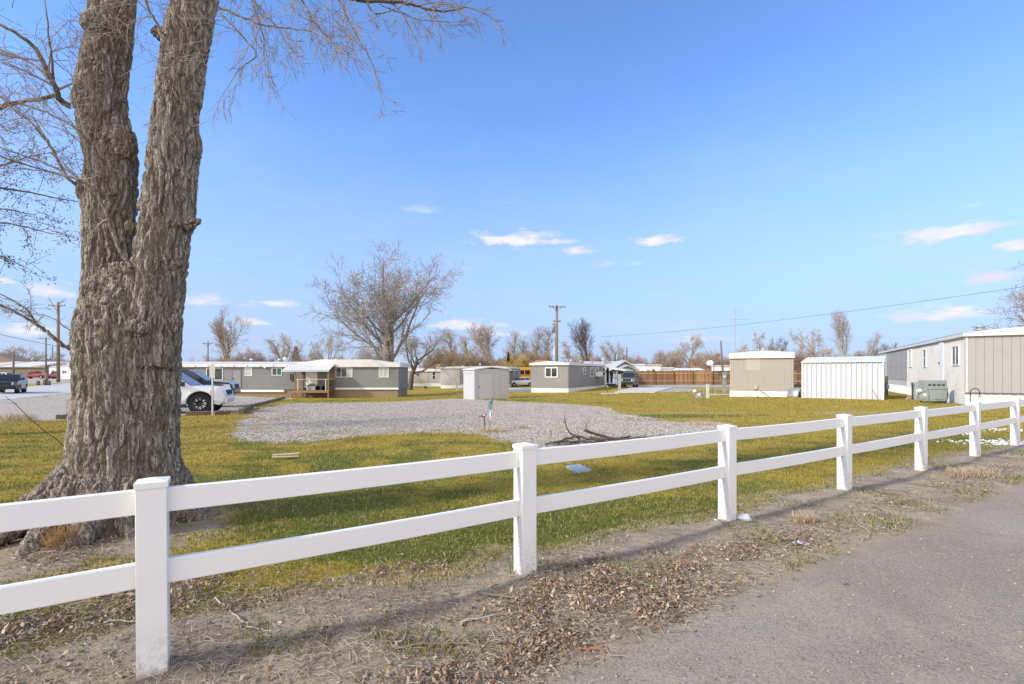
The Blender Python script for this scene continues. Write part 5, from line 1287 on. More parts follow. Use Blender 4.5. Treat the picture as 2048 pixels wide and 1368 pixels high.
m = MB(); m.sbox('left', uA, uB, .0, .02, zq, z1 - .01, .02); m.build('side_panel', TAUPE, I_)
m = MB(); 
for k in range(5): u = uA + (uB - uA) * k / 4.; m.sbox('left', u - .012, u + .012, .0205, .024, zq, z1 - .01, .02)
m.sbox('left', uA, uB, .0205, .024, zq + 1.0, zq + 1.015, .02)
m.build('side_groove', SEAM, I_)
MB().sbox('left', uB, LI, 0, .03, z0 - .1, z1 - .01, .02).build('far_corner', SHEDW, I_)
m = MB(); m.sbox('front', -.03, .08, 0, .03, z0 - .05, z1, .02); m.sbox('left', -.01, .08, .02, .05, z0 - .05, z1, .02); m.build('corner_trim', TAUPE2, I_)
m = MB(); m.box(-.12, WI + .1, -.12, LI + .1, z1 - .01, z2 - .04); m.prism([(-.14, z2 - .04), (WI * .5, z2 + .16), (WI + .12, z2 - .04)], 'y', -.14, LI + .12)
m.build('roof', WROOF, I_)
m = MB(); m.box(.05, WI - .05, .05, LI - .05, -.3, z0); m.ribs('front', .05, WI - .02, -.3, z0 - .01, .3, .03, .045, .25); m.ribs('left', uA * .5, LI, -.5, zq, .3, .03, .045, .25); m.build('skirting', SKIRT, I_)
MB().sbox('left', .03, uA * .5, .0, .05, -.4, z0 - .05, .05).build('skirting_panel', SKIRT, I_)
MB().sbox('front', -.02, WI, .03, .05, z0 - .05, z0, .02).build('sill_board', SEAM, I_)
winpx(I_, 'left', 1905, 1919, 691, 731, bar='v', off=.004); winpx(I_, 'left', 1846.8, 1853, 698, 734.5, bar='h', off=.004, pane=[GLASS]); winpx(I_, 'left', 1818.6, 1823.8, 698.5, 734, bar='v', off=.004)
a, b_ = g_(1880, 740)[0], g_(1888, 740)[0]; zt_ = g_(1884, 684)[1]; zb2 = g_(1884, 762)[1]
d_ = MB().sbox('left', min(a, b_), max(a, b_), 0, .05, zb2, zt_, .0).build('door', WHITE, I_); MB().sbox('left', max(a, b_) - .2, max(a, b_) - .12, .05, .1, zb2 + .95, zb2 + 1.05).build('handle', DKGREY, d_)
m = MB(); u, z = g_(1883, 682); m.sphere((-.1, u, z + .05), .09); m.build('porch_lamp', GALV, I_)
fx_ = f(1951, 665)[0]; vz = z2 + .05
m = MB(); m.lathe([(.42, vz - .1), (.36, vz + .02), (.2, vz + .06), (.17, vz + .22), (.3, vz + .22), (.3, vz + .27), (.2, vz + .27), (.18, vz + .38), (.33, vz + .38), (.33, vz + .43), (.1, vz + .46)], c=(1.35, 3.2, 0), seg=18); m.build('roof_vent', GALV, I_, True)
# --- appliances and meters by it
T = on_lawn('evaporative_cooler', 'dented galvanised cooler cabinet standing on the lawn beside the right-hand home', 'cooler', 1872, 806.5, math.atan2(-.2, .98))
k = G(1872, 806.5)[1] / FPX
m = MB(); m.hexa([(-.42, 0, .1), (.5, 0, .1), (.5, .55, .1), (-.42, .55, .1)], [(-.5, -.02, 46 * k), (.48, -.02, 46 * k), (.48, .55, 46 * k), (-.5, .55, 46 * k)]); m.build('cabinet', GALV, T, bevel=.015)
m = MB(); m.box(-.47, .46, -.05, -.015, 28 * k, 44 * k); m.box(-.1, .25, -.06, .0, 8 * k, 23 * k); m.build('front_panel', pm('dull_zinc', (.36, .40, .39), .12, .5, 4, .1, .002, .4), T, bevel=.01)
m = MB(); 
for i in range(4): m.box(-.38 + i * .2, -.24 + i * .2, -.056, -.0505, 35 * k, 38 * k)
m.build('vent_slot', DARK, T)
for x in (-.38, .45):
    for y in (.05, .5): MB().box(x - .03, x + .03, y - .03, y + .03, -.02, .1).build('leg', DKGREY, T)
MB().box(.52, .62, .05, .5, -.02, 30 * k).build('end_panel', WHITE, T)
MB().tube([(.3, -.12, 0), (.48, -.08, .3), (.52, .1, 36 * k)], .018, 6).build('hose', BLACK, T)
T = on_lawn('sheet_metal', 'grey metal panel leaning behind the meter by the right-hand home', 'panel', 1842, 800, R(-15))
m = MB(); m.hexa([(-.3, 0, 0), (.3, 0, 0), (.3, .03, 0), (-.3, .03, 0)], [(-.38, .25, 40 * k), (.24, .25, 42 * k), (.24, .28, 42 * k), (-.38, .28, 40 * k)]); m.build('sheet', GALV, T); MB().box(-.36, -.32, .1, .2, 0, 38 * k).build('edge_strip', DKGREY, T)
def gas_meter(lab, px, py, s=1.):
    T = on_lawn('gas_meter', lab, 'gas meter', px, py, 0, None)
    b = MB(); b.box(-.16 * s, .16 * s, -.09 * s, .09 * s, .28 * s, .58 * s); b.build('meter_body', GALV, T, bevel=.03 * s)
    b = MB(); b.tube([(-.28 * s, 0, -.05), (-.28 * s, 0, .72 * s), (-.1 * s, 0, .72 * s), (-.1 * s, 0, .58 * s)], .024 * s, 8); b.tube([(.1 * s, 0, .58 * s), (.1 * s, 0, .75 * s), (.3 * s, 0, .75 * s), (.3 * s, .02, -.05)], .024 * s, 8); b.build('pipe', GALV, T, True)
    b = MB(); b.lathe([(.02 * s, -.1 * s), (.1 * s, -.05 * s), (.1 * s, .04 * s), (.02 * s, .08 * s)], c=(-.2 * s, -.06 * s, .66 * s), axis='y'); b.build('regulator', SHEDW, T, True)
    b = MB(); b.lathe([(.07 * s, -.11 * s), (.07 * s, -.09 * s)], c=(0, 0, .48 * s), axis='y'); b.build('dial', WHITE, T)
    return T
gas_meter('gas meter standing in front of the dented cooler by the right-hand home', 1846, 810.5, 1.05)
gas_meter('lone gas meter out on the lawn left of the tan home', 1396.5, 806, 1.0)
T = on_lawn('pipe_loop', 'bent black conduit loop rising against the white skirting of the right-hand home', 'conduit', 1950, 812)
m = MB(); m.tube([(-.22, 0, -.1)] + [(-.22 * math.cos(a), 0, .62 + .2 * math.sin(a)) for a in np.linspace(0, math.pi, 9)] + [(.22, 0, .5)], .018, 8); m.build('hose', BLACK, T, True)
m = MB(); m.lathe([(.045, .38), (.045, .5)], c=(.22, 0, 0)); m.build('coupling', GALV, T)
T = on_lawn('board_pile', 'low heap of brown rubbish on the lawn behind the gas meter', 'rubbish', 1823, 798)
for i in range(5): MB().box(-.4 + .1 * i, .3 + .08 * i, -.2 + .08 * i, -.05 + .08 * i, .04 * i, .04 * i + .04).build('board', CEDAR if i % 2 else RAW, T)
T = on_lawn('green_post', 'slim dark green box standing at the corner of the steel shed', 'utility box', 1771, 793)
MB().box(-.1, .1, -.1, .1, -.05, 1.35).build('box', pm('olive_box', (.13, .15, .09), .15, .6), T, bevel=.01); MB().box(-.06, .1, -.2, -.1, .5, .8).build('meter', GALV, T, bevel=.02)

# --- power pedestals, slab, utility boxes in the middle
PED = pm('pedestal_green', (.52, .57, .52), .08, .5, 4, .1)
T = on_lawn('power_pedestal', 'short pale green pedestal on the lawn left of the tan home', 'pedestal', 1415.4, 796.6); k = G(1415, 796.6)[1] / FPX
MB().box(-.085, .085, -.08, .08, -.05, 27 * k).build('box', PED, T, bevel=.012); MB().box(-.095, .095, -.09, .09, 27 * k, 28.3 * k).build('cap', PED, T)
T = on_lawn('power_pedestal', 'tall grey electric box at the left corner of the tan home', 'pedestal', 1449, 785); k = G(1449, 785)[1] / FPX
MB().box(-.14, .14, -.09, .09, -.05, 41 * k).build('box', GALV, T, bevel=.012); m = MB(); m.lathe([(.09, -.2), (.09, -.09)], c=(-.05, 0, 32 * k), axis='y'); m.build('meter', WHITE, T)
T = on_lawn('power_pedestal', 'tall grey electric box beside the steps of the middle grey home', 'pedestal', 1239, 780.5); k = G(1239, 780.5)[1] / FPX
MB().box(-.15, .15, -.09, .09, -.05, 31.5 * k).build('box', GALV, T, bevel=.012); MB().box(-.16, .16, -.1, .1, 31.5 * k, 32.3 * k).build('cap', GALV, T)
T = on_lawn('trailer_hitch', 'low rusty trailer tongue left of the tan home skirting', 'hitch', 1449, 790)
m = MB(); m.box(-.8, .35, -.03, .05, .38, .46); m.box(-.75, -.67, -.03, .05, 0, .38); m.build('tongue', GALV, T); MB().tube([(-.78, 0, .4), (-.95, 0, .3), (-.95, 0, 0)], .03, 6).build('jack', CEDAR, T); MB().box(-1.2, .3, -.2, .3, -.02, .08).build('footing', CONC, T)
for lab, px, py in [('little grey hydrant at the edge of the concrete slab', 1214.5, 786)]:
    T = on_lawn('yard_hydrant', lab, 'hydrant', px, py); MB().lathe([(.03, -.1), (.03, .55), (.07, .55), (.07, .68), (.02, .7)]).build('pipe', GALV, T, True); MB().tube([(0, 0, .58), (.1, -.05, .58), (.12, -.05, .5)], .025, 6).build('spout', GALV, T)
T = on_lawn('meter_stub', 'low grey meter on the lawn in front of the beige home', 'meter', 851, 778)
MB().box(-.2, .2, -.12, .12, .1, .45).build('meter_body', DKGREY, T, bevel=.03); MB().tube([(-.3, 0, 0), (-.3, 0, .62), (.35, 0, .62), (.35, 0, 0)], .03, 6).build('pipe', GALV, T); MB().tube([(.3, 0, .6), (.75, .2, .66)], .03, 6).build('valve', GALV, T)
T = on_lawn('power_pedestal', 'short grey pedestal in front of the pale grey home', 'pedestal', 914, 781)
MB().box(-.12, .12, -.1, .1, -.05, .95).build('box', GALV, T, bevel=.02); MB().box(-.14, .14, -.12, .12, .95, 1.0).build('cap', GALV, T)
def slab(name, lab, px, h, m):
    P_ = [G(*q) for q in px]; b = MB(); n_ = len(P_)
    b.add([(q[0], q[1], q[2] - .15) for q in P_] + [(q[0], q[1], q[2] + h) for q in P_], [tuple(range(n_))[::-1], tuple(range(n_, 2 * n_))] + [(i, (i + 1) % n_, n_ + (i + 1) % n_, n_ + i) for i in range(n_)])
    return tag(b.build(name, m), lab, 'slab', kind='structure')
slab('concrete_slab', 'pale concrete slab on the lawn before the parked green off-roader', [(1213, 788), (1228, 785), (1310, 785.5), (1345, 776.5), (1255, 775.8)][::-1] if False else [(1228, 785.5), (1310, 785.5), (1345, 776.5), (1262, 775.8)], .07, CONC)
slab('concrete_pad', 'darker old concrete pad right of the pale slab', [(1314, 785), (1395, 783), (1390, 778), (1348, 777)], .03, pm('old_concrete', (.38, .37, .33), .15, .9, 1.5, .3))
slab('sidewalk', 'pale concrete path by the white sedan', [(1017, 784), (1060, 783), (1085, 777.5), (1018, 776.5)], .04, CONC)
m = MB(); q = G(1212, 787.5); T = on_lawn('concrete_block', 'little pale concrete step at the near edge of the slab', 'step', 1216, 788)
MB().box(-.6, .9, -.2, .25, 0, .09).build('step', CONC, T, bevel=.02)

# --- cedar fence
c0 = Vector((at(1236, 64.5), 64.5)); c1_ = Vector((at(1470, 62), 62)); d = c1_ - c0
Fc = thing('board_fence', 'weathered brown cedar board fence behind the parked off-roader', 'fence', (c0.x, c0.y, 0), math.atan2(d.y, d.x))
Lf = d.length * 1.75; H_ = EYE + (745 - 741.5) / FPX * 63.5
CED2 = pm('weathered_cedar', (.30, .20, .125), .28, .85, 1.2, .2, .003, stretch=(3, 3, .6), dirt=(.23, .17, .125)); CED3 = pm('newer_cedar', (.42, .25, .13), .2, .85, 1.2, .2, .003, stretch=(3, 3, .6))
def boards(name, c):
    n = NT(name); p = n.pos(); s_ = n.n('ShaderNodeSeparateXYZ'); n.put(s_.inputs[0], p)
    wn = n.n('ShaderNodeTexWhiteNoise'); wn.noise_dimensions = '1D'; n.put(wn.inputs['W'], n.math('FLOOR', n.math('DIVIDE', s_.outputs[0], .142)))
    v = n.noise(n.map(p, (12, 12, 1.5)), 1, 5, .65)
    col = n.mix(wn.outputs['Value'], sc3(c, .55), sc3(c, 1.3)); col = n.mix(n.rng(v, .35, .7), col, n.mix(.5, col, sc3(c, .6)))
    col = n.mix(n.rng(s_.outputs[2], .0, .5, .45, 0), col, (.16, .125, .10))
    return n.done(col, .9, n.bump(v, .3, .004), 0, .1)
CED2 = boards('brown_boards', (.25, .14, .075)); CED3 = boards('newer_boards', (.36, .20, .10))
xs = list(np.arange(0, Lf, 2.44)); 
for i, x in enumerate(xs):
    xe = min(x + 2.44, Lf); mt = CED3 if i in (3, 4, 6) else CED2; m = MB(); u = x
    while u < xe - .02:
        w_ = .135; m.box(u, min(u + w_, xe), random.uniform(0, .012), .03 + random.uniform(0, .01), -.1, H_ + random.uniform(-.05, .03) + (.06 if i > 6 else 0)); u += .142
    m.build('board_panel', mt, Fc)
    MB().box(x - .055, x + .055, -.16, -.05, -.1, H_ - .1).build('post', CED2, Fc)
for z in (.35, H_ - .42):
    MB().box(0, Lf, -.05, -.002, z, z + .09).build('rail', pm('rail_wood' + str(z)[:3].replace('.', '_'), (.42, .30, .19), .2, .85, 2, .1), Fc)
wd = [Vector((at(a, Yv), Yv, hz(b, Yv))) for a, b, Yv in ((10, 793, 4.3), (30, 807, 4.4), (60, 838, 4.6), (92, 864, 4.9), (112, 878, 5.2), (128, 893, 5.6))]
wd.append(Vector((wd[-1].x + .12, wd[-1].y + .5, float(gz(wd[-1].x, wd[-1].y)) - .03)))
o = MB().tube([q - wd[-1] for q in wd], [.0025, .003, .0035, .004, .005, .006, .007], 5).build('stick', WOODD, smooth=True); o.location = wd[-1]
tag(o, 'long thin wand bending up out of the lawn left of the big tree', 'stick', 'fallen sticks')
# ------------------------------------------------------------------ vehicles
def paint(name, c, rough=.28, metal=0., dirt=None):
    n = NT(name); p = n.pos(); a = n.noise(p, 2.5, 5, .65)
    col = n.mix(a, sc3(c, .9), sc3(c, 1.08))
    z = n.n('ShaderNodeSeparateXYZ'); n.put(z.inputs[0], p)
    d = n.math('MULTIPLY', n.rng(z.outputs[2], .25, .8, 1, .12), n.rng(n.noise(p, 5, 5, .7), .3, .75, 0, .55))
    col = n.mix(d, col, dirt or (.33, .29, .24))
    n.done(col, n.rng(n.noise(p, 7, 4), .3, .7, rough * .8, rough * 1.5), None, metal, .5); n.b.inputs['Coat Weight'].default_value = .35
    return n.m
TYRE = pm('tyre_rubber', (.022, .022, .024), .3, .85, 12, .2); ALLOY = pm('alloy', (.55, .56, .58), .1, .3, 9, 0, metal=.8)
n = NT('tinted_glass'); TINT = n.done((.012, .014, .018), .05, None, 0, .6)
n = NT('headlamp_glass'); HLAMP = n.done((.72, .72, .70), .12, None, .2, .6)
AMBER = pm('amber_lens', (.70, .25, .05), .1, .2, 9, 0); REDL = pm('red_lens', (.35, .01, .012), .1, .2, 9, 0); CHROME = pm('chrome', (.62, .63, .65), .05, .15, 9, 0, metal=.9)
SPEC = {
 'suv': dict(L=5.15, W=2.0, zb=.42, hood=1.22, belt=1.27, H=1.92, wsb=1.28, rf=.48, rr=-2.22, rb=-2.5, xf=1.62, xr=-1.4, r=.44, tum=.2, panes=3),
 'boxy': dict(L=4.4, W=1.78, zb=.42, hood=1.16, belt=1.2, H=1.78, wsb=.95, rf=.5, rr=-1.98, rb=-2.15, xf=1.32, xr=-1.2, r=.37, tum=.14, panes=3),
 'sedan': dict(L=4.8, W=1.8, zb=.26, hood=.9, belt=.98, H=1.42, wsb=.85, rf=.15, rr=-1.05, rb=-1.75, xf=1.4, xr=-1.35, r=.32, tum=.24, panes=2),
 'pickup': dict(L=5.7, W=1.95, zb=.45, hood=1.15, belt=1.2, H=1.85, wsb=1.15, rf=.6, rr=-.5, rb=-.65, xf=1.75, xr=-1.75, r=.39, tum=.16, panes=2, bed=1),
}
def car(name, lab, cat, loc, heading, kind, pt, group=None, rim=None, detail=True, **over):
    s = dict(SPEC[kind]); s.update(over); g = type('S', (), s)
    T = thing(name, lab, cat, loc, heading, group); h, w = g.L / 2, g.W / 2
    def arch(x):
        ra = g.r * 1.2; k0 = math.asin(max(-1, min(1, (g.zb - g.r) / ra)))
        return [(x + ra * math.cos(a), g.r + ra * math.sin(a)) for a in np.linspace(math.pi - k0, k0, 11)]
    prof = [(-h + .12, g.zb)] + arch(g.xr) + arch(g.xf) + [(h - .22, g.zb - .05), (h - .05, g.zb + .12), (h, g.zb + .3), (h - .02, g.hood - .34), (h - .08, g.hood - .16), (h - .3, g.hood - .04), (h - .9, g.hood + .015), (g.wsb, g.belt), (-h + .1, g.belt), (-h + .01, g.belt - .25), (-h, g.zb + .3), (-h + .04, g.zb + .08)]
    m = MB(); N = len(prof)
    # side skin with a shoulder: widest at mid-height, tucked in below and above
    def yw(x, z):
        t = (z - g.zb) / (g.belt - g.zb); f = 1 - .035 * max(0, (t - .55) / .45) ** 1.5 - .05 * max(0, (.3 - t) / .3)
        e = max(0, (abs(x) - h + .55) / .55); return w * f * (1 - .10 * e * e)
    L_ = [(x, -yw(x, z), z) for x, z in prof]; R_ = [(x, yw(x, z), z) for x, z in prof]
    m.add(L_ + R_, [tuple(range(N)), tuple(range(N, 2 * N))[::-1]] + [(i, N + i, N + (i + 1) % N, (i + 1) % N) for i in range(N)])
    wb, wt = yw(0, g.belt) - .025, w - g.tum
    B_ = [(g.rb, wb), (g.wsb, wb)]; zt = g.H - .07
    c8 = [(g.rb, -wb, g.belt - .02), (g.wsb, -wb, g.belt - .02), (g.wsb, wb, g.belt - .02), (g.rb, wb, g.belt - .02)]
    t8 = [(g.rr, -wt, zt), (g.rf, -wt, zt), (g.rf, wt, zt), (g.rr, wt, zt)]
    m.hexa(c8, t8)
    m.hexa(t8, [(g.rr + .12, -wt + .14, g.H), (g.rf - .16, -wt + .14, g.H), (g.rf - .16, wt - .14, g.H), (g.rr + .12, wt - .14, g.H)])
    body = m.build('body', pt, T, bevel=.035, seg=2)
    body.data.polygons.foreach_set('use_smooth', [False] * len(body.data.polygons))
    # glass lies a few mm proud of the cabin
    def pane(nm, q, out, ins=(.06, .06, .1, .07), par=T, mat_=TINT):
        a, b, c_, d = [Vector(v) for v in q]
        bl = lambda u, v: (a * (1 - u) + b * u) * (1 - v) + (d * (1 - u) + c_ * u) * v
        u0, u1, v0, v1 = ins[0], 1 - ins[1], ins[2], 1 - ins[3]
        P = [bl(u0, v0), bl(u1, v0), bl(u1, v1), bl(u0, v1)]; o = Vector(out) * .012; i_ = Vector(out) * -.01
        return MB().hexa([p + i_ for p in P], [p + o for p in P]).build(nm, mat_, par)
    for sg in (-1, 1):
        a, b, c_, d = (g.rb, sg * wb, g.belt), (g.wsb, sg * wb, g.belt), (g.rf, sg * wt, zt), (g.rr, sg * wt, zt)
        av, bv, cv_, dv_ = map(Vector, (a, b, c_, d)); cuts = {3: (.03, .3, .64, .93), 2: (.06, .48, .92)}[g.panes]
        for i in range(len(cuts) - 1):
            u0, u1 = cuts[i] + .018, cuts[i + 1] - .018
            q = (av.lerp(bv, u0), av.lerp(bv, u1), dv_.lerp(cv_, u1), dv_.lerp(cv_, u0))
            pane('side_window', q, (0, sg, .25), (.0, .0, .1, .1))
    pane('windshield', ((g.wsb, -wb, g.belt), (g.wsb, wb, g.belt), (g.rf, wt, zt), (g.rf, -wt, zt)), (.6, 0, .6), (.06, .06, .07, .05))
    pane('rear_window', ((g.rb, -wb, g.belt), (g.rb, wb, g.belt), (g.rr, wt, zt), (g.rr, -wt, zt)), (-.8, 0, .3), (.08, .08, .12, .1))
    for x in (g.xf, g.xr):
        for sg in (-1, 1):
            tw_ = .25; y0 = sg * (w - .03); y1 = y0 - sg * tw_; r = g.r
            o = MB().lathe([(r * .6, y0 - sg * .02), (r * .86, y0), (r * .96, y0 - sg * .02), (r, y0 - sg * .06), (r, y1 + sg * .05), (r * .9, y1), (r * .5, y1)], c=(x, 0, r), axis='y', seg=28).build('wheel', TYRE, T, True)
            rm_ = MB(); rr = r * .6
            rm_.lathe([(rr, y0 - sg * .01), (rr * .92, y0 + sg * .004), (rr * .86, y0 - sg * .05), (rr * .3, y0 - sg * .06), (rr * .2, y0 - sg * .01), (.01, y0)], c=(x, 0, r), axis='y', seg=20)
            rm_.build('rim', TYRE if rim == 'black' else ALLOY, o, True)
            sp = MB(); ns = 8
            for k in range(ns):
                a = 2 * math.pi * k / ns
                for da in (-.16, .16):
                    p0 = (x + rr * .55 * math.cos(a + da * .6), y0 - sg * .012, r + rr * .55 * math.sin(a + da * .6)); p1 = (x + rr * .93 * math.cos(a + da), y0 + sg * .004, r + rr * .93 * math.sin(a + da))
                    sp.tube([p0, p1], .018, 5)
            sp.build('spokes', CHROME if rim == 'black' else ALLOY, o)
            wl = MB(); ra = g.r * 1.18
            wl.lathe([(ra, y1 - sg * .0), (ra, y1 - sg * .03), (.01, y1 - sg * .03)], c=(x, 0, g.r), axis='y', seg=20); wl.build('wheel_well', BLACK, T)
    # lamps, bumpers, mirrors, grille
    zh = g.hood - .26; yh = w - .3
    for sg in (-1, 1):
        q4 = [(h - .45, sg * (w * .975 + .014)), (h - .12, sg * (w * .915 + .014)), (h + .014, sg * w * .56), (h - .3, sg * w * .56)]
        if sg < 0: q4 = q4[::-1]
        q4 = q4[::-1]
        MB().hexa([(a, b, zh - .11) for a, b in q4], [(a - .05, b, zh + .1) for a, b in q4]).build('headlight', HLAMP, T)
        if detail:
            MB().box(h - .54, h - .44, sg * w * .975 - .03, sg * w * .975 + .012, zh - .1, zh + .1).build('turn_signal', AMBER, T)
        MB().box(-h - .012, -h + .08, sg * (w - .16) - .09, sg * (w - .16) + .09, g.belt - .5, g.belt - .12).build('taillight', REDL, T)
        mm = MB(); mm.box(g.wsb - .42, g.wsb - .22, sg * (wb + .02), sg * (wb + .22), g.belt + .0, g.belt + .2); mm.build('mirror', BLACK, T, bevel=.03)
        dh = MB()
        for xd in ((-.05, -1.0) if g.panes == 3 else (-.05,)): dh.box(xd - .14, xd + .0, sg * (w + .005) - .02, sg * (w + .005) + .02, g.belt - .2, g.belt - .16)
        dh.build('door_handle', pt, T)
        MB().box(g.xr + g.r * 1.2, g.xf - g.r * 1.2, sg * (w - .06) - .05, sg * (w - .06) + .05, g.zb - .09, g.zb + .02).build('side_sill', BLACK, T)
    gm = MB(); gm.box(h - .1, h + .012, -w * .52, w * .52, zh - .12, zh + .1); gm.build('grille', BLACK, T)
    MB().box(h - .25, h + .06, -w + .2, w - .2, g.zb + .04, g.zb + .28).build('bumper', pt if kind in ('suv', 'sedan') else (BLACK if kind == 'boxy' else CHROME), T, bevel=.05)
    MB().box(-h - .06, -h + .15, -w + .15, w - .15, g.zb + .05, g.zb + .26).build('bumper', pt if kind in ('suv', 'sedan') else (BLACK if kind == 'boxy' else CHROME), T, bevel=.04)
    if s.get('bed'):
        MB().box(-h + .12, g.rb - .03, -w + .16, w - .16, g.belt - .02, g.belt + .006).build('bed', BLACK, T)
    if kind in ('suv', 'boxy') and detail:
        rk = MB()
        for sg in (-1, 1): rk.tube([(g.rr + .3, sg * (wt - .12), g.H + .05), (g.rf - .25, sg * (wt - .12), g.H + .05)], .02, 6)
        rk.build('roof_rail', BLACK, T)
    return T
WP = paint('white_silver_paint', (.74, .75, .78)); NAVY = paint('navy_paint', (.012, .016, .045), .18); BLK = paint('charcoal_paint', (.018, .022, .03), .2); REDP = paint('red_paint', (.33, .02, .022), .3); DRED = paint('dark_red_paint', (.22, .02, .025), .3); WPT = paint('white_paint', (.76, .77, .78)); OLIVE = paint('faded_green_paint', (.085, .10, .095), .4); SILV = paint('grey_blue_paint', (.24, .27, .31)); 

# the sport-utility behind the sign post, nose to the right
def nose(px, Y, th, L, w):
    """centre of a car whose near front corner stands at a given pixel column and depth"""
    c, s_ = math.cos(th), math.sin(th); x = at(px, Y) - (L / 2 * c + w * s_); y = Y - (L / 2 * s_ - w * c); return (x, y, float(gz(x, y)))
hd = R(19)
car('parked_suv', 'white utility vehicle with black wheels, its nose showing right of the big tree', 'suv', nose(449, 21.3, hd, 5.15, .95), hd, 'suv', WP, 'cars parked by the grey home', rim='black', r=.46, H=1.9, hood=1.2, belt=1.24)
q = nose(466, 26.5, hd, 5.15, .95)
car('parked_suv', 'dark navy vehicle parked behind the white one', 'suv', (q[0], q[1], q[2] + .15), hd, 'suv', NAVY, 'cars parked by the grey home', H=1.96, hood=1.3, belt=1.34, zb=.5, r=.46)
# the one on the street
c = G(24, 783); dir_ = -STD
car('moving_suv', 'boxy black utility vehicle driving along the street at the left edge', 'suv', (at(20, 43.5), 43.5, float(gz(at(20, 43.5), 43.5))), math.atan2(dir_[1], dir_[0]) + R(6), 'boxy', BLK, H=1.72)
# the lot across the street
def lotcar(name, lab, cat, px, py, kind, pt, hd, **k):
    q = G(px, py); return car(name, lab, cat, (q[0], q[1], q[2]), hd, kind, pt, 'vehicles in the lot across the street', detail=False, **k)
lotcar('pickup_truck', 'red pickup across the street, left of the utility pole', 'pickup', 72, 757.3, 'pickup', REDP, R(188))
lotcar('pickup_truck', 'dark red pickup partly behind the utility pole', 'pickup', 117, 757.2, 'pickup', DRED, R(184))
lotcar('pickup_truck', 'white pickup with a tall cab behind the red pickup', 'pickup', 76, 755.4, 'pickup', WPT, R(186), H=2.0, hood=1.3, belt=1.32)
lotcar('parked_sedan', 'low white car at the far left behind the black vehicle', 'car', 8, 757.5, 'sedan', WPT, R(178), H=1.5)
lotcar('parked_suv', 'white vehicle behind the left end of the red pickup', 'suv', 38, 755.0, 'suv', WPT, R(180))
lotcar('parked_suv', 'grey-blue vehicle at the right of the lot, beside the big trunk', 'suv', 142, 756, 'suv', SILV, R(200))
# middle distance
c = G(1040, 773.2)
car('parked_sedan', 'white sedan parked in front of the yellow bus', 'car', (c[0], c[1] + .6, c[2]), R(205), 'sedan', WPT)
c = G(1258, 776.5)
car('offroad_car', 'boxy faded green off-roader parked by the cedar fence, facing the camera', 'off-roader', (at(1262, 55.5), 56.2, float(gz(15, 56))), R(-112), 'boxy', OLIVE, H=1.82)
# bus
BUSY = paint('bus_yellow', (.62, .27, .012), .35); 
q = Vector((at(1019, 84), 84)); z = float(gz(q.x, 84))
T = thing('school_bus', 'yellow school bus behind the white sedan', 'bus', (q.x, q.y, z), R(0))
b = MB(); b.prism([(1.3, .6), (1.3, 2.7), (1.6, 3.0), (10.5, 3.05), (10.8, 2.8), (10.8, .6)], 'y', -1.2, 1.2); b.prism([(-.3, .65), (-.35, 1.3), (-.1, 1.62), (1.3, 1.75), (1.3, .65)], 'y', -1.0, 1.0); b.build('body', BUSY, T, bevel=.12, seg=3)
for i in range(9): MB().box(1.75 + i * 1.0, 2.6 + i * 1.0, -1.225, -1.19, 1.75, 2.5).build('side_window', TINT, T)
MB().box(1.28, 1.32, -1.0, 1.0, 1.8, 2.6).build('windshield', TINT, T)
m = MB(); [m.box(1.4, 10.7, -1.222, -1.2, zz_, zz_ + .07) for zz_ in (1.05, 1.5)]; m.build('stripe', BLACK, T)
for x in (.55, 8.2):
    for sg in (-1, 1):
        o = MB().lathe([(.25, sg * 1.12), (.5, sg * 1.12), (.52, sg * 1.02), (.5, sg * .85), (.1, sg * .85)], c=(x, 0, .5), axis='y', seg=20).build('wheel', TYRE, T, True); MB().lathe([(.25, sg * 1.122), (.05, sg * 1.13)], c=(x, 0, .5), axis='y').build('rim', BUSY, o)
for sg in (-1, 1): MB().lathe([(.11, -.36), (.11, -.3)], c=(0, sg * .75, 1.05), axis='x').build('headlight', HLAMP, T)
MB().box(-.5, -.3, -1.1, 1.1, .5, .8).build('bumper', BLACK, T)
MB().tube([(1.25, -1.1, 2.4), (.7, -1.35, 2.5), (.7, -1.35, 2.1)], .03, 5).build('mirror', BLACK, T)
# ------------------------------------------------------------------ bare trees
def bark(name, c): return pm(name, c, .28, .95, 3, .3, .01, stretch=(1, 1, .4), spec=.05)
TBARK = bark('grey_tree_bark', (.27, .22, .17)); TBARK2 = bark('pale_tree_bark', (.42, .36, .28)); TBARK3 = bark('dark_tree_bark', (.15, .125, .105))
def twigm(name, c): return pm(name, c, .3, .95, 2, 0, spec=.05)
TW_GREY = twigm('grey_twigs', (.36, .32, .29)); TW_TAN = twigm('tan_twigs', (.40, .30, .22)); TW_RED = twigm('ruddy_twigs', (.34, .235, .19)); TW_YEL = twigm('yellow_twigs', (.50, .36, .12)); TW_DARK = twigm('dark_twigs', (.17, .14, .125)); TW_ORG = twigm('orange_brown_twigs', (.35, .265, .18))

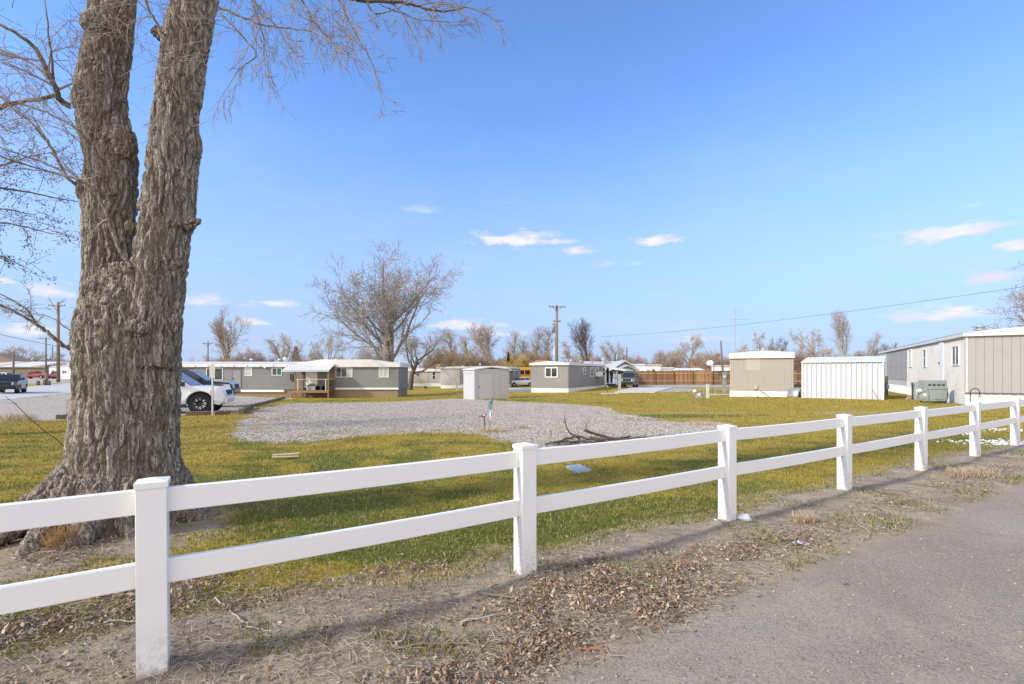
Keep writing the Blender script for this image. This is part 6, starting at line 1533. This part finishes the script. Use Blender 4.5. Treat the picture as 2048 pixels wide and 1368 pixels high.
def tree_mesh(seed, st):
    """one bare tree of about unit height 10 m: returns (trunk MB, crown MB)"""
    rs = random.getstate(); random.seed(seed); T_, C_ = MB(), MB()
    Ht = 10.0
    def br(p, d, L, r, lvl):
        N = st['seg'][min(lvl, len(st['seg']) - 1)]; pts = [p.copy()]; rad = [r]; dirs = [d.copy()]
        for i in range(N):
            d = (d + rv(st['wob']) + Vector((0, 0, st['up'] if lvl < 3 else st['up2']))).normalized(); pts.append(pts[-1] + d * (L / N)); dirs.append(d.copy())
            rad.append(max(st['rmin'], r * (1 - (.45 if lvl == 0 else .72) * (i + 1) / N)))
        (T_ if lvl <= 1 else C_).tube(pts, rad, 7 if lvl == 0 else (5 if lvl == 1 else 3), cap=False)
        if lvl >= st['levels']: return
        nk = st['n'][lvl]
        for k in range(nk):
            t = st['t0'][lvl] + (1 - st['t0'][lvl]) * ((k + random.random()) / nk); i = min(int(t * N), N - 1)
            q = pts[i].lerp(pts[i + 1], t * N - i); dd = dirs[i]
            ax_ = dd.orthogonal().normalized(); ax_.rotate(Matrix.Rotation(k * 2.4 + random.random() * 1.2, 3, dd)) if False else None
            phi = k * 2.399 + random.random() * .9; o1 = dd.orthogonal().normalized(); o2 = dd.cross(o1)
            sd = o1 * math.cos(phi) + o2 * math.sin(phi); an = R(random.uniform(*st['ang'][lvl]))
            nd = (dd * math.cos(an) + sd * math.sin(an)).normalized()
            LL = st['len'][lvl + 1] * random.uniform(.7, 1.2) * (1 - st['tap'][lvl] * t)
            br(q, nd, LL, max(st['rmin'], rad[i] * random.uniform(.45, .62)), lvl + 1)
    for s_ in range(st.get('stems', 1)):
        a = 2 * math.pi * s_ / max(1, st.get('stems', 1)) + .4
        d0 = Vector((math.cos(a) * st.get('splay', 0), math.sin(a) * st.get('splay', 0), 1)).normalized()
        br(Vector((math.cos(a) * .12, math.sin(a) * .12, -.2)), d0, st['len'][0], st['r0'], 0)
    random.setstate(rs); return T_, C_
STY = {
 'round': dict(levels=4, seg=(5, 8, 6, 5, 3), n=(8, 8, 8, 5), t0=(.42, .22, .15, .1), ang=((12, 50), (20, 44), (25, 55), (25, 65)), len=(4.8, 5.6, 3.1, 1.4, .55), tap=(.12, .45, .5, .4), wob=.09, up=.05, up2=.0, r0=.25, rmin=.010, stems=2, splay=.16),
 'vase': dict(levels=4, seg=(5, 6, 5, 4, 3), n=(9, 7, 6, 5), t0=(.3, .2, .15, .1), ang=((12, 40), (15, 38), (18, 45), (20, 55)), len=(5.0, 4.8, 2.3, 1.1, .5), tap=(.3, .45, .4, .3), wob=.07, up=.09, up2=.05, r0=.2, rmin=.010),
 'gnarly': dict(levels=4, seg=(4, 7, 6, 4, 3), n=(7, 6, 7, 6), t0=(.5, .35, .2, .1), ang=((30, 65), (25, 60), (30, 70), (30, 80)), len=(4.2, 5.0, 2.2, 1.0, .5), tap=(.1, .4, .4, .3), wob=.22, up=.06, up2=.02, r0=.34, rmin=.013),
 'poplar': dict(levels=4, seg=(9, 6, 5, 4, 3), n=(17, 6, 4, 3), t0=(.12, .2, .15, .1), ang=((12, 30), (14, 32), (18, 40), (20, 50)), len=(9.6, 3.8, 1.7, .8, .4), tap=(.72, .4, .4, .3), wob=.035, up=.11, up2=.06, r0=.15, rmin=.007),
 'shrub': dict(levels=4, seg=(4, 5, 5, 4, 3), n=(7, 7, 7, 5), t0=(.2, .15, .1, .1), ang=((18, 50), (20, 55), (25, 60), (30, 70)), len=(5.2, 4.4, 2.4, 1.2, .6), tap=(.35, .4, .4, .3), wob=.16, up=.03, up2=-.01, r0=.15, rmin=.013, stems=4, splay=.5),
}
PROTO = {}
def proto(kind, v, mats):
    key = (kind, v, mats[0].name, mats[1].name)
    if key in PROTO: return copy_tree(PROTO[key])
    T_, C_ = tree_mesh(sum(map(ord, kind)) * 7 + v, STY[kind]); T = thing('bare_tree', '', '')
    T_.build('trunk', mats[0], T, True); C_.build('crown', mats[1], T)
    PROTO[key] = T; zmax = max(q[2] for q in C_.v); T['h'] = zmax; T['w'] = sorted(math.hypot(q[0], q[1]) for q in C_.v)[int(len(C_.v) * .985)]; return T
def bare(lab, px, ytop, Y, kind, v, mats, wpx=None, group='bare trees along the skyline', rot=None, lean=0, name='bare_tree', cat='tree'):
    o = proto(kind, v, mats); x = at(px, Y); z = float(gz(x, Y)); s = (hz(ytop, Y) - z) / o['h']
    sw = s if wpx is None else (wpx / 2 / FPX * Y) / o['w']
    o.location = (x, Y, z - .05); o.scale = (sw, sw, s); o.rotation_euler = (0, lean, random.random() * 6.28 if rot is None else rot)
    o.name = name; return tag(o, lab, cat, group)
G_, P_, D_ = TBARK, TBARK2, TBARK3
big = bare('tallest bare tree, wide round crown, behind the right end of the long grey home', 784, 476, 49, 'round', 3, (G_, TW_GREY), 282, None, 1.0)
bare('pale upright tree with many rising limbs, just right of the big trunk', 452, 612, 70, 'vase', 1, (P_, TW_TAN), 95)
bare('dense reddish-brown rounded tree right of the pale upright one', 497, 690, 88, 'shrub', 1, (D_, TW_RED), 75)
bare('pruned gnarled tree over the middle of the grey home roof', 562, 664, 80, 'gnarly', 1, (G_, TW_TAN), 95)
bare('gnarled tree between the porch and the tallest tree', 650, 664, 82, 'gnarly', 2, (G_, TW_TAN), 110)
bare('low rounded brush left of the pruned gnarled tree', 528, 706, 95, 'shrub', 2, (D_, TW_RED), 60)
bare('untidy low tree tangled under the tallest tree', 818, 640, 66, 'gnarly', 3, (D_, TW_GREY), 170)
bare('shrubby growth at the left foot of the tallest tree', 740, 668, 75, 'shrub', 3, (D_, TW_GREY), 90)
for i, (px, yt, w, k, mt, lab) in enumerate([
 (905, 650, 90, 'poplar', (G_, TW_TAN), 'tall thin faint tree right of the tallest tree'), (938, 664, 60, 'poplar', (G_, TW_TAN), 'second thin faint tree right of the tallest tree'),
 (985, 640, 105, 'vase', (P_, TW_TAN), 'upright branching tree above the small white shed'), (1028, 655, 50, 'poplar', (G_, TW_GREY), 'slender tree just right of the upright tree above the shed'),
 (1048, 668, 40, 'poplar', (G_, TW_GREY), 'shorter slender tree midway between shed and middle utility pole'), (1072, 648, 62, 'poplar', (P_, TW_GREY), 'tall slender poplar left of the middle utility pole'), (1093, 650, 55, 'poplar', (P_, TW_GREY), 'tall slender poplar close beside the middle utility pole')]):
    bare(lab, px, yt, 118, k, i, mt, w)
bare('orange-brown thicket tree behind the beige and pale homes, left part', 880, 690, 100, 'shrub', 4, (D_, TW_ORG), 85)
bare('brown thicket tree behind the pale grey home', 925, 690, 98, 'shrub', 1, (D_, TW_ORG), 95)
bare('brown thicket tree behind the small white shed', 965, 700, 99, 'shrub', 2, (D_, TW_TAN), 85)
bare('yellow willow bush left of the dark conifer tip', 1012, 712, 104, 'shrub', 3, (P_, TW_YEL), 45)
bare('yellow willow bush above the yellow bus', 1046, 704, 106, 'shrub', 4, (P_, TW_YEL), 65)
bare('tan thicket tree behind the yellow willows', 1040, 690, 112, 'shrub', 1, (D_, TW_TAN), 90)
bare('broad rounded brown tree behind the middle utility pole', 1140, 678, 92, 'gnarly', 4, (D_, TW_TAN), 105)
bare('smaller rounded brown tree left of the middle utility pole', 1092, 696, 95, 'shrub', 4, (D_, TW_ORG), 60)
bare('dark open vase-shaped tree right of the middle utility pole', 1180, 632, 78, 'vase', 2, (D_, TW_DARK), 82)
bare('brown tree behind the gabled house roof', 1222, 678, 92, 'gnarly', 1, (D_, TW_TAN), 75)
bare('low tan brush right of the gabled house', 1273, 704, 96, 'shrub', 2, (D_, TW_TAN), 60)
bare('low tan brush above the white motor home', 1312, 712, 98, 'shrub', 3, (D_, TW_TAN), 50)
bare('wide pale tree behind the white trailers', 1372, 664, 110, 'gnarly', 2, (G_, TW_TAN), 105)
bare('brown bushy tree left of the wide pale tree', 1335, 690, 100, 'shrub', 1, (D_, TW_TAN), 70)
bare('brown bushy tree above the basketball hoop', 1418, 694, 98, 'shrub', 4, (D_, TW_TAN), 70)
bare('knotty brown tree left of the tan home roof', 1440, 704, 96, 'gnarly', 3, (D_, TW_TAN), 60)
bare('knotty dark tree rising behind the tan home roof', 1508, 660, 72, 'gnarly', 4, (D_, TW_TAN), 95)
bare('thin tree at the right end of the tan home roof', 1557, 668, 80, 'gnarly', 1, (D_, TW_DARK), 55)
bare('low pink-brown tree over the gap beside the steel shed', 1596, 690, 86, 'shrub', 2, (D_, TW_RED), 70)
bare('pruned stubby tree over the left of the steel shed', 1635, 649, 76, 'gnarly', 2, (P_, TW_TAN), 95)
bare('tall pale birch-like tree over the steel shed', 1692, 612, 78, 'vase', 4, (P_, TW_GREY), 55)
bare('thin pale tree leaning right beside the tall birch-like one', 1718, 650, 79, 'poplar', 3, (P_, TW_GREY), 35, lean=R(22), rot=0)
bare('tan brush under the tall birch-like tree', 1678, 690, 84, 'shrub', 3, (D_, TW_TAN), 90)
bare('dark tree between steel shed and right-hand home', 1752, 676, 92, 'gnarly', 3, (D_, TW_DARK), 75)
bare('small dark tree at the far end of the right-hand home roof', 1788, 682, 95, 'gnarly', 4, (D_, TW_DARK), 45)
bare('brown tree over the left lot, at the picture edge', 8, 688, 170, 'shrub', 1, (D_, TW_TAN), 60)
bare('pale brown trees behind the striped roof on the left', 48, 690, 175, 'gnarly', 2, (G_, TW_TAN), 70)
bare('faint grey tree left of the big trunk, behind the lot', 105, 700, 180, 'gnarly', 1, (G_, TW_GREY), 60)
bare('low brown brush just right of the big trunk', 400, 712, 110, 'shrub', 3, (D_, TW_RED), 60)
bare('low brown brush left of the pale upright tree', 432, 706, 120, 'shrub', 1, (D_, TW_TAN), 60)
for i, (px, yt, Y, w, mt, lab) in enumerate([(862, 704, 112, 60, TW_TAN, 'low tan brush at the right foot of the tallest tree'), (905, 700, 108, 60, TW_RED, 'low ruddy brush between the beige and pale homes'), (990, 702, 110, 60, TW_ORG, 'rusty brush behind the right end of the small white shed'), (1075, 700, 112, 60, TW_TAN, 'tan brush left of the middle utility pole, above the orange roof'), (1168, 700, 105, 60, TW_TAN, 'tan brush under the dark vase-shaped tree'), (1205, 704, 108, 60, TW_RED, 'ruddy brush between the vase-shaped tree and the gabled house'), (1345, 708, 112, 70, TW_TAN, 'low tan brush left of the wide pale tree'), (1398, 706, 106, 60, TW_RED, 'ruddy brush right of the wide pale tree'), (1470, 706, 98, 60, TW_TAN, 'tan brush behind the television mast'), (1540, 692, 95, 60, TW_TAN, 'tan brush behind the tan home roof'), (1615, 698, 92, 60, TW_TAN, 'tan brush at the left end of the steel shed roof'), (1720, 694, 94, 70, TW_TAN, 'tan brush at the right end of the steel shed roof'), (470, 712, 116, 70, TW_TAN, 'tan brush behind the left part of the grey home roof'), (610, 708, 112, 70, TW_TAN, 'tan brush behind the grey home left of its porch'), (700, 706, 112, 70, TW_RED, 'ruddy brush behind the grey home above its wide window')]):
    bare(lab, px, yt, Y, 'shrub', i % 4 + 1, (D_, mt), w)
# trees at the edges of the frame
bare('bare tree reaching into the right edge of the picture above the taupe home', 2160, 490, 40, 'round', 2, (D_, TW_GREY), 350, None)
FOL = MB()
def conifer(lab, px, ytop, Y, w, col, seed=1):
    x = at(px, Y); z = float(gz(x, Y)); H = hz(ytop, Y) - z; T = thing('conifer', lab, 'tree', (x, Y, z), 0, 'conifers on the skyline')
    MB().lathe([(.2, -.1), (.1, H * .6), (.03, H * .97)], seg=8).build('trunk', TBARK3, T); m = MB(); rs = random.getstate(); random.seed(seed)
    for i in range(1500):
        t = random.random() ** .8; rr = w * (1 - t) ** .8 * math.sqrt(random.random()); a = random.random() * 6.28; q = Vector((rr * math.cos(a), rr * math.sin(a), H * (.1 + .9 * t)))
        d = (Vector((math.cos(a), math.sin(a), .25)) + rv(.4)).normalized() * .35; s = d.cross(Vector((0, 0, 1))).normalized() * .1
        m.add([q - s, q + s, q + d], [(0, 1, 2)])
    m.build('crown', col, T); random.setstate(rs); return T
CON = pm('conifer_green', (.055, .075, .04), .3, .9, 2, 0); CON2 = pm('dull_conifer', (.12, .10, .055), .3, .9, 2, 0)
conifer('dull brown-green conifer behind the grey home, right of the pruned tree', 592, 694, 90, 2.0, CON2, 2); conifer('small dark conifer tip in the orange thicket', 1017, 706, 108, .9, CON, 3)
# the drooping evergreen-ish branches at the left edge: a tree standing beyond the frame
n = NT('olive_needles'); NEED = n.done(n.mix(n.noise(n.pos(), 1.5, 4), (.07, .075, .03), (.15, .14, .07)), .8, None, 0, .1)
Tn = thing('budding_tree', 'tree at the left edge with drooping twigs full of small olive buds', 'tree', (-15.2, 11.5, 0)); 
tk, lm_, nd = MB(), MB(), MB(); tk.tube([(0, 0, -.6), (.05, 0, 2), (.1, .1, 5), (.2, 0, 8.5), (.2, 0, 11)], [.32, .27, .2, .12, .05], 10)
for zz_, ang, L in [(5.0, -.1, 4.2), (5.4, .1, 4.2), (6.0, 0, 4.6), (6.3, .35, 4.0), (4.6, .15, 3.4), (6.8, -.2, 4.0), (5.8, -.35, 3.4), (6.4, 3.0, 4), (7.6, 2.2, 4), (7.4, .8, 3.4), (4.8, 4.1, 4), (7, 5, 3), (8.5, 1.5, 3), (8.6, 4, 3)]:
    d = Vector((math.cos(ang), math.sin(ang), .12)); p = Vector((.1, 0, zz_)); pts = [p]
    for i in range(7): d = (d + rv(.1) + Vector((0, 0, -.05))).normalized(); pts.append(pts[-1] + d * L / 7)
    lm_.tube(pts, [.05 * (1 - .85 * i / 7) for i in range(8)], 6)
    for i in range(2, 8):
        for k in range(5):
            q = pts[i] + rv(.08); dd = (d + rv(.55) + Vector((0, 0, -.15))).normalized(); LL = random.uniform(.3, .8); tp_ = [q]
            for j in range(3): dd = (dd + rv(.2)).normalized(); tp_.append(tp_[-1] + dd * LL / 3)
            lm_.tube(tp_, [.008, .006, .005, .003], 3, False)
            for j in range(16):
                b = tp_[random.randint(1, 3)] + rv(.07); e = rv(1).normalized() * random.uniform(.03, .075); s = e.orthogonal().normalized() * .012
                nd.add([b - s, b + s, b + e], [(0, 1, 2)])
tk.build('trunk', TBARK3, Tn, True); lm_.build('limbs', TBARK3, Tn, True); nd.build('buds', NEED, Tn)

# far belt of scrub that closes the horizon
m = MB(); cc = []
V_, F_ = [], []
for (x0, x1, Y, hh) in [(-260, -60, 215, 5.5), (-75, 20, 135, 4.6), (0, 75, 128, 3.6), (60, 150, 150, 4.0), (100, 320, 230, 6)]:
    L = x1 - x0
    for i in range(int(L * 34)):
        x = random.uniform(x0, x1); y = Y + random.gauss(0, 4); hx = hh * (.55 + .75 * float(vn(np.array([x * .13]), np.array([Y * .1]), seed=5)[0])) * random.uniform(.35, 1.1)
        bx = x + random.gauss(0, .9); z0 = random.uniform(0, hx * .45); r = .03
        m.add([(bx - r, y, z0), (bx + r, y, z0), (x + random.gauss(0, .4), y + random.gauss(0, .4), hx)], [(0, 1, 2)])
tag(m.build('distant_scrub', TW_TAN), 'low bare scrub along the horizon', 'scrub', kind='stuff')

# ------------------------------------------------------------------ poles, wires, masts
POLE = pm('pole_wood', (.235, .165, .11), .2, .9, 3, .3, .004, stretch=(4, 4, .5)); POLE2 = pm('pole_wood_grey', (.17, .14, .12), .2, .9, 3, .3, .004, stretch=(4, 4, .5)); 
INS = pm('insulator', (.22, .24, .26), .2, .4, 4, 0)
def pole(lab, px, pyb, ytop, Y, r, arm=None, rot=0, mt=POLE, pipe=False, name='utility_pole', cat='utility pole', lean=0):
    x = at(px, Y); z = float(gz(x, Y)); H = hz(ytop, Y) - z; T = thing(name, lab, cat, (x, Y, z), rot, None); T.rotation_euler = (0, lean, rot)
    m = MB(); m.tube([(0, 0, -.3), (0, 0, H * .5), (0, 0, H)], [r * 1.15, r, r * .8], 10); m.build('pole', mt, T, True)
    if arm:
        m = MB()
        for dz, L in arm: m.box(-L, L, -r - .12, -r - .002, H - dz - .12, H - dz)
        for dz, L in arm: 
            for s_ in (-1, 1): m.tube([(s_ * L * .5, -r - .06, H - dz - .1), (0, -r - .03, H - dz - .75)], .03, 5)
        a = m.build('crossarm', mt, T)
        for dz, L in arm:
            for u in (-.92, -.55, .55, .92): MB().lathe([(.05, H - dz), (.07, H - dz + .06), (.06, H - dz + .16), (.03, H - dz + .2)], c=(u * L, -r - .06, 0), seg=8).build('insulator', INS, a, True)
    if pipe:
        MB().tube([(-r - .16, -.05, -.2), (-r - .16, -.05, H * .62)], .09, 8).build('conduit', GALV, T, True); MB().lathe([(.22, H * .66), (.22, H * .78)], c=(-r - .28, 0, 0), seg=12).build('transformer', INS, T, True)
        MB().box(-r - .3, r + .4, -.05, .05, H * .795, H * .81).build('bracket', mt, T)
    T['top'] = H; return T, Vector((x, Y, z + H))
_, topM = pole('utility pole with grey conduit rising behind the grey home in the middle', 1113.5, 0, 610, 66, .2, [(.25, 1.2)], R(8), POLE, True)
_, topL = pole('large brown utility pole at the left, beside the big trunk', 116.5, 0, 604, 78, .21, [(.6, 1.35)], R(2), POLE)
pole('thinner utility pole left of the large brown pole', 92, 0, 674, 125, .17, [(.4, 1.9)], R(4), POLE2)
pole('small far pole between the thin pole and the large brown pole', 105, 0, 692, 190, .2, None, 0, POLE2)
pole('short pole beside the tan gable at the far left', 27, 0, 703, 120, .2, None, 0, POLE2)
pole('dark leaning pole left of the tan home', 1447.5, 0, 681, 68, .13, None, 0, POLE2, lean=R(-4))
pole('thin dark pole right of the gabled house', 1253.5, 0, 694, 80, .12, None, 0, POLE2)
pole('thin pole between the pale tree and the big trunk', 416, 0, 682, 95, .12, [(.5, 1)], 0, POLE2)
for px, lab in ((77, 'left of three short posts by the street'), (90, 'middle of three short posts by the street'), (98, 'right of three short posts by the street')):
    q = G(px, 770.5); T = MB(); T.lathe([(.2, -.1), (.19, .55 if px != 90 else .75), (.12, .6 if px != 90 else .8)], seg=10); o = T.build('stub_post', POLE2, None, True); o.location = q; o.rotation_euler = (R(4), R(-5 if px == 77 else 2), 0); tag(o, lab, 'post', 'short posts by the street')
o = MB().lathe([(.2, -.1), (.17, 1.55), (.1, 1.6)], seg=10).build('stub_post', POLE, None, True); o.location = G(93.5, 768.5); tag(o, 'taller grey post behind the three short posts', 'post', 'short posts by the street')
WIRE = pm('wire', (.05, .05, .055), .1, .6, 5, 0)
def wire(lab, a, b, sag, r=.02):
    a, b = Vector(a), Vector(b); pts = []
    for i in range(25): t = i / 24; p = a.lerp(b, t); p.z -= 4 * sag * t * (1 - t); pts.append(p - a)
    o = MB().tube(pts, r, 5).build('power_line', WIRE); o.location = a; return tag(o, lab, 'power line')
def pt(px, py, Y): return (at(px, Y), Y, hz(py, Y))
wire('long overhead wire rising across the sky to the right', pt(1205, 673, 66), pt(2300, 535, 24), .55, .012)
wire('upper wire running left from the large brown pole', pt(92, 610, 78), pt(-160, 548, 50), .5, .018)
wire('second wire running left from the large brown pole', pt(117, 619, 78), pt(-180, 572, 50), .5, .018)
wire('wire from the large brown pole behind the big trunk', pt(140, 614, 78), pt(330, 655, 110), .5, .018)
wire('low cable sagging across the left edge to the trunk', pt(-60, 655, 60), pt(300, 718, 78), .5, .03)
# TV mast
x, Y = at(1470.5, 50), 50
T = thing('antenna_mast', 'tall thin television mast behind the tan home', 'antenna', (x, Y, float(gz(x, Y))))
zt = hz(615, Y) - T.location.z
MB().tube([(0, 0, 0), (0, 0, zt)], .03, 6).build('mast', GALV, T); m = MB()
for dz, L, o_ in ((.3, .45, .35), (.6, .2, .1), (1.25, 1.1, .5)): m.tube([(-L + o_, 0, zt - dz), (L + o_, 0, zt - dz)], .016, 5)
for i in range(6): m.tube([(-.4 + i * .35, -.35, zt - 1.25), (-.4 + i * .35, .35, zt - 1.25)], .01, 4)
m.build('antenna', GALV, T)
# basketball hoop
x, Y = at(1424.5, 62), 61.5
T = thing('basketball_hoop', 'white basketball backboard on a dark pole in front of the cedar fence', 'basketball hoop', (x, Y, float(gz(x, Y))))
zt = hz(720, Y) - T.location.z
MB().tube([(.0, 0, 0), (0, 0, zt - .5)], .05, 8).build('pole', DKGREY, T, True)
cx_ = at(1419.5, Y) - x; b = MB(); pts = [(-.38, -.32), (.38, -.32), (.44, -.1), (.44, .12), (.3, .3), (0, .36), (-.3, .3), (-.44, .12), (-.44, -.1)]
b.prism([(cx_ + u, zt - .38 + v) for u, v in pts], 'y', -.12, -.08); b.build('backboard', WHITE, T); m = MB()
m.tube([(cx_ + .2 * math.cos(a), -.34 + .2 * math.sin(a), zt - .6) for a in np.linspace(0, 6.283, 17)], .014, 5); m.build('rim', RUST, T)
MB().tube([(0, 0, zt - .5), (cx_, -.08, zt - .4)], .03, 6).build('bracket', DKGREY, T)

# ------------------------------------------------------------------ far trailers and buildings
def block(name, lab, cat, px0, px1, y0, Y, wallm, roofm, rise=0, D=4, z1=None, wins=(), group=None, slope=0, over=.15):
    x0, x1 = at(px0, Y), at(px1, Y); zg = float(gz((x0 + x1) / 2, Y)); T = thing(name, lab, cat, (x0, Y, zg), 0, group); L = x1 - x0; zt = hz(y0, Y) - zg
    MB().box(0, L, 0, D, -.2, zt - .12).build('wall', wallm, T)
    m = MB()
    if rise: m.prism([(-over, zt - .14), (D / 2, zt + rise), (D + over, zt - .14)], 'x', -over, L + over) if slope == 0 else m.prism([(-over, zt - .14), (L / 2, zt + rise), (L + over, zt - .14)], 'y', -over, D + over)
    else: m.box(-over, L + over, -over, D + over, zt - .12, zt)
    m.build('roof', roofm, T)
    for (a, b, c_, d) in wins: window(T, 'front', L * a, L * b, zt * c_, zt * d, 'v', ft=.07)
    return T
T = block('motor_home', 'boxy white motor home above the cedar fence', 'motor home', 1290, 1321, 729, 76, WHITE, WROOF, 0, 7, wins=((.1, .24, .5, .75), (.42, .54, .45, .8)))
MB().box(2.2, 3.0, 1, 2, T.children[0].location.z + 2.6, 2.95).build('roof_unit', WROOF, T)
m = MB(); m.lathe([(.22, 0), (.22, .4)], c=(1.35, -.2, 1.9), axis='y'); m.build('spare_wheel', BLACK, T)
block('travel_trailer', 'white travel trailer just left of the motor home', 'trailer', 1268, 1291, 728.5, 80, WHITE, WROOF, .12, 3, wins=((.55, .75, .5, .75),))
block('travel_trailer', 'low white trailer right of the motor home', 'trailer', 1322, 1352, 735.5, 80, WHITE, WROOF, .1, 3, wins=((.3, .4, .6, .8),))
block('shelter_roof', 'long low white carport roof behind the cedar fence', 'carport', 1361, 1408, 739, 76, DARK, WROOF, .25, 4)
block('red_roof_house', 'house with a low red-brown roof behind the basketball hoop', 'house', 1392, 1445, 739, 96, PALE, pm('red_roof', (.36, .19, .13), .15, .8, 2), 1.0, 6)
block('white_trailer', 'white trailer side above the fence at the left of the tan home', 'trailer', 1440, 1470, 730.5, 72, WHITE, WROOF, 0, 3)
block('small_hut', 'little brown hut between the white trailers', 'hut', 1352, 1360, 739.5, 78, CEDAR, CEDAR, .35, 2, slope=1)
block('orange_roof_shed', 'shed with an orange roof just behind the left of the middle grey home', 'shed', 1073, 1097, 724.5, 76, PALE, pm('orange_roof', (.50, .20, .09), .15, .8, 2), .35, 4)
T = block('white_trailer', 'tall pale trailer end left of the beige home', 'trailer', 803, 812, 742, 100, WHITE, WROOF, 0, 6)
# left lot
T = block('tan_warehouse', 'tan gabled building at the far left edge', 'building', -45, 28, 721, 152, pm('tan_wall', (.42, .34, .24), .08, .8, 1), pm('brown_trim', (.22, .17, .13), .1, .8, 2), 2.2, 6, slope=1)
xw0, xw1, Yw = at(-30, 135), at(92, 135), 135
T = thing('striped_roof_shed', 'long low building with a red and white striped metal roof across the street', 'building', (xw0, Yw, float(gz(xw0, Yw)))); L = xw1 - xw0; zt = hz(733, Yw) - T.location.z; zr = hz(722, Yw) - T.location.z
OLV = pm('olive_wall', (.19, .165, .105), .1, .85, 1); MB().box(0, L, 0, 8, -.5, zt).build('wall', OLV, T)
PINK = pm('faded_red_roof', (.50, .27, .23), .1, .6, 1)
for i in range(6):
    x0, x1 = L * i / 6, L * (i + 1) / 6; q = MB().hexa([(x0 - 1.2, -.4, zt - .05), (x1 - 1.2, -.4, zt - .05), (x1, 8, zr - .1), (x0, 8, zr - .1)], [(x0 - 1.2, -.4, zt + .05), (x1 - 1.2, -.4, zt + .05), (x1, 8, zr), (x0, 8, zr)])
    q.build('roof_panel', PINK if i in (1, 3, 5) and i != 3 else (SHEDW if i == 3 else WROOF), T)
m = MB(); m.box(-1, L, -.45, -.3, zt - .25, zt - .05); m.build('eave_trim', pm('green_trim', (.30, .38, .30), .1, .7, 2), T)
block('travel_trailer', 'white trailer across the street between pole and big trunk', 'trailer', 98, 114, 733, 118, WHITE, WROOF, .1, 3, wins=((.3, .7, .45, .7),))
block('motor_home', 'white motor home across the street beside the big trunk', 'motor home', 121, 172, 731, 112, WHITE, WROOF, .1, 3, wins=((.06, .24, .4, .62), (.4, .6, .4, .62)))
block('white_warehouse', 'low white building far behind the motor home on the left', 'building', 60, 260, 721.5, 185, WHITE, WROOF, .4, 15)
block('white_warehouse', 'long white roof far behind the striped building', 'building', 25, 82, 718.5, 178, WHITE, WROOF, .5, 12)
# strip of grass with kerb posts is lawn; a low white rubbish bag
